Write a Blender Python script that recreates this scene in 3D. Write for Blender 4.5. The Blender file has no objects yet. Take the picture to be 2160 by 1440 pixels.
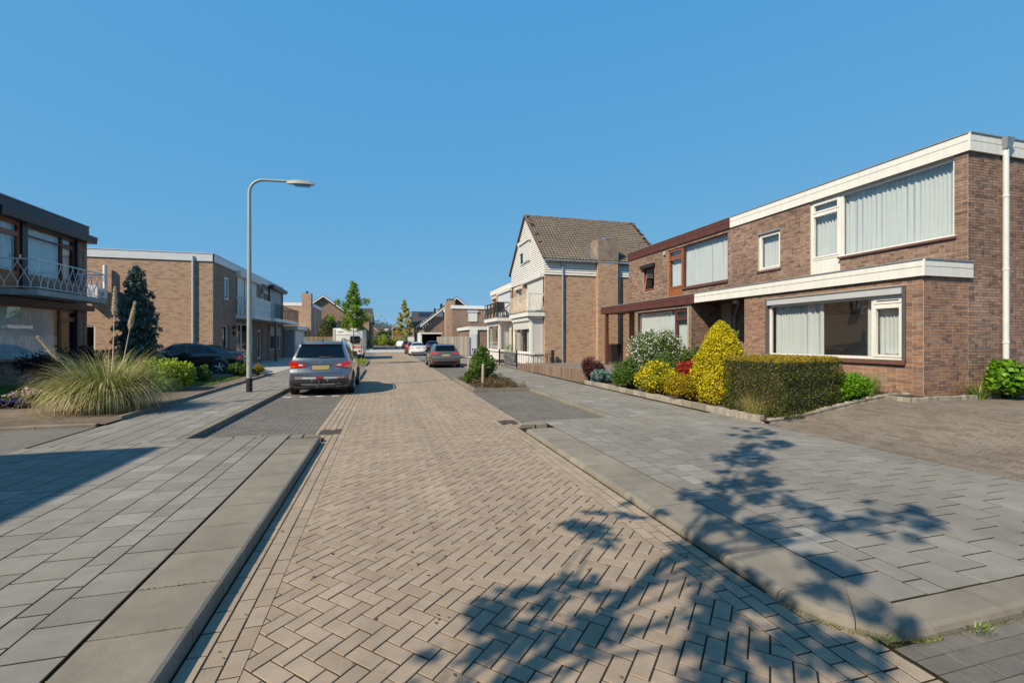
import bpy, math, random
import numpy as np
R = math.radians
random.seed(7); rng = np.random.default_rng(7)
sc = bpy.context.scene
C = sc.collection

# ------------------------------------------------------------------ camera
cam_d = bpy.data.cameras.new('camera'); cam = bpy.data.objects.new('camera', cam_d); C.objects.link(cam)
cam.location = (0, 0, 1.7)
YAW = math.atan(265 / 960)
cam.rotation_euler = (R(90), 0, -YAW)
cam_d.sensor_width = 36; cam_d.lens = 16.0
cam_d.shift_y = -4 / 2160
cam_d.clip_start = 0.05; cam_d.clip_end = 3000
sc.camera = cam

# ------------------------------------------------------------------ sky, sun, exposure
SUN_EL = 42.0
SUN_DIR = (0.867, 0.498)                       # horizontal direction the light travels in
w = bpy.data.worlds.new('World'); sc.world = w; w.use_nodes = True
wn = w.node_tree; wn.nodes.clear()
sky = wn.nodes.new('ShaderNodeTexSky'); sky.sky_type = 'NISHITA'; sky.sun_disc = False
sky.sun_elevation = R(SUN_EL)
sky.sun_rotation = math.atan2(-SUN_DIR[0], -SUN_DIR[1]) % (2 * math.pi)
sky.air_density = 1.0; sky.dust_density = 0.35; sky.ozone_density = 2.6; sky.altitude = 0
# the camera's rendering of a clear blue sky: one curve per channel, the same over the whole dome
sep = wn.nodes.new('ShaderNodeSeparateColor'); com = wn.nodes.new('ShaderNodeCombineColor'); wn.links.new(sky.outputs[0], sep.inputs[0])
for i, (gain, gam) in enumerate(((0.56, 0.52), (1.80, 0.22), (3.72, 0.05))):
    pw = wn.nodes.new('ShaderNodeMath'); pw.operation = 'POWER'; pw.inputs[1].default_value = gam; wn.links.new(sep.outputs[i], pw.inputs[0])
    ml = wn.nodes.new('ShaderNodeMath'); ml.operation = 'MULTIPLY'; ml.inputs[1].default_value = gain; wn.links.new(pw.outputs[0], ml.inputs[0]); wn.links.new(ml.outputs[0], com.inputs[i])
# a few small fair weather clouds low in the sky
tc = wn.nodes.new('ShaderNodeTexCoord'); mp = wn.nodes.new('ShaderNodeMapping'); mp.inputs['Scale'].default_value = (7, 7, 24); mp.inputs['Location'].default_value = (3.1, 1.7, .4); wn.links.new(tc.outputs['Generated'], mp.inputs[0])
nz = wn.nodes.new('ShaderNodeTexNoise'); nz.inputs['Scale'].default_value = 1.0; nz.inputs['Detail'].default_value = 6; nz.inputs['Roughness'].default_value = 0.62; wn.links.new(mp.outputs[0], nz.inputs['Vector'])
def wmap(src, a, b, c, d):
    k = wn.nodes.new('ShaderNodeMapRange'); k.interpolation_type = 'SMOOTHSTEP'; wn.links.new(src, k.inputs[0])
    for i, v in enumerate((a, b, c, d)): k.inputs[i + 1].default_value = v
    return k.outputs[0]
sz = wn.nodes.new('ShaderNodeSeparateXYZ'); wn.links.new(tc.outputs['Generated'], sz.inputs[0])
cl = wmap(nz.outputs['Fac'], .665, .80, 0, .35)
for a, b, c, d in ((.04, .09, 0, 1), (.17, .27, 1, 0)):
    mm = wn.nodes.new('ShaderNodeMath'); mm.operation = 'MULTIPLY'; wn.links.new(cl, mm.inputs[0]); wn.links.new(wmap(sz.outputs[2], a, b, c, d), mm.inputs[1]); cl = mm.outputs[0]
cm = wn.nodes.new('ShaderNodeMix'); cm.data_type = 'RGBA'; wn.links.new(cl, cm.inputs[0]); wn.links.new(com.outputs[0], cm.inputs[6]); cm.inputs[7].default_value = (4.0, 4.2, 4.6, 1)
bg = wn.nodes.new('ShaderNodeBackground'); bg.inputs['Strength'].default_value = 0.125
wo = wn.nodes.new('ShaderNodeOutputWorld')
wn.links.new(cm.outputs[2], bg.inputs[0]); wn.links.new(bg.outputs[0], wo.inputs[0])
sd = bpy.data.lights.new('sun', 'SUN'); sun = bpy.data.objects.new('sun', sd); C.objects.link(sun)
sd.energy = 5.0; sd.angle = R(0.53); sd.color = (1.0, 0.85, 0.64)
sun.location = (-20, -12, 30)
_ce = math.cos(R(SUN_EL))
from mathutils import Vector, Matrix
sun.rotation_euler = Vector((SUN_DIR[0] * _ce, SUN_DIR[1] * _ce, -math.sin(R(SUN_EL)))).to_track_quat('-Z', 'Y').to_euler()
sc.view_settings.view_transform = 'Standard'; sc.view_settings.look = 'None'
sc.view_settings.exposure = 0.45; sc.view_settings.gamma = 1.0; sc.view_settings.use_curve_mapping = False
sc.render.engine = 'CYCLES'
sc.cycles.max_bounces = 8; sc.cycles.transparent_max_bounces = 16

# ------------------------------------------------------------------ materials
M = {}
def nodes(name):
    m = bpy.data.materials.new(name); m.use_nodes = True
    nt = m.node_tree; nt.nodes.clear()
    out = nt.nodes.new('ShaderNodeOutputMaterial')
    return m, nt, out
def N(nt, typ, **kw):
    n = nt.nodes.new(typ)
    for k, v in kw.items(): setattr(n, k, v)
    return n
def mathn(nt, op, a, b=None):
    n = nt.nodes.new('ShaderNodeMath'); n.operation = op
    for i, v in enumerate((a, b)):
        if v is None: continue
        if isinstance(v, (int, float)): n.inputs[i].default_value = v
        else: nt.links.new(v, n.inputs[i])
    return n.outputs[0]
def ramp(nt, fac, stops):
    r = nt.nodes.new('ShaderNodeValToRGB'); e = r.color_ramp.elements
    while len(e) < len(stops): e.new(0.5)
    for i, (p, c) in enumerate(stops):
        e[i].position = p; e[i].color = (*c, 1) if len(c) == 3 else c
    nt.links.new(fac, r.inputs[0]); return r.outputs[0]
def noise(nt, scale, detail=4, rough=0.55, vec=None):
    n = nt.nodes.new('ShaderNodeTexNoise'); n.inputs['Scale'].default_value = scale
    n.inputs['Detail'].default_value = detail; n.inputs['Roughness'].default_value = rough
    if vec is None:
        g = nt.nodes.new('ShaderNodeNewGeometry'); vec = g.outputs['Position']
    nt.links.new(vec, n.inputs['Vector']); return n.outputs['Fac']
def island(nt):
    g = nt.nodes.new('ShaderNodeNewGeometry'); o = nt.nodes.new('ShaderNodeObjectInfo')
    return mathn(nt, 'FRACT', mathn(nt, 'ADD', g.outputs['Random Per Island'], o.outputs['Random']))
def mixc(nt, fac, a, b, mode='MIX'):
    n = nt.nodes.new('ShaderNodeMix'); n.data_type = 'RGBA'; n.blend_type = mode
    for sock, v in ((n.inputs[0], fac), (n.inputs[6], a), (n.inputs[7], b)):
        if isinstance(v, (int, float)): sock.default_value = v
        elif isinstance(v, tuple): sock.default_value = (*v[:3], 1)
        else: nt.links.new(v, sock)
    return n.outputs[2]
def pm(name, col, rough=0.6, var=0.12, scale=6.0, bump=0.0, bscale=60.0, metal=0.0, isl=0.0, spec=0.5, coat=0.0, big=0.0, streak=0.0, smap=(1.9, .13, 1), stops=None, emit=None, dist=0.002, speck=0.0):
    m, nt, out = nodes(name)
    b = nt.nodes.new('ShaderNodeBsdfPrincipled')
    if stops: c = ramp(nt, island(nt), stops)
    else: c = None
    f = noise(nt, scale)
    lo = 1 - var; hi = 1 + var
    k = nt.nodes.new('ShaderNodeMapRange'); nt.links.new(f, k.inputs[0])
    k.inputs[1].default_value = 0.25; k.inputs[2].default_value = 0.75; k.inputs[3].default_value = lo; k.inputs[4].default_value = hi
    val = k.outputs[0]
    if isl:
        r = island(nt); val = mathn(nt, 'MULTIPLY', val, mathn(nt, 'ADD', mathn(nt, 'MULTIPLY', r, 2 * isl), 1 - isl))
    if big:
        g = noise(nt, 0.55, 5, 0.6); k2 = nt.nodes.new('ShaderNodeMapRange'); nt.links.new(g, k2.inputs[0])
        k2.inputs[1].default_value = 0.3; k2.inputs[2].default_value = 0.7; k2.inputs[3].default_value = 1 - big; k2.inputs[4].default_value = 1 + big
        val = mathn(nt, 'MULTIPLY', val, k2.outputs[0])
    if streak:
        g_ = nt.nodes.new('ShaderNodeNewGeometry'); mp_ = nt.nodes.new('ShaderNodeMapping'); mp_.inputs['Scale'].default_value = smap; nt.links.new(g_.outputs['Position'], mp_.inputs[0])
        s_ = noise(nt, 1.0, 5, 0.62, mp_.outputs[0]); k4 = nt.nodes.new('ShaderNodeMapRange'); nt.links.new(s_, k4.inputs[0])
        k4.inputs[1].default_value = 0.3; k4.inputs[2].default_value = 0.7; k4.inputs[3].default_value = 1 - streak; k4.inputs[4].default_value = 1 + streak
        val = mathn(nt, 'MULTIPLY', val, k4.outputs[0])
    if speck:
        sp_ = noise(nt, 210, 3, 0.7); k3 = nt.nodes.new('ShaderNodeMapRange'); nt.links.new(sp_, k3.inputs[0])
        k3.inputs[1].default_value = 0.3; k3.inputs[2].default_value = 0.7; k3.inputs[3].default_value = 1 - speck; k3.inputs[4].default_value = 1 + speck
        val = mathn(nt, 'MULTIPLY', val, k3.outputs[0])
    mul = nt.nodes.new('ShaderNodeVectorMath'); mul.operation = 'SCALE'
    if c is not None: nt.links.new(c, mul.inputs[0])
    else: mul.inputs[0].default_value = col
    nt.links.new(val, mul.inputs['Scale'])
    nt.links.new(mul.outputs[0], b.inputs['Base Color'])
    b.inputs['Roughness'].default_value = rough; b.inputs['Metallic'].default_value = metal
    b.inputs['Specular IOR Level'].default_value = spec
    if coat: b.inputs['Coat Weight'].default_value = coat; b.inputs['Coat Roughness'].default_value = 0.04
    if bump:
        bn = noise(nt, bscale, 5, 0.65); bp = nt.nodes.new('ShaderNodeBump'); bp.inputs['Strength'].default_value = bump; bp.inputs['Distance'].default_value = dist
        nt.links.new(bn, bp.inputs['Height']); nt.links.new(bp.outputs[0], b.inputs['Normal'])
    if emit: b.inputs['Emission Color'].default_value = (*emit[:3], 1); b.inputs['Emission Strength'].default_value = emit[3]
    nt.links.new(b.outputs[0], out.inputs[0]); M[name] = m; return m
def glassm(name, tint, refl=0.06, rough=0.0, power=5.0, grime=0.0):
    m, nt, out = nodes(name)
    t = nt.nodes.new('ShaderNodeBsdfTransparent'); t.inputs[0].default_value = (*tint, 1)
    g = nt.nodes.new('ShaderNodeBsdfGlossy'); g.inputs['Roughness'].default_value = rough
    lw = nt.nodes.new('ShaderNodeLayerWeight'); lw.inputs[0].default_value = 0.5
    f = mathn(nt, 'ADD', mathn(nt, 'MULTIPLY', mathn(nt, 'POWER', lw.outputs['Facing'], power), 1 - refl), refl)
    mx = nt.nodes.new('ShaderNodeMixShader'); nt.links.new(f, mx.inputs[0]); nt.links.new(t.outputs[0], mx.inputs[1]); nt.links.new(g.outputs[0], mx.inputs[2])
    # slightly uneven float glass
    bn = noise(nt, 1.3, 1); bp = nt.nodes.new('ShaderNodeBump'); bp.inputs['Strength'].default_value = 0.25; bp.inputs['Distance'].default_value = 0.01
    nt.links.new(bn, bp.inputs['Height']); nt.links.new(bp.outputs[0], g.inputs['Normal'])
    nt.links.new(mx.outputs[0], out.inputs[0]); M[name] = m; return m
def leafm(name, stops, transl=0.3, rough=0.5):
    m, nt, out = nodes(name)
    c = ramp(nt, island(nt), stops)
    f = noise(nt, 2.5, 3); c2 = mixc(nt, mathn(nt, 'MULTIPLY', f, 0.35), c, (0.5, 0.5, 0.5), 'MULTIPLY')
    hs = nt.nodes.new('ShaderNodeHueSaturation'); hs.inputs['Saturation'].default_value = 1.08; hs.inputs['Value'].default_value = 1.36; nt.links.new(c2, hs.inputs['Color']); c2 = hs.outputs[0]
    b = nt.nodes.new('ShaderNodeBsdfPrincipled'); nt.links.new(c2, b.inputs['Base Color']); b.inputs['Roughness'].default_value = rough
    b.inputs['Specular IOR Level'].default_value = 0.35
    t = nt.nodes.new('ShaderNodeBsdfTranslucent'); nt.links.new(c2, t.inputs[0])
    mx = nt.nodes.new('ShaderNodeMixShader'); mx.inputs[0].default_value = transl
    nt.links.new(b.outputs[0], mx.inputs[1]); nt.links.new(t.outputs[0], mx.inputs[2]); nt.links.new(mx.outputs[0], out.inputs[0])
    M[name] = m; return m
def brickm(name, cols, mortar, sx=0.22, sy=0.0625, var=0.35):
    """brick bond for walls too far off to pick the bricks apart: uses wall coordinates along x or y, whichever the wall runs in"""
    m, nt, out = nodes(name)
    g = nt.nodes.new('ShaderNodeNewGeometry'); sp = nt.nodes.new('ShaderNodeSeparateXYZ'); nt.links.new(g.outputs['Position'], sp.inputs[0])
    sn = nt.nodes.new('ShaderNodeSeparateXYZ'); nt.links.new(g.outputs['True Normal'], sn.inputs[0])
    ax = mathn(nt, 'ABSOLUTE', sn.outputs[0]); isx = mathn(nt, 'GREATER_THAN', ax, 0.5)
    u = mathn(nt, 'ADD', mathn(nt, 'MULTIPLY', sp.outputs[1], isx), mathn(nt, 'MULTIPLY', sp.outputs[0], mathn(nt, 'SUBTRACT', 1.0, isx)))
    cb = nt.nodes.new('ShaderNodeCombineXYZ'); nt.links.new(u, cb.inputs[0]); nt.links.new(sp.outputs[2], cb.inputs[1])
    bt = nt.nodes.new('ShaderNodeTexBrick'); nt.links.new(cb.outputs[0], bt.inputs['Vector'])
    bt.inputs['Scale'].default_value = 1.0; bt.inputs['Brick Width'].default_value = sx; bt.inputs['Row Height'].default_value = sy
    bt.inputs['Mortar Size'].default_value = 0.005; bt.inputs['Mortar Smooth'].default_value = 0.2; bt.inputs['Bias'].default_value = 0.0
    bt.inputs['Color1'].default_value = (0, 0, 0, 1); bt.inputs['Color2'].default_value = (1, 1, 1, 1); bt.inputs['Mortar'].default_value = (0.5, 0.5, 0.5, 1)
    col = ramp(nt, bt.outputs['Color'], cols)
    wr = noise(nt, 9.0, 4, 0.7); col = mixc(nt, mathn(nt, 'MULTIPLY', wr, 0.5), col, mixc(nt, 1.0, col, (0.6, 0.6, 0.62), 'MULTIPLY'))
    big = noise(nt, 0.5, 4, 0.6); col = mixc(nt, mathn(nt, 'MULTIPLY', big, var), col, mixc(nt, 1.0, col, (0.55, 0.52, 0.5), 'MULTIPLY'))
    col = mixc(nt, bt.outputs['Fac'], col, mortar)
    b = nt.nodes.new('ShaderNodeBsdfPrincipled'); nt.links.new(col, b.inputs['Base Color']); b.inputs['Roughness'].default_value = 0.88; b.inputs['Specular IOR Level'].default_value = 0.25
    hgt = mathn(nt, 'SUBTRACT', mathn(nt, 'MULTIPLY', wr, 0.4), bt.outputs['Fac'])
    bp = nt.nodes.new('ShaderNodeBump'); bp.inputs['Strength'].default_value = 0.8; bp.inputs['Distance'].default_value = 0.008
    nt.links.new(hgt, bp.inputs['Height']); nt.links.new(bp.outputs[0], b.inputs['Normal']); nt.links.new(b.outputs[0], out.inputs[0]); M[name] = m; return m

BR = [(0.0, (.115, .077, .063)), (0.16, (.175, .111, .086)), (0.4, (.215, .138, .105)), (0.62, (.24, .154, .114)), (0.82, (.27, .188, .143)), (1.0, (.165, .118, .10))]
BRX = [(0.0, (.145, .09, .07)), (0.2, (.22, .128, .095)), (0.5, (.262, .156, .11)), (0.75, (.30, .168, .104)), (1.0, (.235, .166, .13))]
pm('house_brick', None, 0.86, 0.22, 14, 0.5, 90, stops=BR, spec=0.25, big=0.24, dist=0.003, streak=.12, smap=(2.5, 2.5, .35))
pm('warm_brick', None, 0.86, 0.22, 14, 0.5, 90, stops=BRX, spec=0.25, big=0.24, dist=0.003, streak=.12, smap=(2.5, 2.5, .35))
pm('mortar', (.37, .32, .27), 0.95, 0.15, 20, 0.5, 120, spec=0.2, big=0.15)
BT = [(0.0, (.27, .17, .118)), (0.3, (.42, .272, .182)), (0.7, (.50, .328, .22)), (1.0, (.45, .32, .235))]
brickm('tan_brick_wall', BT, (.46, .36, .28))
brickm('brown_brick_wall', [(0.0, (.15, .097, .078)), (0.35, (.245, .16, .12)), (0.7, (.30, .20, .15)), (1.0, (.26, .19, .155))], (.36, .30, .25))
brickm('red_brick_wall', [(0.0, (.22, .07, .045)), (0.5, (.32, .11, .07)), (1.0, (.28, .12, .085))], (.33, .22, .17))
pm('road_brick', None, 0.9, 0.12, 7, bump=0.7, bscale=160, streak=.11, spec=0.2, speck=.22, big=0.10, dist=0.0025,
   stops=[(0, (.238, .187, .142)), (0.35, (.262, .207, .157)), (0.7, (.282, .225, .172)), (1, (.252, .202, .158))])
pm('gutter_brick', None, 0.9, 0.12, 7, 0.7, 160, spec=0.2, speck=.22, big=0.10, dist=0.0025,
   stops=[(0, (.245, .195, .148)), (0.5, (.272, .217, .166)), (1, (.292, .236, .182))])
pm('bay_brick', None, 0.92, 0.16, 9, 0.7, 160, spec=0.2, speck=.25, big=0.12, dist=0.0025,
   stops=[(0, (.112, .104, .094)), (0.5, (.126, .117, .106)), (1, (.14, .13, .118))])
pm('drive_brick', None, 0.93, 0.28, 45, 0.9, 110, spec=0.15, speck=.4, big=0.14, dist=0.006,
   stops=[(0, (.135, .112, .09)), (0.4, (.165, .138, .112)), (0.75, (.185, .155, .127)), (1, (.17, .148, .127))])
pm('grey_tile', None, 0.9, 0.12, 6, 0.6, 150, streak=.06, spec=0.2, speck=.16, big=0.12, dist=0.002,
   stops=[(0, (.172, .162, .144)), (0.45, (.190, .180, .160)), (0.95, (.204, .194, .174)), (1, (.235, .228, .21))])
pm('kerb_concrete', (.188, .170, .140), 0.92, 0.16, 5, 0.7, 140, isl=0.08, spec=0.2, speck=.2, big=0.15, dist=0.003)
pm('joint_sand', (.024, .020, .011), 0.97, 0.35, 30, 0.6, 120, spec=0.1, big=0.25)
pm('joint_dark', (.062, .057, .05), 0.97, 0.35, 30, 0.6, 120, spec=0.1)
pm('soil', (.16, .128, .098), 0.97, 0.35, 9, 0.9, 45, spec=0.1, big=0.25, dist=0.02)
pm('dark_soil', (.085, .068, .052), 0.97, 0.35, 9, 0.9, 45, spec=0.1, big=0.25, dist=0.02)
pm('far_ground', (.13, .12, .08), 0.95, 0.3, 0.3, spec=0.1)
pm('asphalt', (.15, .145, .138), 0.92, 0.15, 20, 0.5, 120, spec=0.25, big=0.12)
pm('pale_paving', (.33, .315, .29), 0.9, 0.12, 5, 0.3, 60, spec=0.25, big=0.12)
pm('lawn', (.05, .085, .022), 0.95, 0.4, 12, 0.8, 80, spec=0.15, big=0.3, dist=0.02)
pm('road_paint', (.72, .71, .67), 0.75, 0.12, 30)
pm('white_trim', (.635, .635, .605), 0.5, 0.035, 3, spec=0.35, streak=.07, smap=(9, 9, .8))
pm('pure_white', (.66, .67, .67), 0.4, 0.03, 3, spec=0.45)
pm('pale_grey_trim', (.56, .59, .62), 0.5, 0.05, 3)
pm('shutter_white', (.56, .56, .54), 0.5, 0.04, 3)
pm('shutter_grey', (.22, .25, .28), 0.5, 0.06, 3)
pm('brown_trim', (.090, .033, .027), 0.55, 0.15, 4, spec=0.35, streak=.15, smap=(6, 6, .8))
pm('black_trim', (.022, .020, .026), 0.45, 0.1, 4)
pm('grey_trim', (.085, .08, .085), 0.45, 0.1, 4)
pm('wood_frame', (.26, .088, .030), 0.4, 0.3, 9, spec=0.45)
pm('dark_wood_frame', (.10, .032, .020), 0.42, 0.25, 9, spec=0.45)
pm('zinc', (.30, .33, .36), 0.5, 0.18, 6, metal=0.55)
pm('lead', (.20, .215, .24), 0.6, 0.2, 5, spec=0.4)
pm('bitumen', (.05, .05, .052), 0.9, 0.2, 3)
pm('pvc_grey', (.40, .42, .44), 0.45, 0.07, 3)
pm('pipe_white', (.55, .57, .59), 0.45, 0.07, 3)
pm('sill_tile', (.13, .065, .05), 0.5, 0.2, 15)
pm('concrete', (.34, .335, .32), 0.85, 0.15, 4, 0.4, 60, big=0.15)
pm('render_cream', (.60, .57, .50), 0.85, 0.1, 5, big=0.1)
pm('roof_tile', None, 0.85, 0.18, 10, 0.5, 60, spec=0.2, big=0.10, stops=[(0, (.125, .104, .085)), (0.5, (.142, .119, .098)), (1, (.158, .134, .11))])
pm('dark_roof', (.045, .042, .044), 0.7, 0.2, 4, 0.3, 40)
pm('lichen', (.42, .29, .07), 0.95, 0.4, 20, 0.6, 60)
pm('solar', (.012, .015, .03), 0.15, 0.1, 5)
pm('chimney_render', (.21, .165, .13), 0.9, 0.35, 4, 0.5, 60, big=0.2)
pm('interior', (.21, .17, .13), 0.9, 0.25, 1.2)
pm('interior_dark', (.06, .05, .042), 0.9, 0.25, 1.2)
pm('lamp_post', (.30, .325, .30), 0.5, 0.08, 5, spec=0.5)
pm('black_plastic', (.018, .018, .02), 0.5, 0.15, 10)
pm('dark_plastic', (.045, .045, .048), 0.6, 0.12, 10)
pm('rubber', (.022, .022, .022), 0.85, 0.2, 20)
pm('alloy', (.5, .5, .52), 0.3, 0.05, 5, metal=0.9)
pm('chrome', (.7, .7, .72), 0.15, 0.02, 5, metal=1.0)
pm('suv_paint', (.15, .168, .195), 0.26, 0.03, 5, metal=0.7, coat=1.0)
pm('taupe_paint', (.125, .118, .108), 0.3, 0.03, 5, metal=0.55, coat=1.0)
pm('white_paint', (.80, .80, .79), 0.3, 0.02, 5, coat=1.0)
pm('red_paint', (.19, .012, .016), 0.3, 0.03, 5, metal=0.2, coat=1.0)
pm('black_paint', (.006, .008, .013), 0.15, 0.03, 5, coat=1.0)
pm('navy_paint', (.014, .018, .035), 0.2, 0.03, 5, coat=1.0)
pm('red_lens', (.50, .010, .008), 0.12, 0.05, 10, coat=0.8)
pm('amber_lens', (.62, .14, .012), 0.12, 0.05, 10, coat=0.8)
pm('clear_lens', (.72, .66, .65), 0.1, 0.05, 20, coat=0.8)
pm('plate_yellow', (.34, .25, .085), 0.5, 0.03, 8)
pm('plate_blue', (.02, .07, .40), 0.4, 0.03, 8)
pm('silver_plastic', (.55, .56, .58), 0.4, 0.03, 8)
pm('caravan_white', (.68, .69, .68), 0.35, 0.02, 3, coat=0.3)
pm('caravan_side', (.60, .62, .63), 0.3, 0.04, 3, metal=0.2)
pm('text_grey', (.10, .11, .13), 0.5, 0.02, 3)
pm('wood_grey', None, 0.9, 0.2, 12, 0.5, 40, stops=[(0, (.19, .175, .16)), (0.5, (.28, .26, .235)), (1, (.35, .325, .295))], spec=0.15)
pm('wood_post', (.30, .255, .205), 0.9, 0.25, 12, 0.5, 50, spec=0.15)
pm('wood_tan', None, 0.9, 0.2, 12, stops=[(0, (.26, .19, .11)), (1, (.34, .26, .16))], spec=0.15)
pm('palisade', None, 0.92, 0.3, 14, 0.7, 60, stops=[(0, (.16, .115, .088)), (0.5, (.205, .15, .115)), (1, (.25, .19, .145))], spec=0.15)
pm('edging', None, 0.92, 0.25, 10, 0.6, 60, stops=[(0, (.20, .18, .15)), (0.5, (.27, .245, .205)), (1, (.33, .30, .25))], spec=0.2)
pm('iron_navy', (.015, .02, .04), 0.45, 0.1, 5)
pm('iron_pale', (.66, .68, .70), 0.5, 0.12, 8)
pm('iron_cream', (.60, .53, .43), 0.55, 0.15, 8)
pm('pot_grey', (.30, .30, .29), 0.8, 0.15, 8)
pm('bark', (.105, .08, .058), 0.92, 0.35, 14, 0.8, 40, spec=0.15, dist=0.01)
pm('pale_bark', (.34, .31, .26), 0.9, 0.3, 14, 0.5, 40, spec=0.15)
pm('bowl_white', (.75, .74, .70), 0.3, 0.03, 4)
pm('cable', (.03, .03, .035), 0.6, 0.0, 4)
pm('cast_iron', (.07, .055, .045), 0.8, 0.3, 30, 0.5, 60)
# thin woven curtain: lets part of the light through
def curtainm(name, col):
    m, nt, out = nodes(name)
    d = nt.nodes.new('ShaderNodeBsdfDiffuse'); t = nt.nodes.new('ShaderNodeBsdfTranslucent')
    f = noise(nt, 3.0, 3); c = mixc(nt, f, tuple(x * 0.9 for x in col), col)
    nt.links.new(c, d.inputs[0]); nt.links.new(c, t.inputs[0])
    mx = nt.nodes.new('ShaderNodeMixShader'); mx.inputs[0].default_value = 0.25
    nt.links.new(d.outputs[0], mx.inputs[1]); nt.links.new(t.outputs[0], mx.inputs[2]); nt.links.new(mx.outputs[0], out.inputs[0]); M[name] = m
curtainm('net_curtain', (.665, .715, .725)); curtainm('grey_curtain', (.86, .88, .88))
glassm('glass', (.97, .982, .985), 0.065); glassm('bright_glass', (.92, .96, .97), 0.075, power=5.0)
glassm('car_glass', (.10, .115, .125), 0.06); glassm('lamp_glass', (.8, .8, .8), 0.12)
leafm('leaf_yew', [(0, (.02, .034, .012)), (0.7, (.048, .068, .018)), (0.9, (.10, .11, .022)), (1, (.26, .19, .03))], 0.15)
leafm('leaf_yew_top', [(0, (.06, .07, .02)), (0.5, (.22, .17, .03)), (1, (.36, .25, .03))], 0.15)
leafm('leaf_thuja', [(0, (.10, .12, .012)), (0.3, (.26, .25, .014)), (0.65, (.50, .41, .018)), (1, (.62, .50, .08))], 0.25)
leafm('leaf_green', [(0, (.03, .06, .015)), (0.5, (.065, .12, .025)), (1, (.12, .18, .04))], 0.3)
leafm('leaf_bright', [(0, (.05, .11, .012)), (0.5, (.10, .22, .02)), (1, (.18, .32, .04))], 0.35)
leafm('leaf_lime', [(0, (.10, .16, .02)), (0.5, (.22, .30, .035)), (1, (.36, .42, .07))], 0.35)
leafm('leaf_purple', [(0, (.022, .009, .012)), (0.6, (.055, .016, .020)), (1, (.12, .035, .032))], 0.2)
leafm('leaf_dark_purple', [(0, (.008, .006, .010)), (0.6, (.022, .009, .017)), (1, (.05, .018, .028))], 0.2)
leafm('leaf_blue', [(0, (.055, .10, .095)), (0.5, (.10, .17, .165)), (1, (.18, .27, .26))], 0.15)
leafm('leaf_spruce', [(0, (.03, .05, .048)), (0.5, (.065, .11, .105)), (0.92, (.12, .18, .17)), (1, (.22, .23, .09))], 0.1)
leafm('leaf_spirea', [(0, (.09, .10, .015)), (0.45, (.25, .20, .022)), (0.8, (.42, .25, .03)), (1, (.20, .22, .03))], 0.3)
leafm('leaf_euonymus', [(0, (.06, .10, .02)), (0.35, (.09, .15, .025)), (0.6, (.50, .40, .03)), (1, (.62, .50, .06))], 0.3)
leafm('leaf_red', [(0, (.14, .02, .016)), (0.5, (.30, .045, .03)), (1, (.42, .09, .06))], 0.3)
leafm('petal_white', [(0, (.48, .48, .42)), (1, (.64, .64, .6))], 0.25)
leafm('petal_pink', [(0, (.55, .22, .32)), (0.6, (.70, .45, .52)), (1, (.75, .70, .70))], 0.25)
leafm('petal_violet', [(0, (.08, .06, .20)), (1, (.18, .14, .36))], 0.2)
leafm('blade_pampas', [(0, (.10, .15, .03)), (0.4, (.19, .24, .06)), (0.7, (.34, .33, .15)), (1, (.50, .42, .25))], 0.25)
leafm('blade_pampas_dry', [(0, (.30, .24, .12)), (1, (.52, .44, .28))], 0.25)
leafm('blade_green', [(0, (.05, .10, .02)), (0.6, (.12, .19, .04)), (1, (.30, .28, .12))], 0.25)
leafm('blade_straw', [(0, (.15, .16, .05)), (0.5, (.36, .30, .12)), (1, (.50, .42, .20))], 0.25)
leafm('plume', [(0, (.52, .45, .34)), (1, (.70, .62, .50))], 0.4)
leafm('leaf_brown_cover', [(0, (.055, .04, .022)), (0.5, (.10, .07, .035)), (0.85, (.15, .10, .05)), (1, (.09, .11, .03))], 0.2)
leafm('leaf_maple_street', [(0, (.06, .11, .018)), (0.5, (.15, .25, .035)), (1, (.30, .42, .06))], 0.4)
leafm('leaf_yellow_tree', [(0, (.20, .20, .03)), (0.5, (.38, .34, .07)), (1, (.50, .44, .12))], 0.4)
leafm('leaf_far', [(0, (.035, .06, .02)), (1, (.09, .13, .04))], 0.3)
leafm('moss', [(0, (.06, .085, .012)), (0.6, (.12, .15, .02)), (1, (.20, .18, .05))], 0.2)
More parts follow.
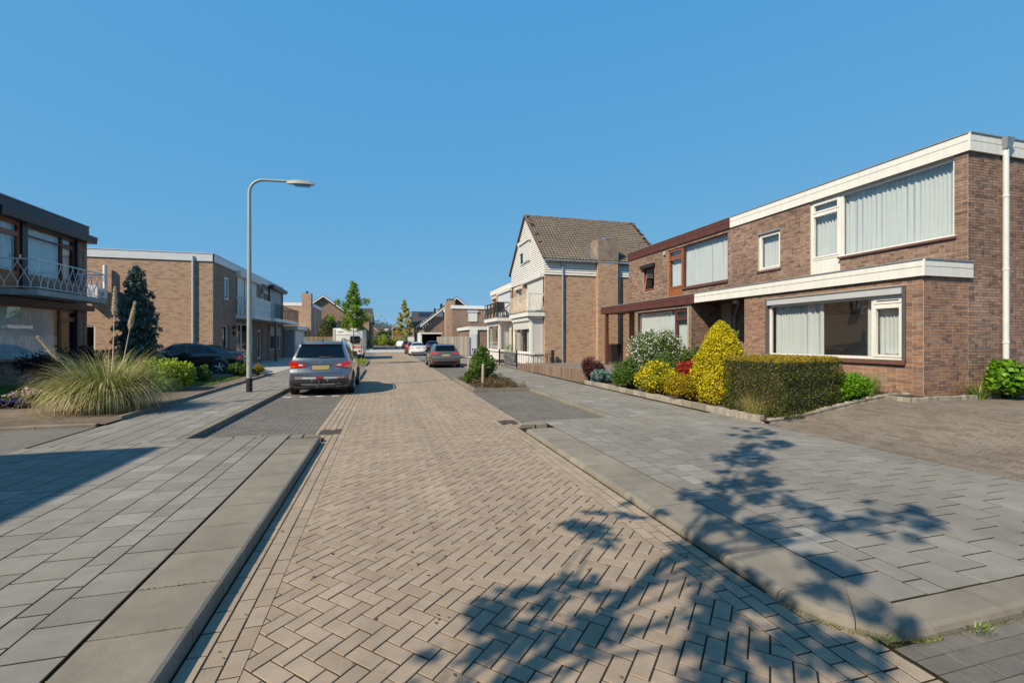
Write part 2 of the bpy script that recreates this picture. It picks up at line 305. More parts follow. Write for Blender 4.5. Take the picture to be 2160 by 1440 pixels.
# ------------------------------------------------------------------ mesh helpers
class MB:
    def __init__(s): s.v = []; s.f = []
    def add(s, vs, fs):
        o = len(s.v); s.v += [tuple(p) for p in vs]; s.f += [tuple(i + o for i in f) for f in fs]; return s
    def box(s, x0, x1, y0, y1, z0, z1):
        return s.add([(x0, y0, z0), (x1, y0, z0), (x1, y1, z0), (x0, y1, z0), (x0, y0, z1), (x1, y0, z1), (x1, y1, z1), (x0, y1, z1)],
                     [(0, 3, 2, 1), (4, 5, 6, 7), (0, 1, 5, 4), (1, 2, 6, 5), (2, 3, 7, 6), (3, 0, 4, 7)])
    def hexa(s, b, t):                       # bottom quad, top quad
        return s.add(list(b) + list(t), [(0, 3, 2, 1), (4, 5, 6, 7), (0, 1, 5, 4), (1, 2, 6, 5), (2, 3, 7, 6), (3, 0, 4, 7)])
    def prism(s, poly, z0, z1):
        n = len(poly); vs = [(p[0], p[1], z0) for p in poly] + [(p[0], p[1], z1) for p in poly]
        return s.add(vs, [tuple(range(n - 1, -1, -1)), tuple(range(n, 2 * n))] + [(i, (i + 1) % n, n + (i + 1) % n, n + i) for i in range(n)])
    def slab(s, poly, z0, z1, ch=0.004):     # stone with a bevelled upper edge, no underside
        n = len(poly); cx = sum(p[0] for p in poly) / n; cy = sum(p[1] for p in poly) / n
        vs = [(p[0], p[1], z0) for p in poly] + [(p[0], p[1], z1 - ch) for p in poly]
        for p in poly:
            d = math.hypot(p[0] - cx, p[1] - cy) or 1; k = max(0.2, 1 - ch * 1.4 / d); vs.append((cx + (p[0] - cx) * k, cy + (p[1] - cy) * k, z1))
        fs = []
        for r in (0, 1): fs += [(r * n + i, r * n + (i + 1) % n, (r + 1) * n + (i + 1) % n, (r + 1) * n + i) for i in range(n)]
        return s.add(vs, fs + [tuple(range(2 * n, 3 * n))])
    def tube(s, pts, r, n=8, caps=True):
        pts = [Vector(p) for p in pts]; rs = r if isinstance(r, (list, tuple)) else [r] * len(pts); base = len(s.v)
        up = None
        for i, p in enumerate(pts):
            t = (pts[min(i + 1, len(pts) - 1)] - pts[max(i - 1, 0)]).normalized()
            if up is None: up = Vector((0, 0, 1)) if abs(t.z) < 0.9 else Vector((1, 0, 0))
            a = t.cross(up).normalized(); b = a.cross(t).normalized(); up = b
            for k in range(n):
                q = p + a * (rs[i] * math.cos(2 * math.pi * k / n)) + b * (rs[i] * math.sin(2 * math.pi * k / n)); s.v.append(tuple(q))
        for i in range(len(pts) - 1):
            for k in range(n):
                s.f.append((base + i * n + k, base + i * n + (k + 1) % n, base + (i + 1) * n + (k + 1) % n, base + (i + 1) * n + k))
        if caps:
            s.f.append(tuple(base + k for k in range(n))[::-1]); s.f.append(tuple(base + (len(pts) - 1) * n + k for k in range(n)))
        return s
    def bar(s, p, q, w, h=None):             # square bar
        return s.tube([p, q], w * 0.7071, 4)
    def lathe(s, prof, c=(0, 0, 0), n=20, axis='z'):
        base = len(s.v)
        for (r, h) in prof:
            for k in range(n):
                a = 2 * math.pi * k / n; x, y = r * math.cos(a), r * math.sin(a)
                s.v.append((c[0] + x, c[1] + y, c[2] + h) if axis == 'z' else (c[0] + h, c[1] + x, c[2] + y))
        for i in range(len(prof) - 1):
            for k in range(n): s.f.append((base + i * n + k, base + i * n + (k + 1) % n, base + (i + 1) * n + (k + 1) % n, base + (i + 1) * n + k))
        return s
    def fbox(s, F, u0, u1, z0, z1, d0, d1):
        return s.hexa([F.p(u0, z0, d0), F.p(u1, z0, d0), F.p(u1, z0, d1), F.p(u0, z0, d1)], [F.p(u0, z1, d0), F.p(u1, z1, d0), F.p(u1, z1, d1), F.p(u0, z1, d1)])
    def fprism(s, F, poly, d0, d1):          # polygon in (u, z) drawn out from d0 to d1
        n = len(poly); vs = [F.p(a, b, d0) for a, b in poly] + [F.p(a, b, d1) for a, b in poly]
        return s.add(vs, [tuple(range(n - 1, -1, -1)), tuple(range(n, 2 * n))] + [(i, (i + 1) % n, n + (i + 1) % n, n + i) for i in range(n)])
    def build(s, name, mat, parent=None, smooth=False, **tags):
        off = root_loc(parent)
        me = bpy.data.meshes.new(name); v = np.array(s.v, dtype=np.float32).reshape(-1, 3) - np.array(off, dtype=np.float32)
        me.from_pydata(v.tolist(), [], s.f); me.materials.append(M[mat] if isinstance(mat, str) else mat)
        if smooth:
            me.polygons.foreach_set('use_smooth', [True] * len(me.polygons))
            if isinstance(smooth, (int, float)) and not isinstance(smooth, bool): me.set_sharp_from_angle(angle=R(smooth))
        o = bpy.data.objects.new(name, me); C.objects.link(o)
        if parent: o.parent = parent
        tag(o, **tags); return o
def root_loc(o):
    x = np.zeros(3)
    while o is not None: x = x + np.array(o.location); o = o.parent
    return x
def tag(o, label=None, cat=None, group=None, kind=None):
    if label: o['label'] = label
    if cat: o['category'] = cat
    if group: o['group'] = group
    if kind: o['kind'] = kind
    return o
def thing(name, label, cat, loc=(0, 0, 0), rz=0, group=None):
    o = bpy.data.objects.new(name, None); C.objects.link(o); o.location = loc; o.rotation_euler = (0, 0, rz); o.empty_display_size = 0.2
    return tag(o, label, cat, group)
def arr_mesh(name, verts, faces, mat, parent=None, smooth=False, **tags):
    """verts (n,3), faces (m,k) numpy"""
    me = bpy.data.meshes.new(name); verts = verts - root_loc(parent)
    me.vertices.add(len(verts)); me.vertices.foreach_set('co', verts.astype(np.float32).ravel())
    k = faces.shape[1]; me.loops.add(faces.size); me.loops.foreach_set('vertex_index', faces.astype(np.int32).ravel())
    me.polygons.add(len(faces)); me.polygons.foreach_set('loop_start', np.arange(0, faces.size, k, dtype=np.int32))
    me.update(calc_edges=True); me.validate()
    mats = mat if isinstance(mat, (list, tuple)) else [mat]
    for x in mats: me.materials.append(M[x])
    if smooth: me.polygons.foreach_set('use_smooth', [True] * len(me.polygons))
    o = bpy.data.objects.new(name, me); C.objects.link(o)
    if parent: o.parent = parent
    tag(o, **tags); return o
def dup(o, parent=None, **tags):
    c = o.copy(); C.objects.link(c); c.parent = parent
    for ch in list(o.children): dup(ch, c)
    tag(c, **tags); return c
_s, _c = math.sin(YAW), math.cos(YAW)
def view(x, y, z=0.0):
    d = x * _s + y * _c
    if d < 0.3: return None
    return (1080 + 960 * (x * _c - y * _s) / d, 716 - 960 * (z - 1.7) / d, d)
def inview(x, y, z=0.0, m=40):
    q = view(x, y, z); return q is not None and -m < q[0] < 2160 + m and -m < q[1] < 1440 + m
class Pieces:
    """pavers, tiles or wall bricks of one surface: the 300 that show largest become objects of their own, the rest one mesh"""
    def __init__(s): s.items = []
    def add(s, size, build, key, loc): s.items.append((size, build, key, loc))
    def finish(s, name, mat, parent, limit=300):
        s.items.sort(key=lambda t: -t[0]); cache = {}; off = root_loc(parent)
        for i, (size, build, key, loc) in enumerate(s.items[:limit]):
            if size <= 0: break
            if key not in cache:
                b = MB(); build(b, (0, 0, 0)); me = bpy.data.meshes.new(name); me.from_pydata(b.v, [], b.f); me.materials.append(M[mat]); cache[key] = me
            o = bpy.data.objects.new(name, cache[key]); C.objects.link(o); o.location = [loc[k] - off[k] for k in range(3)]; o.parent = parent
        rest = MB()
        for (size, build, key, loc) in [t for i, t in enumerate(s.items) if i >= limit or t[0] <= 0]: build(rest, loc)
        if rest.v: rest.build(name + '_field', mat, parent, kind='stuff')
def clip(poly, nx, ny, c):                   # keep nx*x+ny*y <= c
    out = []
    for i in range(len(poly)):
        a, b = poly[i], poly[(i + 1) % len(poly)]; da = nx * a[0] + ny * a[1] - c; db = nx * b[0] + ny * b[1] - c
        if da <= 0: out.append(a)
        if (da < 0) != (db < 0) and da != db:
            t = da / (da - db); out.append((a[0] + (b[0] - a[0]) * t, a[1] + (b[1] - a[1]) * t))
    return out
def clipbox(p, x0, x1, y0, y1):
    for n in ((1, 0, x1), (-1, 0, -x0), (0, 1, y1), (0, -1, -y0)):
        p = clip(p, *n)
        if len(p) < 3: return []
    return p
def area(p): return 0.5 * abs(sum(p[i][0] * p[(i + 1) % len(p)][1] - p[(i + 1) % len(p)][0] * p[i][1] for i in range(len(p))))
def paver(P, poly, z, depth=0.03, ch=0.0028, jit=0.0015):
    if len(poly) < 3 or area(poly) < 4e-4: return
    cx = sum(p[0] for p in poly) / len(poly); cy = sum(p[1] for p in poly) / len(poly); q = view(cx, cy, z)
    size = area(poly) / q[2] ** 3 if q and inview(cx, cy, z) else 0
    rel = tuple((round(p[0] - cx, 3), round(p[1] - cy, 3)) for p in poly); zz = z + rng.uniform(-jit, jit)
    tx, ty = rng.uniform(-0.006, 0.006, 2)
    def build(b, loc):
        n0 = len(b.v); b.slab([(loc[0] + a, loc[1] + c) for a, c in rel], loc[2] - depth, loc[2], ch)
        if loc != (0, 0, 0):
            for i in range(n0, len(b.v)):
                x, y, h = b.v[i]; b.v[i] = (x, y, h + (x - loc[0]) * tx + (y - loc[1]) * ty)
    P.add(size, build, rel, (cx, cy, zz))
def sheet(name, poly, z, mat, kind='structure', thick=0.1, parent=None):
    return MB().prism(poly, z - thick, z).build(name, mat, parent, kind=kind)
def rect(x0, x1, y0, y1): return [(x0, y0), (x1, y0), (x1, y1), (x0, y1)]
class Fr:
    """a wall's own frame: u along the wall, z up, d out of the wall"""
    def __init__(s, o, u, n): s.o, s.u, s.n = o, u, n
    def p(s, u, z, d=0): return (s.o[0] + s.u[0] * u + s.n[0] * d, s.o[1] + s.u[1] * u + s.n[1] * d, z)

# ------------------------------------------------------------------ foliage helpers
def leaf_quads(cent, size, up=0.35, aspect=0.55, out=None, fold=0.25):
    n = len(cent); d = rng.normal(size=(n, 3))
    if out is not None: d = d + out * 1.2
    d[:, 2] += up; d /= np.linalg.norm(d, axis=1, keepdims=True) + 1e-9
    r = rng.normal(size=(n, 3)); a = np.cross(d, r); a /= np.linalg.norm(a, axis=1, keepdims=True) + 1e-9
    b = np.cross(d, a)
    sz = (size * rng.uniform(0.6, 1.25, n))[:, None] if np.isscalar(size) else size[:, None]
    l = a * sz; wv = b * sz * aspect
    v = np.stack([cent - l * 0.5, cent + wv * 0.5 + d * sz * fold * 0.3, cent + l * 0.5, cent - wv * 0.5 + d * sz * fold * 0.3], 1).reshape(-1, 3)
    f = np.arange(n * 4).reshape(-1, 4); return v, f
def lumps(center, rad, n, spread=0.8, lump=0.38, seed=0, flat=False):
    """lumpy volume made of smaller balls: returns (centres, radii)"""
    g = np.random.default_rng(seed); d = g.normal(size=(n, 3)); d /= np.linalg.norm(d, axis=1, keepdims=True)
    if flat: d[:, 2] = np.abs(d[:, 2])
    r = spread * g.uniform(0.55, 1.0, (n, 1)) ** 0.6
    return np.array(center) + d * r * np.array(rad), np.min(rad) * lump * g.uniform(0.7, 1.3, n)
def ball_points(cs, rs, n, shell=0.5):
    k = rng.choice(len(cs), n, p=rs ** 2 / np.sum(rs ** 2)); d = rng.normal(size=(n, 3)); d /= np.linalg.norm(d, axis=1, keepdims=True)
    rr = rng.uniform(0, 1, n) ** shell; return cs[k] + d * (rs[k] * rr)[:, None], d
def bush(name, label, cat, base, rad, n, size, mat, seed=0, nl=26, lump=0.42, zc=None, group=None, aspect=0.6, up=0.3, flowers=None, stems=7, shell=0.45, zmin=0.02):
    """leafy shrub: rad = (rx, ry, half height)"""
    t = thing(name, label, cat, base, group=group); c = (base[0], base[1], base[2] + (zc if zc is not None else rad[2] * 1.0))
    cs, rs = lumps(c, rad, nl, 0.72, lump, seed); p, d = ball_points(cs, rs, n, shell)
    p = p[p[:, 2] > base[2] + zmin]; d = d[:len(p)]
    v, f = leaf_quads(p, size, up, aspect); arr_mesh('foliage', v, f, mat, t)
    if stems:
        b = MB(); g = random.Random(seed)
        for i in range(stems):
            a = g.uniform(0, 6.283); k = g.uniform(0.3, 0.8); e = (c[0] + math.cos(a) * rad[0] * k, c[1] + math.sin(a) * rad[1] * k, c[2] + rad[2] * g.uniform(0, 0.5))
            b.tube([(base[0] + g.uniform(-.06, .06), base[1] + g.uniform(-.06, .06), base[2] - 0.03), ((base[0] + e[0]) / 2 + g.uniform(-.05, .05), (base[1] + e[1]) / 2, (base[2] + e[2]) / 2), e], [0.016, 0.011, 0.005], 5)
        b.build('stems', 'bark', t)
    if flowers:
        fm, fn, fs = flowers; p, d = ball_points(cs, rs * 1.06, fn, 0.12); k = p[:, 2] > base[2] + 0.15; p, d = p[k], d[k]
        v, f = leaf_quads(p, fs, 0.9, 0.95, out=d); arr_mesh('blossom', v, f, fm, t)
    return t
def blades(cent, n, length, spread, droop, width, seed=0, seg=5, zjit=0.0):
    g = np.random.default_rng(seed); a = g.uniform(0, 2 * np.pi, n); L = length * g.uniform(0.55, 1.1, n); lean = g.uniform(0.05, 1.0, n) ** 0.8 * spread
    rb = g.uniform(0, 1, n) ** 0.5; b0 = np.stack([cent[0] + np.cos(a) * rb * zjit, cent[1] + np.sin(a) * rb * zjit, np.full(n, cent[2])], 1)
    ts = np.linspace(0, 1, seg); V = []; side = np.stack([-np.sin(a + g.normal(0, .5, n)), np.cos(a), np.zeros(n)], 1)
    for t in ts:
        ang = lean * (0.25 + 0.75 * t) + droop * t * t * g.uniform(0.7, 1.1, n) * (0.4 + lean)
        V.append((ang, t))
    P = [b0]; 
    for i in range(1, seg):
        ang = V[i][0]; st = (L / (seg - 1))[:, None]
        P.append(P[-1] + st * np.stack([np.cos(a) * np.sin(ang), np.sin(a) * np.sin(ang), np.cos(ang)], 1))
    v = []; 
    for i, p in enumerate(P):
        wd = width * (1 - (i / (seg - 1)) ** 1.5) * 0.5 + 0.0004; v += [p - side * wd, p + side * wd]
    v = np.stack(v, 1); v[:, :, 2] = np.maximum(v[:, :, 2], cent[2] + 0.01); f = []
    base = np.arange(n)[:, None] * (2 * seg)
    for i in range(seg - 1): f.append(base + np.array([[2 * i, 2 * i + 1, 2 * i + 3, 2 * i + 2]]))
    return v.reshape(-1, 3), np.stack(f, 1).reshape(-1, 4)
def limb(b, p, q, r0, r1, g, seg=4, wob=0.08):
    pts = []; L = (Vector(q) - Vector(p)).length
    for i in range(seg + 1):
        t = i / seg; x = Vector(p).lerp(Vector(q), t)
        if 0 < i < seg: x += Vector((g.uniform(-1, 1), g.uniform(-1, 1), g.uniform(-.5, .5))) * wob * L * 0.4
        pts.append(x)
    b.tube(pts, [r0 + (r1 - r0) * i / seg for i in range(seg + 1)], 6); return pts
# ------------------------------------------------------------------ ground, road and pavements
sheet('ground', rect(-400, 400, -150, 700), -0.16, 'far_ground', thick=0.5)
HX0, HX1 = -0.71, 2.13
road = sheet('road', rect(-1.26, 2.70, -8, 63.5), -0.0055, 'joint_sand')
def herring(P, x0, x1, y0, y1, z, W=0.105, j=0.009):
    k = 1 / math.sqrt(2); ni = int((max(abs(x0), abs(x1)) + y1) / (W * k * 2)) + 12
    xs0 = (x0 + x1) / 2
    for a in range(-ni - 40, ni + 40):
        for c in range(-ni - 40, ni + 40):
            m = (a - c) % 4
            if m not in (0, 3): continue
            wx, wy = (2, 1) if m == 0 else (1, 2)
            cx = (a + wx / 2 + c + wy / 2) * W * k; cy = (a + wx / 2 - c - wy / 2) * W * k
            if cx < x0 - 0.2 or cx > x1 + 0.2 or cy < y0 - 0.2 or cy > y1 + 0.2: continue
            hp, hq = wx * W / 2 - j / 2, wy * W / 2 - j / 2
            q = [(cx + (s * hp + t * hq) * k, cy + (s * hp - t * hq) * k) for s, t in ((-1, -1), (-1, 1), (1, 1), (1, -1))]
            q = clipbox(q, x0, x1, y0, y1)
            if q: paver(P, q, z)
P = Pieces(); herring(P, HX0, HX1, 1.1, 63, 0.0); P.finish('paving_brick', 'road_brick', road)
def rows(P, x0, n, W, L, y0, y1, z, j=0.009, stag=0.5, skip=None):
    for i in range(n):
        y = y0 + (L * stag if i % 2 else 0) - L
        while y < y1:
            q = clipbox(rect(x0 + i * W + j / 2, x0 + (i + 1) * W - j / 2, y + j / 2, y + L - j / 2), -99, 99, y0, y1)
            if q and not (skip and skip(x0 + (i + .5) * W, y + L / 2)): paver(P, q, z)
            y += L
drains = [(-0.99, 8.95), (2.42, 9.1)]
def nodrain(x, y): return any(abs(x - a) < 0.2 and abs(y - b) < 0.22 for a, b in drains)
P = Pieces()
rows(P, HX0 - 3 * .108, 3, .108, .213, 1.1, 8.5, -0.002); rows(P, HX0 - 5 * .108, 5, .108, .213, 8.5, 63, -0.002, skip=nodrain)
rows(P, HX1 + .004, 3, .108, .213, 1.75, 8.5, -0.002); rows(P, HX1 + .004, 5, .108, .213, 8.5, 63, -0.002, skip=nodrain)
rows(P, HX1 + .004, 5, .108, .213, 1.0, 1.75, -0.002); rows(P, HX1 + .004 + 3 * .108, 2, .108, .213, 1.75, 2.5, -0.002)
P.finish('gutter_brick', 'gutter_brick', road, 260)
for i, (x, y) in enumerate(drains):
    t = thing('drain_grate', ['rusty iron drain grate in the gutter beside the left parking bay', 'rusty iron drain grate in the gutter beside the right parking bay'][i], 'drain', (x, y, -0.01), group='gutter drains')
    b = MB(); b.box(x - .19, x + .19, y - .2, y - .17, -.03, .002).box(x - .19, x + .19, y + .17, y + .2, -.03, .002).box(x - .19, x - .16, y - .17, y + .17, -.03, .002).box(x + .16, x + .19, y - .17, y + .17, -.03, .002); b.build('frame', 'cast_iron', t)
    for k in range(6): MB().box(x - .16, x + .16, y - .155 + k * .055, y - .125 + k * .055, -.028, -.002).build('bar', 'cast_iron', t)

# tiled pavements ----------------------------------------------------
TP = 0.308
def tiles(P, xs, y0, y1, z, hole=None):
    for i in range(len(xs) - 1):
        a, b = sorted((xs[i], xs[i + 1])); y = y0 - (TP * 0.5 if i % 2 else 0)
        while y < y1:
            q = clipbox(rect(a + .0062, b - .0062, y + .0072, y + TP - .0072), -99, 99, y0 + .003, y1 - .003)
            if q and not (hole and hole((a + b) / 2, y + TP / 2)): paver(P, q, z, 0.03, 0.0014, 0.0014)
            y += TP
pl = MB().prism([(-5.15, -4), (-1.558, -4), (-1.558, 8.36), (-3.25, 8.36), (-3.25, 62), (-5.05, 62), (-5.05, 10.6), (-5.15, 10.6)], -0.05, 0.0965)
pl.prism(rect(-3.25, -1.1, 19.95, 26.4), -0.05, 0.0964)
pav_l = pl.build('pavement_left', 'joint_sand', kind='structure')
P = Pieces(); cols = [-1.558, -1.89, -2.065] + [-2.065 - .32 * k for k in range(1, 10)] + [-5.15]
tiles(P, cols, 1.9, 8.35, 0.1)
cols2 = [-3.26 - .315 * k for k in range(0, 6)] + [-5.08]
tiles(P, cols2, 8.36, 34, 0.1)
tiles(P, [-1.25 - .32 * k for k in range(0, 7)], 20.1, 26.3, 0.1)
P.finish('paving_tile', 'grey_tile', pav_l)
pr_ = MB().prism([(3.03, 2.1), (3.6, 2.1), (14, 2.1), (14, 2.3), (7.12, 2.3), (7.12, 62), (4.72, 62), (4.72, 8.72), (3.03, 8.72)], -0.05, 0.0535)
pav_r = pr_.build('pavement_right', 'joint_sand', kind='structure')
P = Pieces(); cols = [3.045, 3.375, 3.56] + [3.56 + .33 * k for k in range(1, 11)] + [7.1]
tiles(P, cols, 2.12, 8.7, 0.057)
tiles(P, [4.74 + .315 * k for k in range(0, 8)], 8.72, 40, 0.057)
P.finish('paving_tile', 'grey_tile', pav_r)

# kerbs -----------------------------------------------------------------
kerb_l = MB().box(-3.2, -1.1, 1.5, 8.3, -0.2, -0.06).build('kerb_left', 'kerb_concrete', kind='structure')
kerb_r = MB().box(2.6, 4.6, 2.2, 8.6, -0.2, -0.06).build('kerb_right', 'kerb_concrete', kind='structure')
def stone(parent, poly, z1=0.102, z0=-0.06, ch=0.022, name='kerb_stone'):
    b = MB(); b.slab(poly, z0, z1 + rng.uniform(-.002, .002), ch); b.build(name, 'kerb_concrete', parent)
def arc(cx, cy, r, a0, a1, n): return [(cx + r * math.cos(R(a0 + (a1 - a0) * i / n)), cy + r * math.sin(R(a0 + (a1 - a0) * i / n))) for i in range(n + 1)]
def prof(f, bk, z1, r):                       # kerb section from the front face (f) to the back (bk)
    k = 1 if bk > f else -1; return [(f, -.06), (f, z1 - r), (f + k * r * .3, z1 - r * .32), (f + k * r, z1), (bk, z1), (bk, -.06)]
def straight(parent, f, bk, y0, y1, z1=.102, r=.028, axis='y', name='kerb_stone'):
    p = prof(f, bk, z1 + rng.uniform(-.002, .002), r); n = len(p); y0 += .0045; y1 -= .0045
    V = [(a, y, z) if axis == 'y' else (y, a, z) for y in (y0, y1) for a, z in p]
    MB().add(V, [(i, i + 1, n + i + 1, n + i) for i in range(n - 1)] + [tuple(range(n))[::-1], tuple(range(n, 2 * n))]).build(name, 'kerb_concrete', parent)
def bent(parent, cx, cy, rf, rb, a0, a1, z1=.102, r=.028, n=7, name='kerb_stone'):
    p = prof(rf, rb, z1 + rng.uniform(-.002, .002), r); m = len(p); V = []
    for i in range(n + 1):
        a = R(a0 + (a1 - a0) * i / n); V += [(cx + q * math.cos(a), cy + q * math.sin(a), z) for q, z in p]
    MB().add(V, [(i * m + j, i * m + j + 1, (i + 1) * m + j + 1, (i + 1) * m + j) for i in range(n) for j in range(m - 1)] + [tuple(range(m)), tuple(n * m + j for j in range(m))]).build(name, 'kerb_concrete', parent)
y = 2.42
while y < 7.85:
    y1 = min(y + 0.507, 8.10); straight(kerb_l, -1.045, -1.535, y, y1); y = y1
bent(kerb_l, -1.315, 8.105, .27, .02, 1, 89); stone(kerb_l, [(-1.535, 8.105), (-1.337, 8.105), (-1.337, 8.37), (-1.535, 8.37)], ch=.006)
bent(kerb_l, -1.62, 2.415, .575, .085, -1, -44); bent(kerb_l, -1.62, 2.415, .575, .085, -45, -89)      # the near end turns into the side street
for i in range(8): straight(kerb_l, 1.84, 2.33, -2.13 - i * .51, -1.625 - i * .51, axis='x')
for i in range(4): stone(kerb_l, rect(-1.98 - i * .44, -1.545 - i * .44, 8.37, 8.47), ch=.008)    # bay end
y = 8.48
while y < 62:
    L = 1.0 if y < 30 else 4.0
    if not (19.9 < y + L / 2 < 26.4): straight(kerb_l, -3.115, -3.25, y, min(y + L, 62), r=.015)
    y += L
stone(kerb_l, [(-3.115, 19.95), (-1.25, 19.95), (-1.08, 20.2), (-1.08, 20.35), (-3.115, 20.08)], ch=.01)
for i in range(6): straight(kerb_l, -1.085, -1.235, 20.36 + i, 21.36 + i, r=.015)
stone(kerb_l, rect(-3.115, -1.24, 26.4, 26.53), ch=.01)
y = 2.42
while y < 7.75:
    y1 = min(y + 0.507, 8.40); straight(kerb_r, 2.475, 3.03, y, y1, .058, .045); y = y1
bent(kerb_r, 2.80, 8.405, .325, .02, 91, 179, .058, .045); stone(kerb_r, [(2.822, 8.405), (3.03, 8.405), (3.03, 8.735), (2.822, 8.735)], .058, ch=.006)
for i in range(4): stone(kerb_r, rect(3.035 + i * .42, 3.45 + i * .42, 8.64, 8.745), .058, ch=.01)
bent(kerb_r, 3.03, 2.417, .555, .015, 180.3, 224.7, .062, .045); bent(kerb_r, 3.03, 2.417, .555, .015, 225.3, 269.7, .064, .045)
for i in range(12): straight(kerb_r, 1.865, 2.10, 3.035 + i * .6, 3.635 + i * .6, .062, .04, axis='x')
y = 8.75
while y < 62:
    L = 1.0 if y < 30 else 4.0
    straight(kerb_r, 4.585, 4.72, y, min(y + L, 62), .058, r=.015); y += L
# parking bays -----------------------------------------------------------
def bay(name, x0, x1, y0, y1, limit=300):
    o = sheet(name, rect(x0, x1, y0, y1), -0.009, 'joint_dark'); P = Pieces(); W = .105; n = int((y1 - y0) / W)
    for i in range(n):
        x = x0 - (0.105 if i % 2 else 0)
        while x < x1:
            q = clipbox(rect(x + .003, x + .207, y0 + i * W + .003, y0 + (i + 1) * W - .003), x0, x1, y0, y1)
            if q: paver(P, q, -0.003, ch=.003)
            x += .21
    P.finish('paving_brick', 'bay_brick', o, limit); return o
bl = bay('parking_bay_left', -3.115, -1.255, 8.48, 19.94)
for k in range(4): MB().box(-2.92 + k * .44, -2.71 + k * .44, 14.68, 14.755, -0.02, 0.002).build('marking_brick', 'road_paint', bl)
sheet('parking_bay_middle', rect(-3.11, -1.255, 26.5, 30.4), -0.004, 'asphalt')
sheet('parking_bay_back', rect(-3.11, -1.255, 36.4, 62), -0.004, 'asphalt')
bay('parking_bay_right', 2.685, 4.58, 8.75, 14.42)
bay('parking_bay_row', 2.685, 4.58, 19.6, 40, 60)
sheet('parking_bay_far', rect(2.685, 4.58, 40, 62), -0.003, 'asphalt')
ss = sheet('side_street', rect(2.705, 16, -6, 1.905), -0.0095, 'joint_sand'); P = Pieces()
for i in range(14):
    x = 2.71 + (0 if i % 2 else -.105)
    while x < 5.2:
        q = clipbox(rect(x + .003, x + .207, 1.865 - (i + 1) * .105 + .003, 1.865 - i * .105 - .003), 2.71, 5.2, -1, 1.865)
        if q: paver(P, q, -0.004)
        x += .21
P.finish('paving_brick', 'bay_brick', ss)
sheet('side_street_left', rect(-16, -1.27, -6, 1.4), -0.012, 'asphalt')
# planting strips between the bays
def bed(name, x0, x1, y0, y1, parent):
    sheet(name, rect(x0 + .12, x1 - .02, y0 + .12, y1 - .12), 0.05, 'dark_soil', thick=.2)
    for a, b in ((y0, y0 + .12), (y1 - .12, y1)): stone(parent, rect(x0, x1, a, b), ch=.012)
    k = y0 + .12
    while k < y1 - .13:
        stone(parent, rect(x0 if x0 > 0 else x1 - .12, x0 + .12 if x0 > 0 else x1, k + .002, min(k + 1, y1 - .12) - .002), ch=.012); k += 1
bed('planting_bed_right', 2.69, 4.58, 14.43, 19.55, kerb_r)
bed('planting_bed_left', -3.11, -1.26, 30.4, 36.3, kerb_l)
# the raised junction and the street beyond
MB().hexa([(-6, 63.5, -.1), (9, 63.5, -.1), (9, 76, -.1), (-6, 76, -.1)], [(-6, 64.2, .09), (9, 64.2, .09), (9, 75.5, .09), (-6, 75.5, .09)]).build('raised_junction', 'pale_paving', kind='structure')
MB().box(-5, 8.5, 66.8, 67.6, .06, .096).build('junction_band', 'road_paint', kind='structure')
sheet('far_street', rect(-2.2, 5.2, 76, 112), 0.0, 'asphalt')
for nm, x0, x1 in (('far_pavement_left', -5, -2.2), ('far_pavement_right', 5.2, 8)): sheet(nm, rect(x0, x1, 76, 112), 0.1, 'pale_paving', thick=.2)

# gardens and forecourts ------------------------------------------------------
def zr(x): t = min(max((x - 7.1) / 3.5, 0), 1); return 0.056 + 0.384 * t * t * (3 - 2 * t)
def slope(name, x0, x1, y0, y1, zf, mat, nx=90, ny=4, kind='structure', drop=0.0):
    b = MB(); vs = [(x0 + (x1 - x0) * i / nx, y0 + (y1 - y0) * j / ny, zf(x0 + (x1 - x0) * i / nx) - drop) for j in range(ny + 1) for i in range(nx + 1)]
    b.add(vs, [(j * (nx + 1) + i, j * (nx + 1) + i + 1, (j + 1) * (nx + 1) + i + 1, (j + 1) * (nx + 1) + i) for j in range(ny) for i in range(nx)]); return b.build(name, mat, kind=kind)
dr = slope('driveway_right', 7.12, 24, -2, 7.2, zr, 'joint_sand', drop=0.008); P = Pieces()
x = 7.13; i = 0
while x < 15:
    y = 1.9 + (.105 if i % 2 else 0); s = (zr(x + .105) - zr(x)) / .105
    while y < 7.15:
        cx, cy, z = x + .0525, y + .105, zr(x + .0525); q = view(cx, cy, z); size = 1 / q[2] ** 3 if q and inview(cx, cy, z) else 0
        dx, dy = .049 + rng.uniform(-.002, .0015), .101 + rng.uniform(-.003, .0015)
        def bld(b, loc, dx=dx, dy=dy, s=s):
            n0 = len(b.v); b.slab([(loc[0] - dx, loc[1] - dy), (loc[0] + dx, loc[1] - dy), (loc[0] + dx, loc[1] + dy), (loc[0] - dx, loc[1] + dy)], loc[2] - .03, loc[2] + .001, .005)
            for k in range(n0, len(b.v)): vx, vy, vz = b.v[k]; b.v[k] = (vx, vy, vz + (vx - loc[0]) * s)
        P.add(size, bld, ('d', i, int(y * 40) % 7), (cx, cy, z + rng.uniform(-.002, .002))); y += .21
    x += .105; i += 1
P.finish('paving_brick', 'drive_brick', dr)
slope('garden_bed_right', 7.12, 13, 7.2, 15.6, lambda x: zr(x) + .06, 'dark_soil')
slope('garden_bed_white_house', 10.3, 16, 6.72, 7.3, lambda x: zr(x) + .05, 'dark_soil')
slope('terrace_right', 7.6, 24, 15.6, 24.6, lambda x: .40, 'drive_brick')
slope('verge_right', 7.12, 7.75, 15.6, 27, lambda x: .06, 'soil')
sheet('forecourt_right', rect(7.12, 9.2, 24.3, 44), 0.075, 'pale_paving', thick=.2)
sheet('yard_right', rect(9.2, 60, 24.7, 110), 0.10, 'soil', thick=.2)
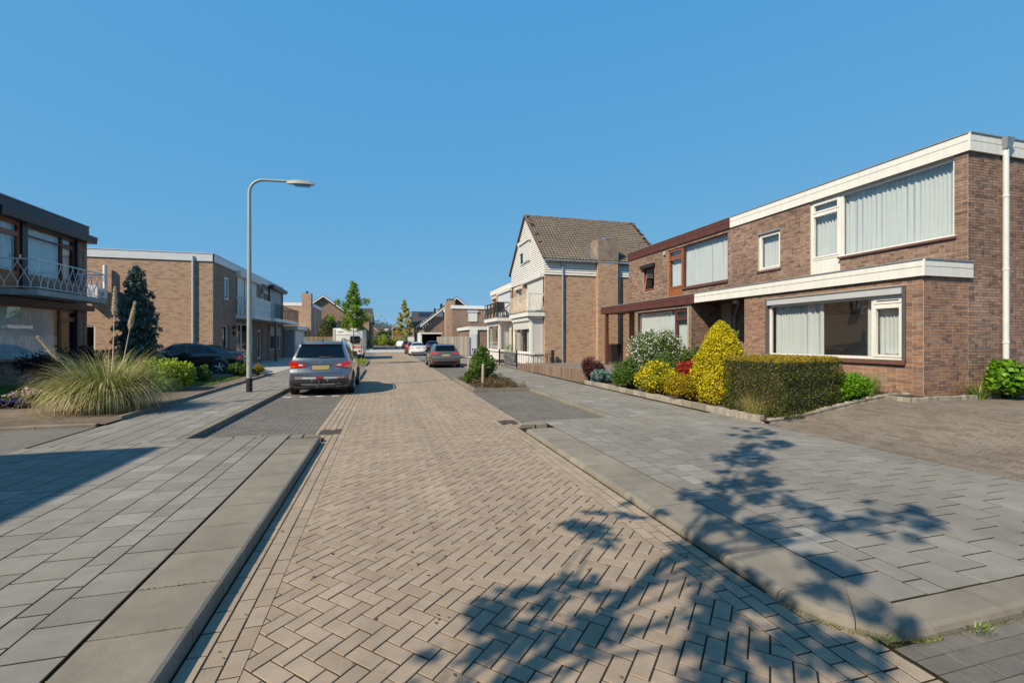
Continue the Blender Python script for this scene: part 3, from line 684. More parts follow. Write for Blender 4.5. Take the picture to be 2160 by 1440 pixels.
sheet('lot_right', rect(7.12, 9.2, 44, 62), 0.10, 'asphalt', thick=.2)
sheet('driveway_left', rect(-14, -5.16, 1.5, 10.2), 0.085, 'bay_brick', thick=.2)
slope('garden_bed_left', -16, -5.06, 10.2, 23.6, lambda x: .13 + .05 * min(max((-5.1 - x) / 3, 0), 1), 'soil')
slope('lawn_left', -11.9, -7.2, 14.2, 18.8, lambda x: .135 + .06 * min(max((-5.1 - x) / 3, 0), 1), 'lawn')
slope('lawn_strip_left', -8.6, -5.75, 17.6, 21.2, lambda x: .145 + .05 * min(max((-5.1 - x) / 3, 0), 1), 'lawn')
sheet('forecourt_left', rect(-30, -5.06, 23.6, 60), 0.12, 'pale_paving', thick=.2)
sheet('yard_left', rect(-60, -5.06, 60, 112), 0.10, 'soil', thick=.2)
sheet('lot_left', rect(-60, -16, -3, 23.6), 0.1, 'soil', thick=.2)
eb = MB().box(-5.13, -5.07, 10.75, 22.6, -.05, .09).build('garden_edging_left', 'kerb_concrete', kind='structure')
y = 10.75
while y < 22.5: stone(eb, rect(-5.14, -5.06, y + .003, y + .997), .185, .0, .008, 'edging_stone'); y += 1.0
er = MB().box(7.13, 7.19, 7.3, 15.5, -.05, .09).build('garden_edging_right', 'edging', kind='structure')
y = 7.35
while y < 15.4:
    L = rng.uniform(.10, .14) if y < 8.6 else rng.uniform(.3, .5); o = MB().slab(rect(7.11 + rng.uniform(-.01, .01), 7.2, y + .003, y + L - .003), .0, .19 + rng.uniform(-.012, .015), .008).build('edging_stone', 'edging', er); y += L
x = 7.22
for i in range(34): MB().slab(rect(x + .003, x + .107, 7.21, 7.3), .0, zr(x) + .10 + rng.uniform(-.012, .012), .008).build('edging_stone', 'edging', er); x += .11
x = 10.25
for i in range(50): MB().slab(rect(x + .003, x + .107, 6.64, 6.72), .0, zr(x) + .09 + rng.uniform(-.012, .012), .008).build('edging_stone', 'edging', er); x += .11
for k in range(4): MB().slab(rect(10.2, 10.28, 6.73 + k * .12, 6.845 + k * .12), 0, zr(10.2) + .09, .008).build('edging_stone', 'edging', er)
for i in range(10): straight(eb, 10.12, 10.22, -6.06 - i, -5.16 - i if i == 0 else -5.06 - i, .15, .012, axis='x', name='edging_stone')
# low wall of upright palisade stones in front of the terrace
pw = thing('palisade_wall', 'low wall of upright brown palisade stones along the pavement edge', 'wall', (7.3, 20.3, .1))
A, B = (7.62, 16.6), (6.98, 23.8); nst = 52
for i in range(nst):
    t = i / (nst - 1); px, py = A[0] + (B[0] - A[0]) * t, A[1] + (B[1] - A[1]) * t
    MB().slab(rect(px - .05, px + .06, py - .066, py + .066), 0.0, .52 - .1 * t + rng.uniform(-.02, .02), .012).build('palisade_stone', 'palisade', pw)
MB().hexa([(7.0, 23.87, 0), (7.1, 23.87, 0), (8.6, 24.2, 0), (8.6, 24.3, 0)], [(7.0, 23.87, .4), (7.1, 23.87, .4), (8.6, 24.2, .4), (8.6, 24.3, .4)]).build('end_wall', 'palisade', pw)
MB().prism([(7.05, 23.8), (7.68, 16.6), (7.75, 16.6), (8.6, 24.0)], .0, .398).build('terrace_edge', 'drive_brick', kind='structure')
# ------------------------------------------------------------------ house kit
def wall(parent, F, u0, u1, z0, z1, holes=(), mat='mortar', thick=0.22, name='wall'):
    us = sorted({u0, u1, *[h for q in holes for h in q[:2] if u0 < h < u1]}); zs = sorted({z0, z1, *[h for q in holes for h in q[2:] if z0 < h < z1]})
    solid = lambda a, b: not any(q[0] < a < q[1] and q[2] < b < q[3] for q in holes); b = MB(); g = {}
    for i in range(len(us) - 1):
        for j in range(len(zs) - 1): g[i, j] = solid((us[i] + us[i + 1]) / 2, (zs[j] + zs[j + 1]) / 2)
    for (i, j), s in g.items():
        if not s: continue
        a, c, e, f = us[i], us[i + 1], zs[j], zs[j + 1]
        for d in (0, -thick): b.add([F.p(a, e, d), F.p(c, e, d), F.p(c, f, d), F.p(a, f, d)], [(0, 1, 2, 3)])
        for (di, dj, p, q) in ((-1, 0, (a, e), (a, f)), (1, 0, (c, e), (c, f)), (0, -1, (a, e), (c, e)), (0, 1, (a, f), (c, f))):
            if not g.get((i + di, j + dj), False): b.add([F.p(*p, 0), F.p(*q, 0), F.p(*q, -thick), F.p(*p, -thick)], [(0, 1, 2, 3)])
    return b.build(name, mat, parent)
def bricks(wallobj, sets, mat, limit=300):
    """sets: (frame, u0, u1, z0, z1, holes)"""
    P = Pieces(); CH = 0.0622
    for (F, u0, u1, z0, z1, holes) in sets:
        n = int(round((z1 - z0) / CH)); ch = (z1 - z0) / n; g = random.Random(int(u0 * 100) + int(z0 * 31))
        for r in range(n):
            zc = z0 + (r + .5) * ch; iv = [(u0, u1)]
            for (a, b_, c, d) in holes:
                if c - .01 < zc < d + .01:
                    nv = []
                    for (p, q) in iv:
                        if b_ <= p or a >= q: nv.append((p, q)); continue
                        if a > p: nv.append((p, a))
                        if b_ < q: nv.append((b_, q))
                    iv = nv
            for (p, q) in iv:
                u = p; first = True; run = 0
                while u < q - 0.012:
                    if first: wd = .105 if r % 2 else .215; first = False
                    else:
                        wd = .105 if (g.random() < .34 or run >= 4) else .215; run = 0 if wd < .15 else run + 1
                    e = min(u + wd, q); e = q if q - e < .05 else e; c = (u + e) / 2; wdt = round(e - u - .010, 3); hh = round(ch - .011, 4)
                    if wdt > .01:
                        pt = F.p(c, zc, 0); v = view(*pt); size = 0
                        if v and inview(*pt):
                            dd = Vector((pt[0], pt[1], pt[2] - 1.7)); size = wdt * abs(dd.x * F.n[0] + dd.y * F.n[1]) / dd.length ** 3
                        dep = round(g.choice((.004, .006, .007, .009)), 3)
                        def bld(b, loc, F=F, w2=wdt / 2, h2=hh / 2, dep=dep):
                            vs = []
                            for d in (-.004, dep):
                                for (a, z) in ((-w2, -h2), (w2, -h2), (w2, h2), (-w2, h2)): vs.append((loc[0] + F.u[0] * a + F.n[0] * d, loc[1] + F.u[1] * a + F.n[1] * d, loc[2] + z))
                            b.add(vs, [(4, 5, 6, 7), (0, 1, 5, 4), (1, 2, 6, 5), (2, 3, 7, 6), (3, 0, 4, 7)])
                        P.add(size, bld, (id(F), wdt, hh, dep), pt)
                    u = e
    P.finish('brick', mat, wallobj, limit)
def curtain(parent, F, u0, u1, z0, z1, d, mat='net_curtain', pitch=.13, amp=.03, seed=1):
    g = random.Random(seed); n = max(6, int((u1 - u0) / pitch * 6)); b = MB(); ph = g.uniform(0, 6); top = []; vs = []
    for i in range(n + 1):
        u = u0 + (u1 - u0) * i / n
        if i % 9 == 0: spd = g.uniform(.4, 1.7); am = g.uniform(.5, 1.7)
        ph += (2 * math.pi * (u1 - u0) / n / pitch) * spd * g.uniform(.8, 1.2); o = math.sin(ph) * amp * am + g.uniform(-.003, .003)
        vs.append(F.p(u, z0, d + o * 1.25)); vs.append(F.p(u + math.cos(ph) * .008, z1, d + o * .6))
    b.add(vs, [(2 * i, 2 * i + 2, 2 * i + 3, 2 * i + 1) for i in range(n)]); return b.build('curtain', mat, parent, smooth=True)
def window(parent, F, u0, u1, z0, z1, mat='white_trim', mull=(), rails=(), rec=.09, fw=.055, glass='glass', curt=None, cmat='net_curtain', name='window', depth=.07, sash=(), pane_d=.03, sill=None, low=None):
    """frame with mullions at u, rails (ua, ub, z); a pane in every field; sash = fields with their own inner frame; low = solid panel below z"""
    b = MB(); d0, d1 = -rec - depth, -rec
    b.fbox(F, u0, u0 + fw, z0, z1, d0, d1).fbox(F, u1 - fw, u1, z0, z1, d0, d1).fbox(F, u0 + fw, u1 - fw, z0, z0 + fw, d0, d1).fbox(F, u0 + fw, u1 - fw, z1 - fw, z1, d0, d1)
    ed = [u0 + fw / 2] + sorted(mull) + [u1 - fw / 2]
    for m in mull: b.fbox(F, m - fw / 2, m + fw / 2, z0 + fw, z1 - fw, d0, d1 + .003)
    w = b.build(name, mat, parent)
    for i in range(len(ed) - 1):
        a, c = ed[i] + fw / 2, ed[i + 1] - fw / 2; zz = [z0 + fw]
        for (ra, rb, rz) in rails:
            if ra <= (a + c) / 2 <= rb: zz += [rz]
        zz.append(z1 - fw); zz.sort()
        for k in zz[1:-1]: MB().fbox(F, a, c, k - fw / 2, k + fw / 2, d0, d1 + .002).build('rail', mat, w)
        for j in range(len(zz) - 1):
            p = zz[j] + (fw / 2 if j else 0); q = zz[j + 1] - (fw / 2 if j < len(zz) - 2 else 0); aa, cc = a, c
            if low and i in low and j == 0: MB().fbox(F, a, c, p, q, d0 + .02, d1 - .01).build('panel', mat, w); continue
            if i in sash:
                s = MB(); t = .05; e0, e1 = d0 + .01, d1 + .016
                s.fbox(F, a, a + t, p, q, e0, e1).fbox(F, c - t, c, p, q, e0, e1).fbox(F, a + t, c - t, p, p + t, e0, e1).fbox(F, a + t, c - t, q - t, q, e0, e1); s.build('sash', mat, w)
                aa, cc, p, q = a + t, c - t, p + t, q - t
            MB().fbox(F, aa, cc, p, q, d0 + pane_d, d0 + pane_d + .006).build('pane', glass, w)
    for k, cu in enumerate(curt or ()):
        curtain(w, F, cu[0], cu[1], z0 + .02 if len(cu) < 3 else cu[2], z1 - .02, d0 - .1, cmat, seed=k + int(u0 * 7))
    if sill: MB().fbox(F, u0 - .04, u1 + .04, z0 - .07, z0 - .004, -rec - .02, .045).build('sill', sill, w)
    return w
def room(parent, F, u0, u1, z0, z1, depth=3.5, mat='interior', d=-.26, name='room'):
    b = MB(); q = lambda *c: b.add([F.p(*x) for x in c], [(0, 1, 2, 3)])
    q((u0, z0, d - depth), (u1, z0, d - depth), (u1, z1, d - depth), (u0, z1, d - depth)); q((u0, z0, d), (u1, z0, d), (u1, z0, d - depth), (u0, z0, d - depth)); q((u0, z1, d), (u1, z1, d), (u1, z1, d - depth), (u0, z1, d - depth))
    q((u0, z0, d), (u0, z1, d), (u0, z1, d - depth), (u0, z0, d - depth)); q((u1, z0, d), (u1, z1, d), (u1, z1, d - depth), (u1, z0, d - depth)); return b.build(name, mat, parent)
def fascia(parent, F, u0, u1, z0, z1, mat, d=.03, split=.42, coping='lead', name='fascia_board', cop=.028):
    zm = z1 - (z1 - z0) * split
    MB().fbox(F, u0, u1, z0, zm - .006, -.02, d).build(name, mat, parent); MB().fbox(F, u0, u1, zm + .006, z1, -.02, d).build(name, mat, parent)
    MB().fbox(F, u0, u1, zm - .006, zm + .006, -.02, d - .014).build('groove', 'black_trim', parent)
    if coping: MB().fbox(F, u0, u1, z1 + .002, z1 + cop, -.2, d + .02).build('coping', coping, parent)
def downpipe(parent, x, y, z0, z1, mat='pvc_grey', r=.045, hopper=True, dirn=(0, -1)):
    o = MB().tube([(x, y, z0), (x, y, z1)], r, 12).build('downpipe', mat, parent, smooth=40)
    for k in range(3): z = z0 + (z1 - z0) * (.2 + .3 * k); MB().tube([(x, y, z - .025), (x, y, z + .025)], r + .008, 12).build('bracket', mat, o)
    if hopper: MB().hexa([(x - .075, y - .06, z1 - .04), (x + .075, y - .06, z1 - .04), (x + .075, y + .06, z1 - .04), (x - .075, y + .06, z1 - .04)], [(x - .13, y - .1, z1 + .2), (x + .13, y - .1, z1 + .2), (x + .13, y + .08, z1 + .2), (x - .13, y + .08, z1 + .2)]).build('hopper', 'zinc', o)
    return o
def shutter(parent, F, u0, u1, z0, z1, d, mat='shutter_white', pitch=.055, frame=None):
    o = MB().fbox(F, u0, u1, z0, z1, d - .02, d).build('roller_shutter', mat, parent); n = int((z1 - z0) / pitch); b = MB()
    for i in range(n): z = z0 + i * (z1 - z0) / n; b.fbox(F, u0 + .01, u1 - .01, z + .004, z + (z1 - z0) / n - .004, d, d + .007)
    b.build('slats', mat, o)
    for a in (u0, u1): MB().fbox(F, a - .03, a + .03, z0, z1, d - .02, d + .02).build('guide', frame or mat, o)
    return o
def shutter_box(parent, F, u0, u1, z0, z1, d0, d1, mat):
    h = z1 - z0
    return MB().hexa([F.p(u0, z0, d0), F.p(u1, z0, d0), F.p(u1, z0, d1 - .03), F.p(u0, z0, d1 - .03)], [F.p(u0, z1, d0), F.p(u1, z1, d0), F.p(u1, z1, d1), F.p(u0, z1, d1)]).build('shutter_box', mat, parent)
def shell(parent, x0, x1, y0, y1, z0, z1, roof='bitumen', mat='brown_brick_wall', skip=()):
    """roof slab and the plain outer walls that close a house off"""
    MB().box(x0, x1, y0, y1, z1 - .12, z1 - .02).build('roof', roof, parent)
    for nm, q in (('w', (x0, x0 + .2, y0, y1)), ('e', (x1 - .2, x1, y0, y1)), ('s', (x0, x1, y0, y0 + .2)), ('n', (x0, x1, y1 - .2, y1))):
        if nm not in skip: MB().box(*q, z0, z1 - .13).build('wall', mat, parent)

# ------------------------------------------------------------------ right: white trimmed house and its brown trimmed neighbour
GZ = 0.36
FM = Fr((12.4, 0), (0, 1), (-1, 0)); FE = Fr((11.05, 0), (0, 1), (-1, 0)); FS = Fr((0, 7.02), (1, 0), (0, -1))
hA = thing('brick_house', 'brown brick house with white fascia boards and white window frames beside the driveway', 'house', (13, 10.5, GZ))
hB = thing('brick_house', 'brown brick house with dark brown fascia boards and canopy joined to the white trimmed house', 'house', (13, 18, GZ))
YS = 14.2
holesA = [(7.27, 10.92, 4.04, 5.82), (9.96, 10.92, 3.55, 5.82), (12.0, 12.93, 4.06, 5.3), (12.5, 13.45, GZ, 2.55)]
wA = wall(hA, FM, 7.034, YS, GZ, 5.86, holesA)
heA = [(7.36, 11.2, 1.2, 2.9)]
wAe = wall(hA, FE, 7.034, 12.06, GZ, 3.06, heA)
wAs = wall(hA, FS, 12.403, 22, GZ, 5.86); wAes = wall(hA, Fr((0, 7.024), (1, 0), (0, -1)), 11.053, 12.39, GZ, 3.06)
FP = Fr((0, 12.06), (1, 0), (0, 1)); wAp = wall(hA, FP, 11.06, 12.4, GZ, 3.06)
FSE = Fr((0, 7.024), (1, 0), (0, -1))
bricks(wAs, [(FS, 12.4, 15.5, GZ, 5.86, ())], 'house_brick', 150)
bricks(wAes, [(FSE, 11.05, 12.4, GZ, 3.06, ())], 'warm_brick', 300)
bricks(wAe, [(FE, 7.026, 12.05, GZ, 3.06, heA)], 'warm_brick', 300)
bricks(wA, [(FM, 7.022, YS, 2.4, 5.86, holesA), (FM, 12.1, YS, GZ, 2.4, holesA)], 'house_brick', 300)
shell(hA, 12.43, 22, 7.05, YS, GZ, 6.2, skip=('w', 's'))
window(hA, FM, 7.27, 9.96, 4.04, 5.82, 'white_trim', curt=[(7.3, 9.94)], rec=.05, fw=.05)
wd = window(hA, FM, 9.97, 10.92, 3.55, 5.82, 'white_trim', rails=[(9, 12, 5.45), (9, 12, 4.1)], sash=(0,), curt=[(10.0, 10.9, 4.05)], rec=.05, fw=.06, low=(0,), name='balcony_door')
MB().fbox(FM, 7.22, 10.0, 3.985, 4.036, -.05, .06).build('window_sill', 'sill_tile', hA); MB().fbox(FM, 7.22, 9.99, 4.038, 4.06, -.05, .045).build('sill_strip', 'white_trim', hA)
window(hA, FM, 12.0, 12.93, 4.06, 5.3, 'white_trim', sash=(0,), curt=[(12.03, 12.9)], rec=.07, sill='sill_tile')
MB().fbox(FM, 11.97, 12.96, 5.302, 5.36, -.05, .012).build('lintel', 'lead', hA)
# ground floor window with its dark surround and screen box
b = MB(); b.fbox(FE, 7.36, 7.43, 1.2, 2.9, -.1, .035).fbox(FE, 11.13, 11.2, 1.2, 2.9, -.1, .035).fbox(FE, 7.43, 11.13, 2.86, 2.9, -.1, .035); b.build('window_surround', 'grey_trim', hA)
MB().fbox(FE, 7.432, 11.128, 2.72, 2.855, -.1, .05).build('screen_box', 'pvc_grey', hA)
window(hA, FE, 7.43, 11.13, 1.24, 2.72, 'white_trim', mull=(8.12,), rails=[(7, 8.1, 2.5)], sash=(0,), rec=.06, fw=.06, curt=[(9.5, 11.08), (8.14, 8.34), (7.47, 8.1)])
MB().fbox(FE, 7.36, 11.2, 1.14, 1.236, -.1, .07).build('window_sill', 'sill_tile', hA)
room(hA, FE, 7.3, 11.9, .62, 2.95, 6.0); room(hA, FM, 7.2, 10.95, 3.45, 5.84, 3.6, 'interior'); room(hA, FM, 11.7, 13.2, 3.45, 5.84, 3.0, 'interior')
# porch: door, glass blocks, lamp
window(hA, FM, 12.5, 13.45, GZ, 2.55, 'brown_trim', sash=(0,), low=(0,), rails=[(12, 14, 1.3)], rec=.05, name='front_door')
room(hA, FM, 12.3, 13.6, GZ, 2.6, 1.5, 'interior_dark')
for i in range(2):
    for j in range(3): MB().fbox(FM, 12.14 + i * .19, 12.28 + i * .19, 1.95 + j * .22, 2.1 + j * .22, -.01, .012).build('glass_block', 'pale_grey_trim', hA)
MB().box(11.6, 11.72, 13.0, 13.2, 2.95, 3.055).build('porch_lamp', 'pure_white', hA)
MB().tube([(12.3, 13.9, GZ), (12.3, 13.9, 2.6), (12.28, 13.75, 2.85), (12.2, 13.6, 3.0)], .035, 8).build('rain_pipe', 'zinc', hA)
MB().box(10.98, 12.4, 7.0, 14.40, 3.10, 3.36).build('extension_roof', 'bitumen', hA); MB().box(10.99, 12.39, 7.03, 14.41, 3.065, 3.095).build('soffit', 'brown_trim', hA)
FEf = Fr((11.0, 0), (0, 1), (-1, 0)); fascia(hA, FEf, 6.975, 14.42, 3.06, 3.40, 'white_trim'); fascia(hA, Fr((0, 6.99), (1, 0), (0, -1)), 10.985, 12.47, 3.06, 3.40, 'white_trim', d=.03)
FMf = Fr((12.375, 0), (0, 1), (-1, 0)); fascia(hA, FMf, 6.965, YS, 5.86, 6.24, 'white_trim'); fascia(hA, Fr((0, 6.985), (1, 0), (0, -1)), 12.36, 22, 5.86, 6.24, 'white_trim')
MB().box(12.335, 12.36, 6.94, 6.985, 5.855, 6.25).build('corner_post', 'white_trim', hA); MB().box(10.96, 10.99, 6.95, 6.99, 3.055, 3.41).build('corner_post', 'white_trim', hA)
downpipe(hA, 13.47, 6.93, zr(13) + .1, 6.03, 'pipe_white', .055)
# brown neighbour
holesB = [(14.36, 18.16, 3.92, 5.74), (17.1, 18.16, 3.55, 5.74), (19.25, 20.22, 4.07, 5.3)]
wB = wall(hB, FM, YS + .002, 21.6, GZ, 5.86, holesB)
bricks(wB, [(FM, YS + .01, 21.59, 3.3, 5.86, holesB), (FM, 18.7, 21.59, GZ, 3.3, holesB)], 'house_brick', 200)
heB = [(14.85, 18.6, 1.2, 2.92)]
wBe = wall(hB, FE, 14.73, 18.75, GZ, 3.06, heB); bricks(wBe, [(FE, 14.73, 18.74, GZ, 3.06, heB)], 'house_brick', 60)
FQ = Fr((0, 14.72), (1, 0), (0, -1)); wBs = wall(hB, FQ, 11.053, 12.39, GZ, 3.06); bricks(wBs, [(FQ, 11.05, 12.4, GZ, 3.06, ())], 'house_brick', 200)
MB().box(11.07, 12.4, 18.53, 18.75, GZ, 3.05).build('wall', 'brown_brick_wall', hB)
shell(hB, 12.43, 22, YS, 21.6, GZ, 6.2, skip=('w', 's'))
window(hB, FM, 14.36, 17.08, 3.92, 5.74, 'brown_trim', curt=[(14.4, 17.05)], rec=.04, fw=.06)
window(hB, FM, 17.09, 18.16, 3.55, 5.74, 'wood_frame', rails=[(17, 19, 5.35), (17, 19, 4.0)], sash=(0,), low=(0,), curt=[(17.15, 18.1, 4.0)], rec=.04, name='balcony_door')
MB().fbox(FM, 14.34, 17.1, 3.86, 3.916, -.05, .07).build('window_sill', 'sill_tile', hB)
ws = window(hB, FM, 19.25, 20.22, 4.07, 5.18, 'dark_wood_frame', rec=.05, curt=None, sash=())
t = MB(); s0 = [(19.31, 4.14), (20.16, 4.14), (20.16, 5.08), (19.31, 5.08)]
for (a, c) in (((19.31, 4.14), (20.16, 4.14)), ((20.16, 4.14), (20.16, 5.08)), ((20.16, 5.08), (19.31, 5.08)), ((19.31, 5.08), (19.31, 4.14))):
    k = lambda z: -.04 - .16 * (z - 4.14)
    t.bar(FM.p(a[0], a[1], k(a[1])), FM.p(c[0], c[1], k(c[1])), .05)
t.build('tilted_sash', 'wood_frame', ws); shutter_box(hB, FM, 19.15, 20.32, 5.2, 5.36, 0, .17, 'black_trim')
window(hB, FE, 14.85, 18.6, 1.2, 2.92, 'brown_trim', mull=(15.75,), rails=[(14, 15.7, 2.55)], sash=(0,), rec=.06, curt=[(14.9, 18.55)], fw=.07)
room(hB, FE, 14.8, 18.7, .62, 2.98, 5); room(hB, FM, 14.3, 18.2, 3.45, 5.84, 3.5); room(hB, FM, 19.0, 20.5, 3.45, 5.84, 3, 'interior_dark')
MB().box(10.98, 12.4, 14.44, 22.02, 3.10, 3.34).build('canopy_roof', 'bitumen', hB); MB().box(10.99, 12.39, 14.44, 22.0, 3.065, 3.095).build('soffit', 'brown_trim', hB)
fascia(hB, FEf, 14.425, 22.05, 3.04, 3.38, 'brown_trim'); fascia(hB, Fr((0, 22.05), (1, 0), (0, 1)), 11.0, 12.4, 3.04, 3.38, 'brown_trim'); fascia(hB, FMf, YS + .003, 21.65, 5.86, 6.24, 'brown_trim')
MB().box(11.02, 11.16, 21.5, 21.66, .3, 3.06).build('canopy_post', 'brown_trim', hB); MB().box(11.04, 11.14, 21.45, 21.5, .3, 2.0).build('post_board', 'brown_trim', hB)
MB().box(12.33, 12.38, 18.3, 18.42, 5.6, 5.75).build('alarm_box', 'pvc_grey', hB)

# things in and at the white trimmed house
b = MB(); b.tube([(12.2, 8.6, 2.94), (12.2, 8.6, 2.35)], .006, 6).lathe([(.02, 2.36), (.11, 2.3), (.18, 2.05), (.17, 2.05), (.02, 2.28)], (12.2, 8.6, 0), 20)
b.build('pendant_lamp', 'black_plastic', label='dark pendant lamp hanging behind the big ground floor window', cat='lamp')
b = MB(); b.lathe([(.0, 0), (.05, 0), (.055, .02), (.03, .05), (.12, .09), (.2, .15), (.19, .15), (.10, .1), (0, .09)], (11.29, 7.72, 1.24), 20); b.build('planter_bowl', 'bowl_white', label='white footed bowl on the sill inside the casement window', cat='bowl', smooth=35)
so = thing('sofa', 'dark sofa in the room behind the big ground floor window', 'sofa', (13.2, 9.2, .62))
MB().box(12.9, 13.6, 8.4, 10.2, .63, 1.05).build('seat', 'interior_dark', so); MB().box(13.45, 13.65, 8.4, 10.2, 1.05, 1.5).build('backrest', 'interior_dark', so)
for y in (8.28, 10.2): MB().box(12.9, 13.6, y, y + .12, .63, 1.25).build('armrest', 'interior_dark', so)

# ------------------------------------------------------------------ right: gabled house, with roof tiles one by one
G2 = .3; FG = Fr((8.5, 0), (0, 1), (-1, 0)); FGs = Fr((0, 23.9), (1, 0), (0, -1))
hC = thing('gabled_house', 'tan brick house with steep grey tiled roof and white boarded gable', 'house', (10, 27, G2))
hg = [(24.05, 27.6, 3.35, 5.2), (28.5, 29.5, 4.0, 5.1), (24.3, 27.6, .9, 2.9)]
wall(hC, FG, 23.91, 30.75, G2, 5.33, hg, 'tan_brick_wall'); wall(hC, FGs, 8.503, 16.0, G2, 5.33, (), 'tan_brick_wall')
MB().box(15.8, 16, 23.9, 30.75, G2, 6.2).build('wall', 'tan_brick_wall', hC); MB().box(8.5, 16, 30.55, 30.75, G2, 6.2).build('wall', 'tan_brick_wall', hC)
for i in range(7):                                                                  # boarding on the side
    z = 5.335 + i * .13; MB().hexa([(8.47, 23.85, z), (16, 23.85, z), (16, 23.95, z), (8.47, 23.95, z)], [(8.47, 23.88, z + .116), (16, 23.88, z + .116), (16, 23.95, z + .116), (8.47, 23.95, z + .116)]).build('board', 'white_trim', hC)
RY, RZ, EZ, EYf = 27.42, 9.45, 6.22, 30.95
ztop = lambda y: EZ + (RZ - EZ) * ((y - 23.85) / (RY - 23.85) if y < RY else (EYf - y) / (EYf - RY))
for i in range(33):                                                                 # boarding on the gable
    z = 5.335 + i * .128; z2 = z + .126
    if z2 > RZ - .12: break
    def ext(zz): 
        if zz <= EZ: return 23.87, 30.75
        k = (zz - EZ) / (RZ - EZ); return 23.87 + (RY - 23.87) * k + .03, EYf - (EYf - RY) * k - .06
    (a, c), (a2, c2) = ext(z), ext(z2)
    z2 -= .03; MB().hexa([(8.44, a, z), (8.5, a, z), (8.5, c, z), (8.44, c, z)], [(8.462, a2, z2), (8.5, a2, z2), (8.5, c2, z2), (8.462, c2, z2)]).build('board', 'white_trim', hC)
MB().add([(8.49, 23.9, 5.34), (8.49, 30.72, 5.34), (8.49, 30.72, 6.25), (8.49, RY, RZ - .15), (8.49, 23.9, 6.25)], [(0, 1, 2, 3, 4)]).build('lap_shade_backing', 'lead', hC)  # dark backing seen through the widened board gaps, stands in for lap shade
gw = window(hC, Fr((8.44, 0), (0, 1), (-1, 0)), 26.4, 28.45, 6.5, 7.75, 'white_trim', mull=(27.6,), rec=-.05, depth=.06, glass='car_glass')
shutter(gw, Fr((8.36, 0), (0, 1), (-1, 0)), 26.45, 27.58, 6.55, 7.75, 0); shutter(gw, Fr((8.36, 0), (0, 1), (-1, 0)), 27.62, 28.4, 7.2, 7.75, 0); shutter_box(gw, Fr((8.44, 0), (0, 1), (-1, 0)), 26.3, 28.6, 7.75, 7.95, 0, .2, 'white_trim')
MB().hexa([(8.35, 23.72, 6.12), (16.1, 23.72, 6.12), (16.1, RY, RZ - .06), (8.35, RY, RZ - .06)], [(8.35, 23.72, 6.17), (16.1, 23.72, 6.17), (16.1, RY, RZ), (8.35, RY, RZ)]).build('roof', 'bitumen', hC)
roofC = [o for o in hC.children if o.name.startswith('roof')][-1]
MB().hexa([(8.35, RY, RZ - .06), (16.1, RY, RZ - .06), (16.1, EYf + .1, EZ - .1), (8.35, EYf + .1, EZ - .1)], [(8.35, RY, RZ + .04), (16.1, RY, RZ + .04), (16.1, EYf + .1, EZ), (8.35, EYf + .1, EZ)]).build('back_slope', 'dark_roof', hC)
P = Pieces(); nr, nc = 21, 38; sl = Vector((0, RY - 23.70, RZ - 6.16)); L = sl.length; sl.normalize(); nrm = Vector((0, -sl.z, sl.y)); tw = 7.75 / nc
for r in range(nr):
    for c in range(nc):
        p0 = Vector((8.35 + c * tw, 23.70, 6.17)) + sl * (L * r / nr); v = view(*p0); dd = p0 - Vector((0, 0, 1.7)); size = 1 / dd.length ** 2
        if 11.55 < p0.x < 12.9 and r < 7: size = 0
        def bld(b, loc, lift=rng.uniform(-.004, .006)):
            p = Vector(loc); vs = []
            for (s, h0) in ((-.02, .06), (L / nr * 1.06, .022)):
                for (a, h) in ((0, .0), (.28, .03), (.55, .036), (.8, .006), (1.02, .002)): vs.append(tuple(p + Vector((a * tw, 0, 0)) + sl * s + nrm * (h0 + h + lift)))
            for (a, h) in ((0, -.012), (1.02, -.012)): vs.append(tuple(p + Vector((a * tw, 0, 0)) + sl * -.02 + nrm * (.03 + h)))
            b.add(vs, [(i, i + 1, i + 6, i + 5) for i in range(4)] + [(10, 11, 4, 3, 2, 1, 0)])
        P.add(size, bld, ('t',), tuple(p0))
P.finish('roof_tile', 'roof_tile', roofC, 300)
for k in range(20): MB().tube([(8.33 + k * .39, RY, RZ + .01), (8.33 + k * .39 + .4, RY, RZ + .03)], .1, 8).build('ridge_tile', 'roof_tile', roofC)
b = MB(); g = random.Random(3)
for i in range(34):
    e = False; p = Vector((g.uniform(8.4, 16) if e else g.choice((8.4 + g.random() * .25, 16 - g.random() * .25)), 23.7, 6.17)) + sl * (L * (g.uniform(.97, 1.0) if e else g.uniform(.3, 1))) + nrm * .08
    if e: p += nrm * .05
    b.lathe([(0, .022), (.05, .018), (.085 + g.random() * .05, .0)], tuple(p), 7)
b.build('lichen', 'lichen', roofC, kind='stuff')
MB().hexa([(8.33, 23.66, 6.1), (8.36, 23.66, 6.1), (8.36, RY, RZ - .02), (8.33, RY, RZ - .02)], [(8.33, 23.66, 6.24), (8.36, 23.66, 6.24), (8.36, RY, RZ + .09), (8.33, RY, RZ + .09)]).build('verge_board', 'dark_wood_frame', hC)
MB().hexa([(8.33, RY + .002, RZ - .04), (8.36, RY + .002, RZ - .04), (8.36, EYf + .1, EZ - .1), (8.33, EYf + .1, EZ - .1)], [(8.33, RY + .002, RZ + .09), (8.36, RY + .002, RZ + .09), (8.36, EYf + .1, EZ + .02), (8.33, EYf + .1, EZ + .02)]).build('verge_board', 'dark_wood_frame', hC)
MB().tube([(8.4, 23.66, 6.1), (16.1, 23.66, 6.1)], .06, 8).build('gutter', 'zinc', hC)
chm = MB().box(11.6, 12.85, 23.62, 24.6, G2, 6.2).build('chimney', 'tan_brick_wall', hC)
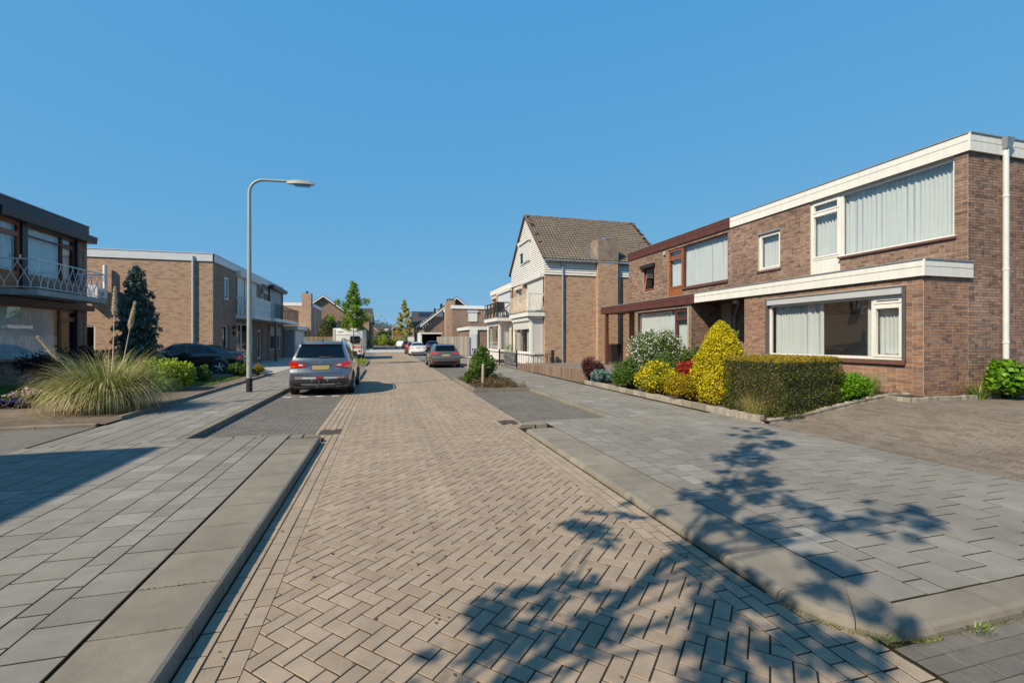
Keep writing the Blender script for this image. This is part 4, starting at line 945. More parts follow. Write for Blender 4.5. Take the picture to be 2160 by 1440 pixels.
MB().box(11.58, 12.87, 23.60, 24.62, 6.2, 7.4).build('chimney_head', 'chimney_render', chm); MB().lathe([(.0, .0), (.16, .0), (.16, .06), (.26, .08), (.26, .12), (0, .2)], (12.2, 24.0, 7.4), 16).build('cowl', 'alloy', chm)
MB().add([(11.15, 23.66, 6.26), (11.6, 23.64, 6.2), (11.6, 24.4, 6.98), (11.35, 24.3, 6.85)], [(0, 1, 2, 3)]).build('flashing', 'alloy', chm)
downpipe(hC, 9.53, 23.82, .4, 5.85, 'zinc', .05); downpipe(hC, 13.05, 23.82, .4, 6.0, 'pipe_white', .05, False)
# first floor of the gabled house
window(hC, FG, 24.05, 27.6, 3.35, 5.2, 'white_trim', mull=(26.9,), rec=.05, glass='glass', curt=[(26.95, 27.55)])
shutter(hC, Fr((8.43, 0), (0, 1), (-1, 0)), 24.1, 26.85, 3.4, 5.2, 0); shutter_box(hC, FG, 24.0, 27.9, 5.2, 5.42, 0, .25, 'white_trim')
window(hC, FG, 28.5, 29.5, 4.0, 5.0, 'white_trim', rec=.05, sash=(0,), curt=[(28.6, 29.1)]); shutter_box(hC, FG, 28.35, 29.65, 5.0, 5.16, 0, .18, 'white_trim')
room(hC, FG, 24.0, 30.6, 3.3, 5.3, 3); room(hC, FG, 24.0, 30.6, .5, 3.0, 5)
def bay_window(h, y0, y1, x0, zfl, face_shut, mat='white_trim'):
    F1 = Fr((x0, 0), (0, 1), (-1, 0)); F2 = Fr((0, y0), (1, 0), (0, -1))
    wall(h, F1, y0 + .01, y1, G2, 3.0, [(y0 + .2, y1 - .2, .95, 2.75)], mat, .1, 'bay_front'); wall(h, F2, x0 + .003, 8.49, G2, 3.0, [(x0 + .12, 8.42, .95, 2.85)], mat, .1, 'bay_side')
    w1 = window(h, F1, y0 + .2, y1 - .2, .95, 2.75, mat, rec=.02, depth=.05, curt=[(y0 + .3, y0 + 1.1), (y1 - 1.0, y1 - .3)])
    if face_shut:
        shutter(h, F2, x0 + .13, 8.41, .97, 2.84, .0); shutter(w1, F1, y0 + .2, y1 - .2, 2.3, 2.76, .02); shutter_box(h, F1, y0 + .05, y1 - .1, 2.76, 2.95, 0, .14, mat); shutter_box(h, F2, x0 + .05, 8.45, 2.85, 2.98, 0, .12, mat)
    else: window(h, F2, x0 + .12, 8.42, .95, 2.85, mat, rec=.02, depth=.05, curt=[(x0 + .15, 8.4)], cmat='grey_curtain')
    MB().box(x0 - .22, 8.49, y0 - .25, y1 + .15, 3.0, 3.24).build('balcony_slab', 'white_trim', h)
    MB().box(x0 - .24, 8.49, y0 - .27, y1 + .17, 3.245, 3.285).build('balcony_edge', 'lead', h)
    MB().fbox(F1, y0 - .03, y1 + .03, .86, .93, 0, .07).build('bay_sill', mat, h); MB().fbox(F2, x0 - .03, 8.49, .86, .93, 0, .07).build('bay_sill', mat, h)
bay_window(hC, 24.15, 27.7, 7.72, 3.24, True)
rl = MB(); post = [(7.55, 23.95), (7.55, 27.8), (8.45, 23.95)]
def railing(h, path, z0, z1, mat, pitch, style, name='railing', top=.022):
    r = MB()
    for a, c in path: r.tube([(*a, z1), (*c, z1)], top, 6); r.tube([(*a, z0 + .06), (*c, z0 + .06)], .014, 6)
    o = r.build(name, mat, h); pts = []
    for a, c in path:
        L = math.dist(a, c); n = max(1, int(L / pitch))
        for i in range(n):
            p = [a[k] + (c[k] - a[k]) * (i + .0) / n for k in range(2)]; q = [a[k] + (c[k] - a[k]) * (i + 1) / n for k in range(2)]; m = [(p[k] + q[k]) / 2 for k in range(2)]; b = MB()
            if style == 'diamond':
                zt, zb = z1 - .08, z0 + .2; b.tube([(*m, zt), (*m, z1)], .011, 5).tube([(*m, z0 + .06), (*m, zb)], .013, 5).tube([(*m, zt), (*q, (zt + zb) / 2), (*m, zb)], .010, 5).tube([(*m, zt), (*p, (zt + zb) / 2), (*m, zb)], .010, 5)
            elif style == 'wave':
                b.tube([(p[0], p[1], z0 + .06), (m[0], m[1], z0 + .45), (p[0] * .4 + q[0] * .6, p[1] * .4 + q[1] * .6, z0 + .7), (p[0], p[1], z1)], .012, 5).tube([(q[0], q[1], z0 + .06), (m[0], m[1], z0 + .3), (*q, z1)], .009, 5)
            elif style == 'bars': b.tube([(*p, z0 + .06), (*p, z1)], .011, 5)
            elif style == 'slat':
                d = Vector((q[0] - p[0], q[1] - p[1], 0)).normalized() * (L / n * .31)
                nn = Vector((-d.y, d.x, 0)).normalized() * .012; z_ = [z0 + .02, z0 + .3, z0 + .5, z0 + .7, z1]
                wv = [1, .6, 1, .6, 1]
                for k in range(4): b.hexa([(m[0] - d.x * wv[k] - nn.x, m[1] - d.y * wv[k] - nn.y, z_[k]), (m[0] + d.x * wv[k] - nn.x, m[1] + d.y * wv[k] - nn.y, z_[k]), (m[0] + d.x * wv[k] + nn.x, m[1] + d.y * wv[k] + nn.y, z_[k]), (m[0] - d.x * wv[k] + nn.x, m[1] - d.y * wv[k] + nn.y, z_[k])],
                                            [(m[0] - d.x * wv[k + 1] - nn.x, m[1] - d.y * wv[k + 1] - nn.y, z_[k + 1]), (m[0] + d.x * wv[k + 1] - nn.x, m[1] + d.y * wv[k + 1] - nn.y, z_[k + 1]), (m[0] + d.x * wv[k + 1] + nn.x, m[1] + d.y * wv[k + 1] + nn.y, z_[k + 1]), (m[0] - d.x * wv[k + 1] + nn.x, m[1] - d.y * wv[k + 1] + nn.y, z_[k + 1])])
            elif style == 'cross':
                b.bar((*p, z0 + .1), (*q, z1 - .05), .05).bar((*q, z0 + .1), (*p, z1 - .05), .05).bar((*p, z0), (*p, z1), .08)
            b.build('baluster', mat, o)
    return o
railing(hC, [((8.45, 23.95), (7.55, 23.95)), ((7.55, 23.95), (7.55, 27.8))], 3.28, 4.25, 'iron_cream', .17, 'wave')
MB().box(7.5, 7.62, 23.9, 24.02, 3.28, 4.3).build('railing_post', 'white_trim', hC)
# flat roofed half beside it
hD = thing('flat_roofed_house', 'flat roofed brick house with black cross railing balcony beside the gabled house', 'house', (10, 34, G2))
wall(hD, FG, 30.752, 37.4, G2, 5.35, [(31.0, 34.6, 3.35, 5.2), (35.6, 36.6, 4.0, 5.0)], 'tan_brick_wall'); shell(hD, 8.53, 16, 30.76, 37.4, G2, 5.72, mat='tan_brick_wall', skip=('w', 's'))
fascia(hD, Fr((8.47, 0), (0, 1), (-1, 0)), 30.76, 37.45, 5.35, 5.74, 'white_trim'); fascia(hD, Fr((0, 37.42), (1, 0), (0, 1)), 8.47, 16, 5.35, 5.74, 'white_trim')
window(hD, FG, 31.0, 34.6, 3.35, 5.2, 'white_trim', mull=(33.6,), rec=.05); shutter(hD, Fr((8.44, 0), (0, 1), (-1, 0)), 31.05, 34.5, 3.4, 5.2, 0, 'pale_grey_trim'); shutter_box(hD, FG, 30.9, 34.8, 5.16, 5.36, 0, .2, 'white_trim')
window(hD, FG, 35.6, 36.6, 4.0, 5.0, 'white_trim', rec=.05, sash=(0,)); shutter_box(hD, FG, 35.5, 36.7, 5.0, 5.15, 0, .17, 'white_trim'); room(hD, FG, 30.9, 37.2, 3.3, 5.3, 3, 'interior_dark'); room(hD, FG, 30.9, 37.2, .5, 3.0, 4, 'interior')
bay_window(hD, 31.0, 34.8, 7.6, 3.2, False)
railing(hD, [((8.45, 30.9), (7.45, 30.9)), ((7.45, 30.9), (7.45, 35.0))], 3.28, 4.3, 'black_plastic', 1.0, 'cross', top=.04)
# balcony chairs
for i in range(2):
    ch = thing('balcony_chair', 'black chair on the cross railing balcony of the flat roofed house', 'chair', (7.95, 31.4 + i * 1.1, 3.29), group='balcony chairs'); x, y = 7.95, 31.4 + i * 1.1
    MB().box(x - .25, x + .25, y - .25, y + .25, 3.7, 3.75).build('seat', 'black_plastic', ch); MB().hexa([(x - .25, y + .2, 3.75), (x + .25, y + .2, 3.75), (x + .25, y + .25, 3.75), (x - .25, y + .25, 3.75)], [(x - .25, y + .33, 4.35), (x + .25, y + .33, 4.35), (x + .25, y + .37, 4.35), (x - .25, y + .37, 4.35)]).build('backrest', 'black_plastic', ch)
    for sx in (-.22, .22):
        for sy in (-.22, .22): MB().bar((x + sx, y + sy, 3.29), (x + sx, y + sy, 3.7), .03).build('leg', 'black_plastic', ch)

# ------------------------------------------------------------------ left: house with the diamond railing balcony
XL = -12.1; FL = Fr((XL, 0), (0, 1), (1, 0)); gL = .15
hE = thing('brick_house', 'dark trimmed brick house with wooden windows and balcony with pale diamond railing', 'house', (-13, 20, gL))
hl = [(18.55, 22.6, 3.95, 5.72), (18.55, 19.75, 3.3, 5.72), (17.0, 22.6, .98, 2.88)]
wE = wall(hE, FL, 12.5, 23.1, gL, 6.04, hl); bricks(wE, [(FL, 16.5, 23.09, gL, 6.04, hl)], 'house_brick', 200)
shell(hE, -20, XL + .02, 12.5, 23.1, gL, 6.4, skip=('e',))
MB().box(XL - .2, XL + .06, 12.5, 23.16, 6.04, 6.40).build('fascia_board', 'black_trim', hE); MB().box(-20, XL + .09, 12.45, 23.2, 6.402, 6.44).build('coping', 'zinc', hE)
FLb = Fr((XL + .06, 0), (0, 1), (1, 0)); shutter_box(hE, FLb, 18.3, 23.25, 5.72, 6.0, -.06, .26, 'black_trim'); shutter_box(hE, FL, 16.4, 23.2, 2.88, 3.1, 0, .26, 'black_trim')
window(hE, FL, 18.62, 19.6, 3.3, 5.72, 'wood_frame', rails=[(18, 20, 5.3), (18, 20, 3.95)], sash=(0,), low=(0,), rec=.06, glass='bright_glass', curt=[(18.7, 19.5, 3.9)], cmat='grey_curtain', name='balcony_door')
MB().fbox(FL, 19.6, 19.85, 3.3, 5.72, -.14, .02).build('post', 'black_trim', hE)
window(hE, FL, 19.86, 22.45, 3.95, 5.72, 'dark_wood_frame', mull=(21.65,), rails=[(19, 23, 5.35)], sash=(1,), rec=.06, glass='bright_glass', curt=[(19.9, 21.6), (21.7, 22.4)], cmat='grey_curtain')
window(hE, FL, 17.0, 22.6, .98, 2.88, 'wood_frame', mull=(21.6,), rails=[(21.6, 23, 2.5)], sash=(1,), rec=.06, glass='bright_glass', curt=[(17.1, 21.5)], cmat='grey_curtain')
MB().fbox(FL, 16.9, 22.7, .9, .976, -.1, .06).build('window_sill', 'black_trim', hE); MB().fbox(FL, 22.45, 22.62, .9, 2.88, -.2, .04).build('post', 'black_trim', hE); MB().fbox(FL, 22.46, 22.6, 3.9, 5.72, -.2, .04).build('post', 'black_trim', hE)
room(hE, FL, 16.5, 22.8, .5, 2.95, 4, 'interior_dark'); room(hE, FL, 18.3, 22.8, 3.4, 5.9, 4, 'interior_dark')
MB().box(XL, -11.0, 18.5, 22.35, 3.16, 3.34).build('balcony_slab', 'concrete', hE)
railing(hE, [((XL + .03, 18.52), (-11.03, 18.52)), ((-11.03, 18.52), (-11.03, 22.33)), ((-11.03, 22.33), (XL + .05, 22.33))], 3.36, 4.33, 'iron_pale', .30, 'diamond')
MB().lathe([(0, 0), (.03, 0), (.03, .1), (0, .1)], (XL + .04, 19.45, 4.5), 8).build('door_handle', 'alloy', hE)
# house across the shade edge, just outside the picture: its roof edge throws the shade on the near pavement
hZ = thing('corner_house', 'flat roofed brick corner house whose shade falls on the near pavement', 'house', (-13, 0, .1))
MB().box(-20, -9.35, -7, 4.42, .1, 6.0).build('wall', 'brown_brick_wall', hZ); MB().box(-20.1, -9.3, -7, 4.47, 6.0, 6.42).build('fascia', 'white_trim', hZ)
FZ = Fr((-9.35, 0), (0, 1), (1, 0)); window(hZ, FZ, -5, -2, 1, 2.7, 'white_trim', rec=-.08); window(hZ, FZ, -1, 3, 1, 2.7, 'white_trim', rec=-.08); window(hZ, FZ, -5, 3, 4, 5.7, 'white_trim', mull=(-2, 1), rec=-.08)
MB().box(-20, -9.5, -6.9, 4.3, 6.42, 6.44).build('roof', 'bitumen', hZ)

# ------------------------------------------------------------------ left: flat roofed pair with white and black balconies
g2 = .15; X2 = -8.9; F2 = Fr((X2, 0), (0, 1), (1, 0)); F2s = Fr((0, 27.6), (1, 0), (0, -1))
hF = thing('flat_roofed_house', 'flat roofed tan brick house with grey fascia and white slatted balcony', 'house', (-10, 31, g2))
h2 = [(29.35, 30.3, 4.0, 5.3), (29.1, 30.25, .3, 2.5), (31.6, 35.7, 3.3, 5.6), (31.6, 35.3, .9, 2.7), (37.3, 38.2, 4.3, 5.1), (36.3, 37.6, .3, 2.4)]
wall(hF, F2, 27.61, 39.4, g2, 5.85, h2, 'brown_brick_wall'); wall(hF, F2s, -20, X2 - .003, g2, 5.85, [(-14.9, -14.1, .2, 2.4)], 'tan_brick_wall'); shell(hF, -20, X2, 27.62, 39.4, g2, 6.25, skip=('e', 's'))
fascia(hF, Fr((X2 + .02, 0), (0, 1), (1, 0)), 27.55, 39.4, 5.85, 6.25, 'pale_grey_trim', split=.08, coping='pure_white'); fascia(hF, Fr((0, 27.58), (1, 0), (0, -1)), -20, X2 + .05, 5.85, 6.25, 'pale_grey_trim', split=.08, coping='pure_white')
downpipe(hF, -9.8, 27.52, .3, 6.1, 'pvc_grey', .06, False)
window(hF, F2, 29.35, 30.3, 4.0, 5.3, 'pure_white', sash=(0,), rec=.05, curt=[(29.4, 29.9)]); window(hF, F2, 29.1, 30.25, .3, 2.5, 'pure_white', rec=.12, name='front_door', rails=[(29, 31, .9)], low=(0,))
window(hF, F2s, -14.9, -14.1, .2, 2.4, 'pure_white', rec=.02, glass='car_glass', name='side_door')
shutter(hF, Fr((X2 + .05, 0), (0, 1), (1, 0)), 31.6, 35.7, 3.3, 5.6, 0, 'shutter_white', frame='pure_white'); shutter_box(hF, F2, 31.4, 36.2, 5.6, 5.95, 0, .3, 'shutter_white'); MB().fbox(F2, 32.9, 33.0, 3.3, 5.6, .05, .08).build('guide_post', 'shutter_grey', hF)
window(hF, F2, 31.6, 35.3, .9, 2.7, 'white_trim', mull=(32.7,), rec=.05, curt=[(31.7, 32.6)]); window(hF, F2, 37.3, 38.2, 4.3, 5.1, 'pure_white', sash=(0,), rec=.05); shutter_box(hF, F2, 37.1, 38.5, 5.1, 5.35, 0, .2, 'shutter_grey'); window(hF, F2, 36.3, 37.6, .3, 2.4, 'pure_white', rec=.1, name='front_door', sash=(0,))
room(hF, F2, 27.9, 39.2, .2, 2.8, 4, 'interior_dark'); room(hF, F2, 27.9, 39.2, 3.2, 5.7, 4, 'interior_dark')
MB().box(X2, -7.85, 31.4, 35.6, 3.0, 3.22).build('balcony_slab', 'white_trim', hF)
railing(hF, [((X2, 31.42), (-7.88, 31.42)), ((-7.88, 31.42), (-7.88, 35.55))], 3.22, 4.3, 'pure_white', .21, 'slat', top=.05)
for k, z in enumerate((2.35, 2.0)): MB().fbox(F2, 30.75, 31.05, z, z + .18, 0, .16).build('letter_box' if k else 'wall_lamp', 'black_plastic', hF)
hG = thing('flat_roofed_house', 'flat roofed brick house with grey roller shutters and black metal balcony', 'house', (-10, 42, g2))
h3 = [(39.6, 43.5, 3.3, 5.7), (39.8, 43.6, .9, 2.7)]
wall(hG, F2, 39.402, 44.7, g2, 5.85, h3, 'brown_brick_wall'); shell(hG, -20, X2, 39.41, 44.7, g2, 6.25, skip=('e', 's')); fascia(hG, Fr((X2 + .02, 0), (0, 1), (1, 0)), 39.41, 44.72, 5.85, 6.25, 'pale_grey_trim', split=.08, coping='pure_white')
shutter(hG, Fr((X2 + .05, 0), (0, 1), (1, 0)), 39.6, 43.5, 3.3, 5.7, 0, 'shutter_grey', frame='black_trim'); shutter_box(hG, F2, 39.4, 44.5, 5.7, 6.0, 0, .4, 'black_trim')
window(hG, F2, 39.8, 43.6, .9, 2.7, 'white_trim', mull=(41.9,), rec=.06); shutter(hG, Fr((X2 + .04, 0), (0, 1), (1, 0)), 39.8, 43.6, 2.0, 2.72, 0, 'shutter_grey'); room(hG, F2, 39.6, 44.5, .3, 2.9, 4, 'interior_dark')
MB().box(X2, -7.6, 35.65, 44.9, 3.0, 3.22).build('balcony_slab', 'white_trim', hG); MB().box(-7.75, -7.6, 36.0, 36.2, .15, 3.0).build('balcony_post', 'grey_trim', hG)
railing(hG, [((-7.66, 35.7), (-7.66, 44.8)), ((-7.66, 44.8), (X2, 44.8))], 3.22, 4.25, 'iron_navy', .16, 'bars')
MB().box(-11, -8.0, 44.75, 50, .1, 2.6).build('garage', 'shutter_grey', hG); MB().box(-11.1, -7.7, 44.72, 50, 2.6, 2.95).build('garage_fascia', 'white_trim', hG); MB().box(-8.0, -7.95, 45.1, 49.6, .1, 2.5).build('garage_door', 'shutter_white', hG)
# air conditioner and flue at the side wall
ac = thing('air_conditioner', 'white air conditioner unit on the side wall of the grey fascia house', 'air conditioner', (-14.0, 27.2, 3.7))
MB().box(-14.5, -13.75, 27.1, 27.45, 3.72, 4.38).build('casing', 'pure_white', ac); MB().lathe([(.0, .0), (.24, .0), (.26, .02), (.28, .0)], (-14.2, 27.1, 4.05), 20)
for x in (-14.4, -13.85): MB().box(x - .02, x + .02, 27.08, 27.6, 3.66, 3.71).build('bracket', 'black_plastic', ac)
b = MB(); 
for k in range(5): r = .06 + .05 * k; b.tube([(-14.22 + r * math.cos(a), 27.085, 4.05 + r * math.sin(a)) for a in np.linspace(0, 2 * math.pi, 21)], .006, 4, False)
b.build('fan_grille', 'pvc_grey', ac)
MB().tube([(-13.58, 27.4, 3.75), (-13.58, 27.4, 5.42)], .09, 12).build('flue_pipe', 'pure_white', smooth=40, label='white vertical flue pipe beside the air conditioner', cat='pipe')
# ------------------------------------------------------------------ houses further down the street
def far_win(h, F, u0, u1, z0, z1, mat='pure_white', shut=None):
    w = MB().fbox(F, u0, u1, z0, z1, -.02, .03).build('window', mat, h); n = 2 if u1 - u0 > 1.6 else 1
    for k in range(n):
        a = u0 + (u1 - u0) * k / n + .07; c = u0 + (u1 - u0) * (k + 1) / n - .07
        MB().fbox(F, a, c, z0 + .07, z1 - .07, .031, .04).build('pane', 'solar', w)
    if shut: MB().fbox(F, u0, u1, z0 - .05, z1 + .05, .045, .09).build('shutter', shut, w); shutter_box(w, F, u0 - .1, u1 + .1, z1 + .05, z1 + .25, 0, .2, shut)
    return w
hH = thing('flat_roofed_house', 'tan flat roofed house with corner chimney and white fascia behind the fence', 'house', (-12, 65, .1))
MB().box(-20, -9.0, 61, 70.5, .1, 5.85).build('wall', 'tan_brick_wall', hH); MB().box(-20, -8.95, 60.95, 70.55, 5.85, 6.25).build('fascia', 'pure_white', hH); MB().box(-19.9, -9.1, 61.05, 70.4, 6.25, 6.27).build('roof', 'bitumen', hH)
MB().box(-10.0, -8.95, 60.7, 61.9, .1, 7.4).build('chimney', 'tan_brick_wall', hH); MB().lathe([(0, .3), (.15, .3), (.15, 0)], (-9.5, 61.3, 7.4), 10).build('chimney_pot', 'black_plastic', hH)
Fh = Fr((0, 61), (1, 0), (0, -1)); far_win(hH, Fh, -14.6, -12.6, 3.3, 5.1, 'pure_white', 'shutter_white'); MB().box(-16, -9.4, 58.6, 61, 2.75, 3.25).build('canopy', 'pure_white', hH); MB().box(-12.0, -10.0, 59, 60.9, .1, 2.75).build('porch', 'tan_brick_wall', hH); far_win(hH, Fr((0, 59), (1, 0), (0, -1)), -14.5, -12.4, .6, 2.5); MB().box(-16, -12.1, 59.1, 60.9, .1, 2.7).build('wall', 'tan_brick_wall', hH)
MB().tube([(-8.85, 63, .2), (-8.85, 63, 3.5), (-8.7, 62.5, 5.9)], .06, 6).build('downpipe', 'pipe_white', hH)
MB().box(-9.0, -6.9, 70.8, 77, .1, 4.6).build('annex', 'brown_brick_wall', hH); MB().box(-9.0, -6.85, 70.7, 71.2, 3.6, 3.75).build('annex_trim', 'pure_white', hH)
def gable(h, xc, hw, y0, y1, z0, ez, rz, mat, roof='dark_roof', over=.25, trim='pure_white', left=None, lz=None):
    xl = xc - hw if left is None else left; xr = xc + hw; lz = ez if lz is None else lz
    MB().add([(xl, y0, z0), (xr, y0, z0), (xr, y0, ez), (xc, y0, rz), (xl, y0, lz), (xl, y1, z0), (xr, y1, z0), (xr, y1, ez), (xc, y1, rz), (xl, y1, lz)], [(0, 1, 2, 3, 4), (5, 9, 8, 7, 6), (0, 5, 6, 1), (1, 6, 7, 2), (0, 4, 9, 5)]).build('wall', mat, h)
    for (xe, ze) in ((xr, ez), (xl, lz)):
        k = (rz - ze) / (xc - xe); x2 = xe + (over if xe > xc else -over); z2 = rz + k * (xc - x2) * -1; z2 = rz - k * (xc - x2)
        MB().hexa([(xc, y0 - over, rz - .0), (x2, y0 - over, z2), (x2, y1, z2), (xc, y1, rz)], [(xc, y0 - over, rz + .22), (x2, y0 - over, z2 + .22), (x2, y1, z2 + .22), (xc, y1, rz + .22)]).build('roof', roof, h)
        MB().hexa([(xc, y0 - over - .05, rz - .14), (x2, y0 - over - .05, z2 - .14), (x2, y0 - over, z2 - .14), (xc, y0 - over, rz - .14)], [(xc, y0 - over - .05, rz + .1), (x2, y0 - over - .05, z2 + .1), (x2, y0 - over, z2 + .1), (xc, y0 - over, rz + .1)]).build('barge_board', trim, h)
hI = thing('gabled_house', 'brown brick gable with white barge boards behind the caravan', 'house', (-9.9, 80, .1)); gable(hI, -9.9, 4.2, 80, 90, .1, 5.7, 8.8, 'brown_brick_wall', over=.45)
MB().box(-6.6, -4.4, 80.3, 88, 5.4, 7.0).build('dormer', 'pale_grey_trim', hI); MB().box(-9, -5.6, 79.6, 80, 2.7, 3.0).build('canopy', 'pure_white', hI)
hJ = thing('dark_roofed_house', 'house with plain black roof at the left street corner', 'house', (-5, 96, .1))
MB().box(-10, -2.7, 92, 104, .1, 5.0).build('wall', 'brown_brick_wall', hJ); MB().add([(-10, 91.4, 5.0), (-2.4, 91.4, 5.0), (-2.7, 96, 8.0), (-10, 96, 8.0), (-10, 104.5, 5), (-2.4, 104.5, 5)], [(0, 1, 2, 3), (3, 2, 5, 4), (1, 5, 2), (0, 3, 4)]).build('roof', 'dark_roof', hJ)
far_win(hJ, Fr((0, 92), (1, 0), (0, -1)), -5.3, -4.4, 1, 2.4); far_win(hJ, Fr((-2.7, 0), (0, 1), (1, 0)), 94, 96, 1, 2.6); MB().box(-4.3, -3.2, 91.3, 92, .1, 5.0).build('pier', 'tan_brick_wall', hJ)
hK = thing('flat_roofed_house', 'brown flat roofed house with one closed white shutter behind the wooden fence', 'house', (11, 58, .1))
MB().box(7.7, 20, 55, 63, .1, 5.45).build('wall', 'brown_brick_wall', hK); MB().box(7.6, 20.1, 54.9, 63.1, 5.45, 5.85).build('fascia', 'pure_white', hK); MB().box(7.8, 20, 55.1, 63, 5.85, 5.87).build('roof', 'bitumen', hK); MB().box(7.0, 7.7, 55.6, 57, .1, 6.2).build('chimney', 'tan_brick_wall', hK)
Fk = Fr((0, 55), (1, 0), (0, -1)); far_win(hK, Fk, 9.65, 10.75, 3.95, 5.0, 'pure_white', 'shutter_white')
ga = thing('garage', 'small brick garage with white front and white fascia in front of the brown house', 'garage', (9.5, 48, .1))
MB().box(8.25, 14, 46, 54, .1, 2.7).build('wall', 'brown_brick_wall', ga); MB().box(8.1, 14.1, 45.9, 54, 2.7, 3.05).build('fascia', 'pure_white', ga); MB().box(8.2, 9.0, 45.85, 46, .1, 2.7).build('front', 'pure_white', ga); MB().box(8.3, 8.9, 45.8, 45.85, .2, 2.3).build('door', 'pale_grey_trim', ga)
hL = thing('gabled_house', 'brick house with low white edged gable slope and stepped roof vents at the right', 'house', (10.4, 70, .1)); gable(hL, 10.4, 5, 70, 80, .1, 4.1, 8.1, 'brown_brick_wall', over=.5)
for k in range(3): MB().box(7.2 + k * 1.0, 7.5 + k * 1.0, 72, 72.4, 5.5 + k * .75, 6.6 + k * .75).build('roof_vent', 'black_plastic', hL)
MB().box(9.05, 10.1, 69.2, 70.2, .1, 7.7).build('chimney', 'tan_brick_wall', hL); MB().box(9.2, 9.95, 69.4, 70.1, 7.7, 7.9).build('chimney_cap', 'black_plastic', hL); MB().box(7.3, 8.3, 69.9, 70, 5.2, 6.1).build('wall_panel', 'pure_white', hL)
for k in range(3): MB().bar((5.0 + k * .35, 69.4, 4.3 + k * .25), (5.4 + k * .35, 69.6, 3.4 + k * .25), .06).build('eave_strut', 'pure_white', hL)
cp = thing('carport', 'dark open carport with thin white roof edge behind the parked cars', 'carport', (5.3, 62, .1))
MB().box(4.4, 7.3, 62, 68, 2.45, 2.65).build('roof', 'pure_white', cp); MB().box(4.4, 7.2, 67.8, 68, .1, 2.45).build('back_wall', 'black_plastic', cp); MB().box(7.0, 7.2, 62.2, 67.8, .1, 2.45).build('side_wall', 'black_plastic', cp); MB().box(4.4, 4.6, 62.2, 67.8, .1, 2.45).build('side_wall', 'pure_white', cp)
hM = thing('dark_roofed_house', 'house with black roof and solar panels at the right street corner', 'house', (9, 96, .1))
MB().box(5.3, 14, 92, 104, .1, 4.4).build('wall', 'brown_brick_wall', hM); rf = MB().add([(5.1, 91.5, 4.3), (14, 91.5, 4.3), (14, 97, 7.6), (5.1, 97, 7.6), (5.1, 104, 4.3), (14, 104, 4.3)], [(0, 1, 2, 3), (3, 2, 5, 4), (0, 3, 4), (1, 5, 2)]).build('roof', 'dark_roof', hM)
MB().add([(6.4, 94.9, 6.42), (9.5, 94.9, 6.42), (9.5, 96.4, 7.32), (6.4, 96.4, 7.32)], [(0, 1, 2, 3)]).build('solar_panel', 'solar', hM)
far_win(hM, Fr((0, 92), (1, 0), (0, -1)), 6.2, 7.8, 3.2, 4.25, 'black_trim'); MB().box(5.6, 5.9, 91.6, 92, .1, 4.3).build('pier', 'tan_brick_wall', hM); MB().box(4.2, 5.2, 90, 95, .1, 2.2).build('porch', 'pure_white', hM)
# red brick terrace at the end of the street
for i, (x0, lab) in enumerate(((-4.5, 'red brick gable with dark roof at the street end beside the lamp post'), (3.0, 'red brick gable with dark roof at the street end behind the yellow tree'), (12.5, 'red brick gable with dark roof at the street end beside the solar roof'))):
    h = thing('terraced_house', lab, 'house', (x0, 150, .1), group='red brick houses at the end of the street')
    gable(h, x0, 4.6, 150, 160, .1, 2.2, 6.1, 'red_brick_wall', over=.3, left=x0 - 1.2, lz=5.2)
    MB().add([(x0 - 7.5, 152, 2.5), (x0, 152, 2.5), (x0, 156, 6.0), (x0 - 7.5, 156, 6.0)], [(0, 1, 2, 3)]).build('front_roof', 'dark_roof', h); MB().box(x0 - 7.5, x0, 152.3, 158, .1, 2.5).build('front_wall', 'red_brick_wall', h)
    MB().box(x0 - 3.6, x0 - 2.4, 153, 155, 3.4, 5.2).build('dormer', 'pure_white', h)
# ------------------------------------------------------------------ fences
def fence(name, label, A, B, n, z1, mat, thick=.025, jit=.02):
    t = thing(name, label, 'fence', (A[0], A[1], .1)); d = Vector((B[0] - A[0], B[1] - A[1], 0)); L = d.length; d.normalize(); nn = Vector((-d.y, d.x, 0)); w = L / n
    for i in range(n):
        p = Vector((A[0], A[1], 0)) + d * (i * w + .006); q = p + d * (w - .012); o = nn * (thick if i % 2 else 0); h = z1 + random.uniform(-jit, jit)
        MB().hexa([tuple(p + o + Vector((0, 0, .1))), tuple(q + o + Vector((0, 0, .1))), tuple(q + o + nn * thick + Vector((0, 0, .1))), tuple(p + o + nn * thick + Vector((0, 0, .1)))], [tuple(p + o + Vector((0, 0, h))), tuple(q + o + Vector((0, 0, h))), tuple(q + o + nn * thick + Vector((0, 0, h))), tuple(p + o + nn * thick + Vector((0, 0, h)))]).build('plank', mat, t)
    return t
fence('wooden_fence', 'weathered grey plank fence running from the white garage front along the street', (8.15, 45.7), (6.25, 58.5), 58, 2.05, 'wood_grey')
fence('wooden_fence', 'tan wooden garden fence beside the black wheelie bin and caravan', (-9.4, 51.5), (-5.3, 51.5), 26, 2.0, 'wood_tan')
nf = fence('wooden_fence', 'dark plank fence standing behind the caravan hedge', (-5.3, 51.6), (-5.2, 60), 40, 1.9, 'wood_tan')
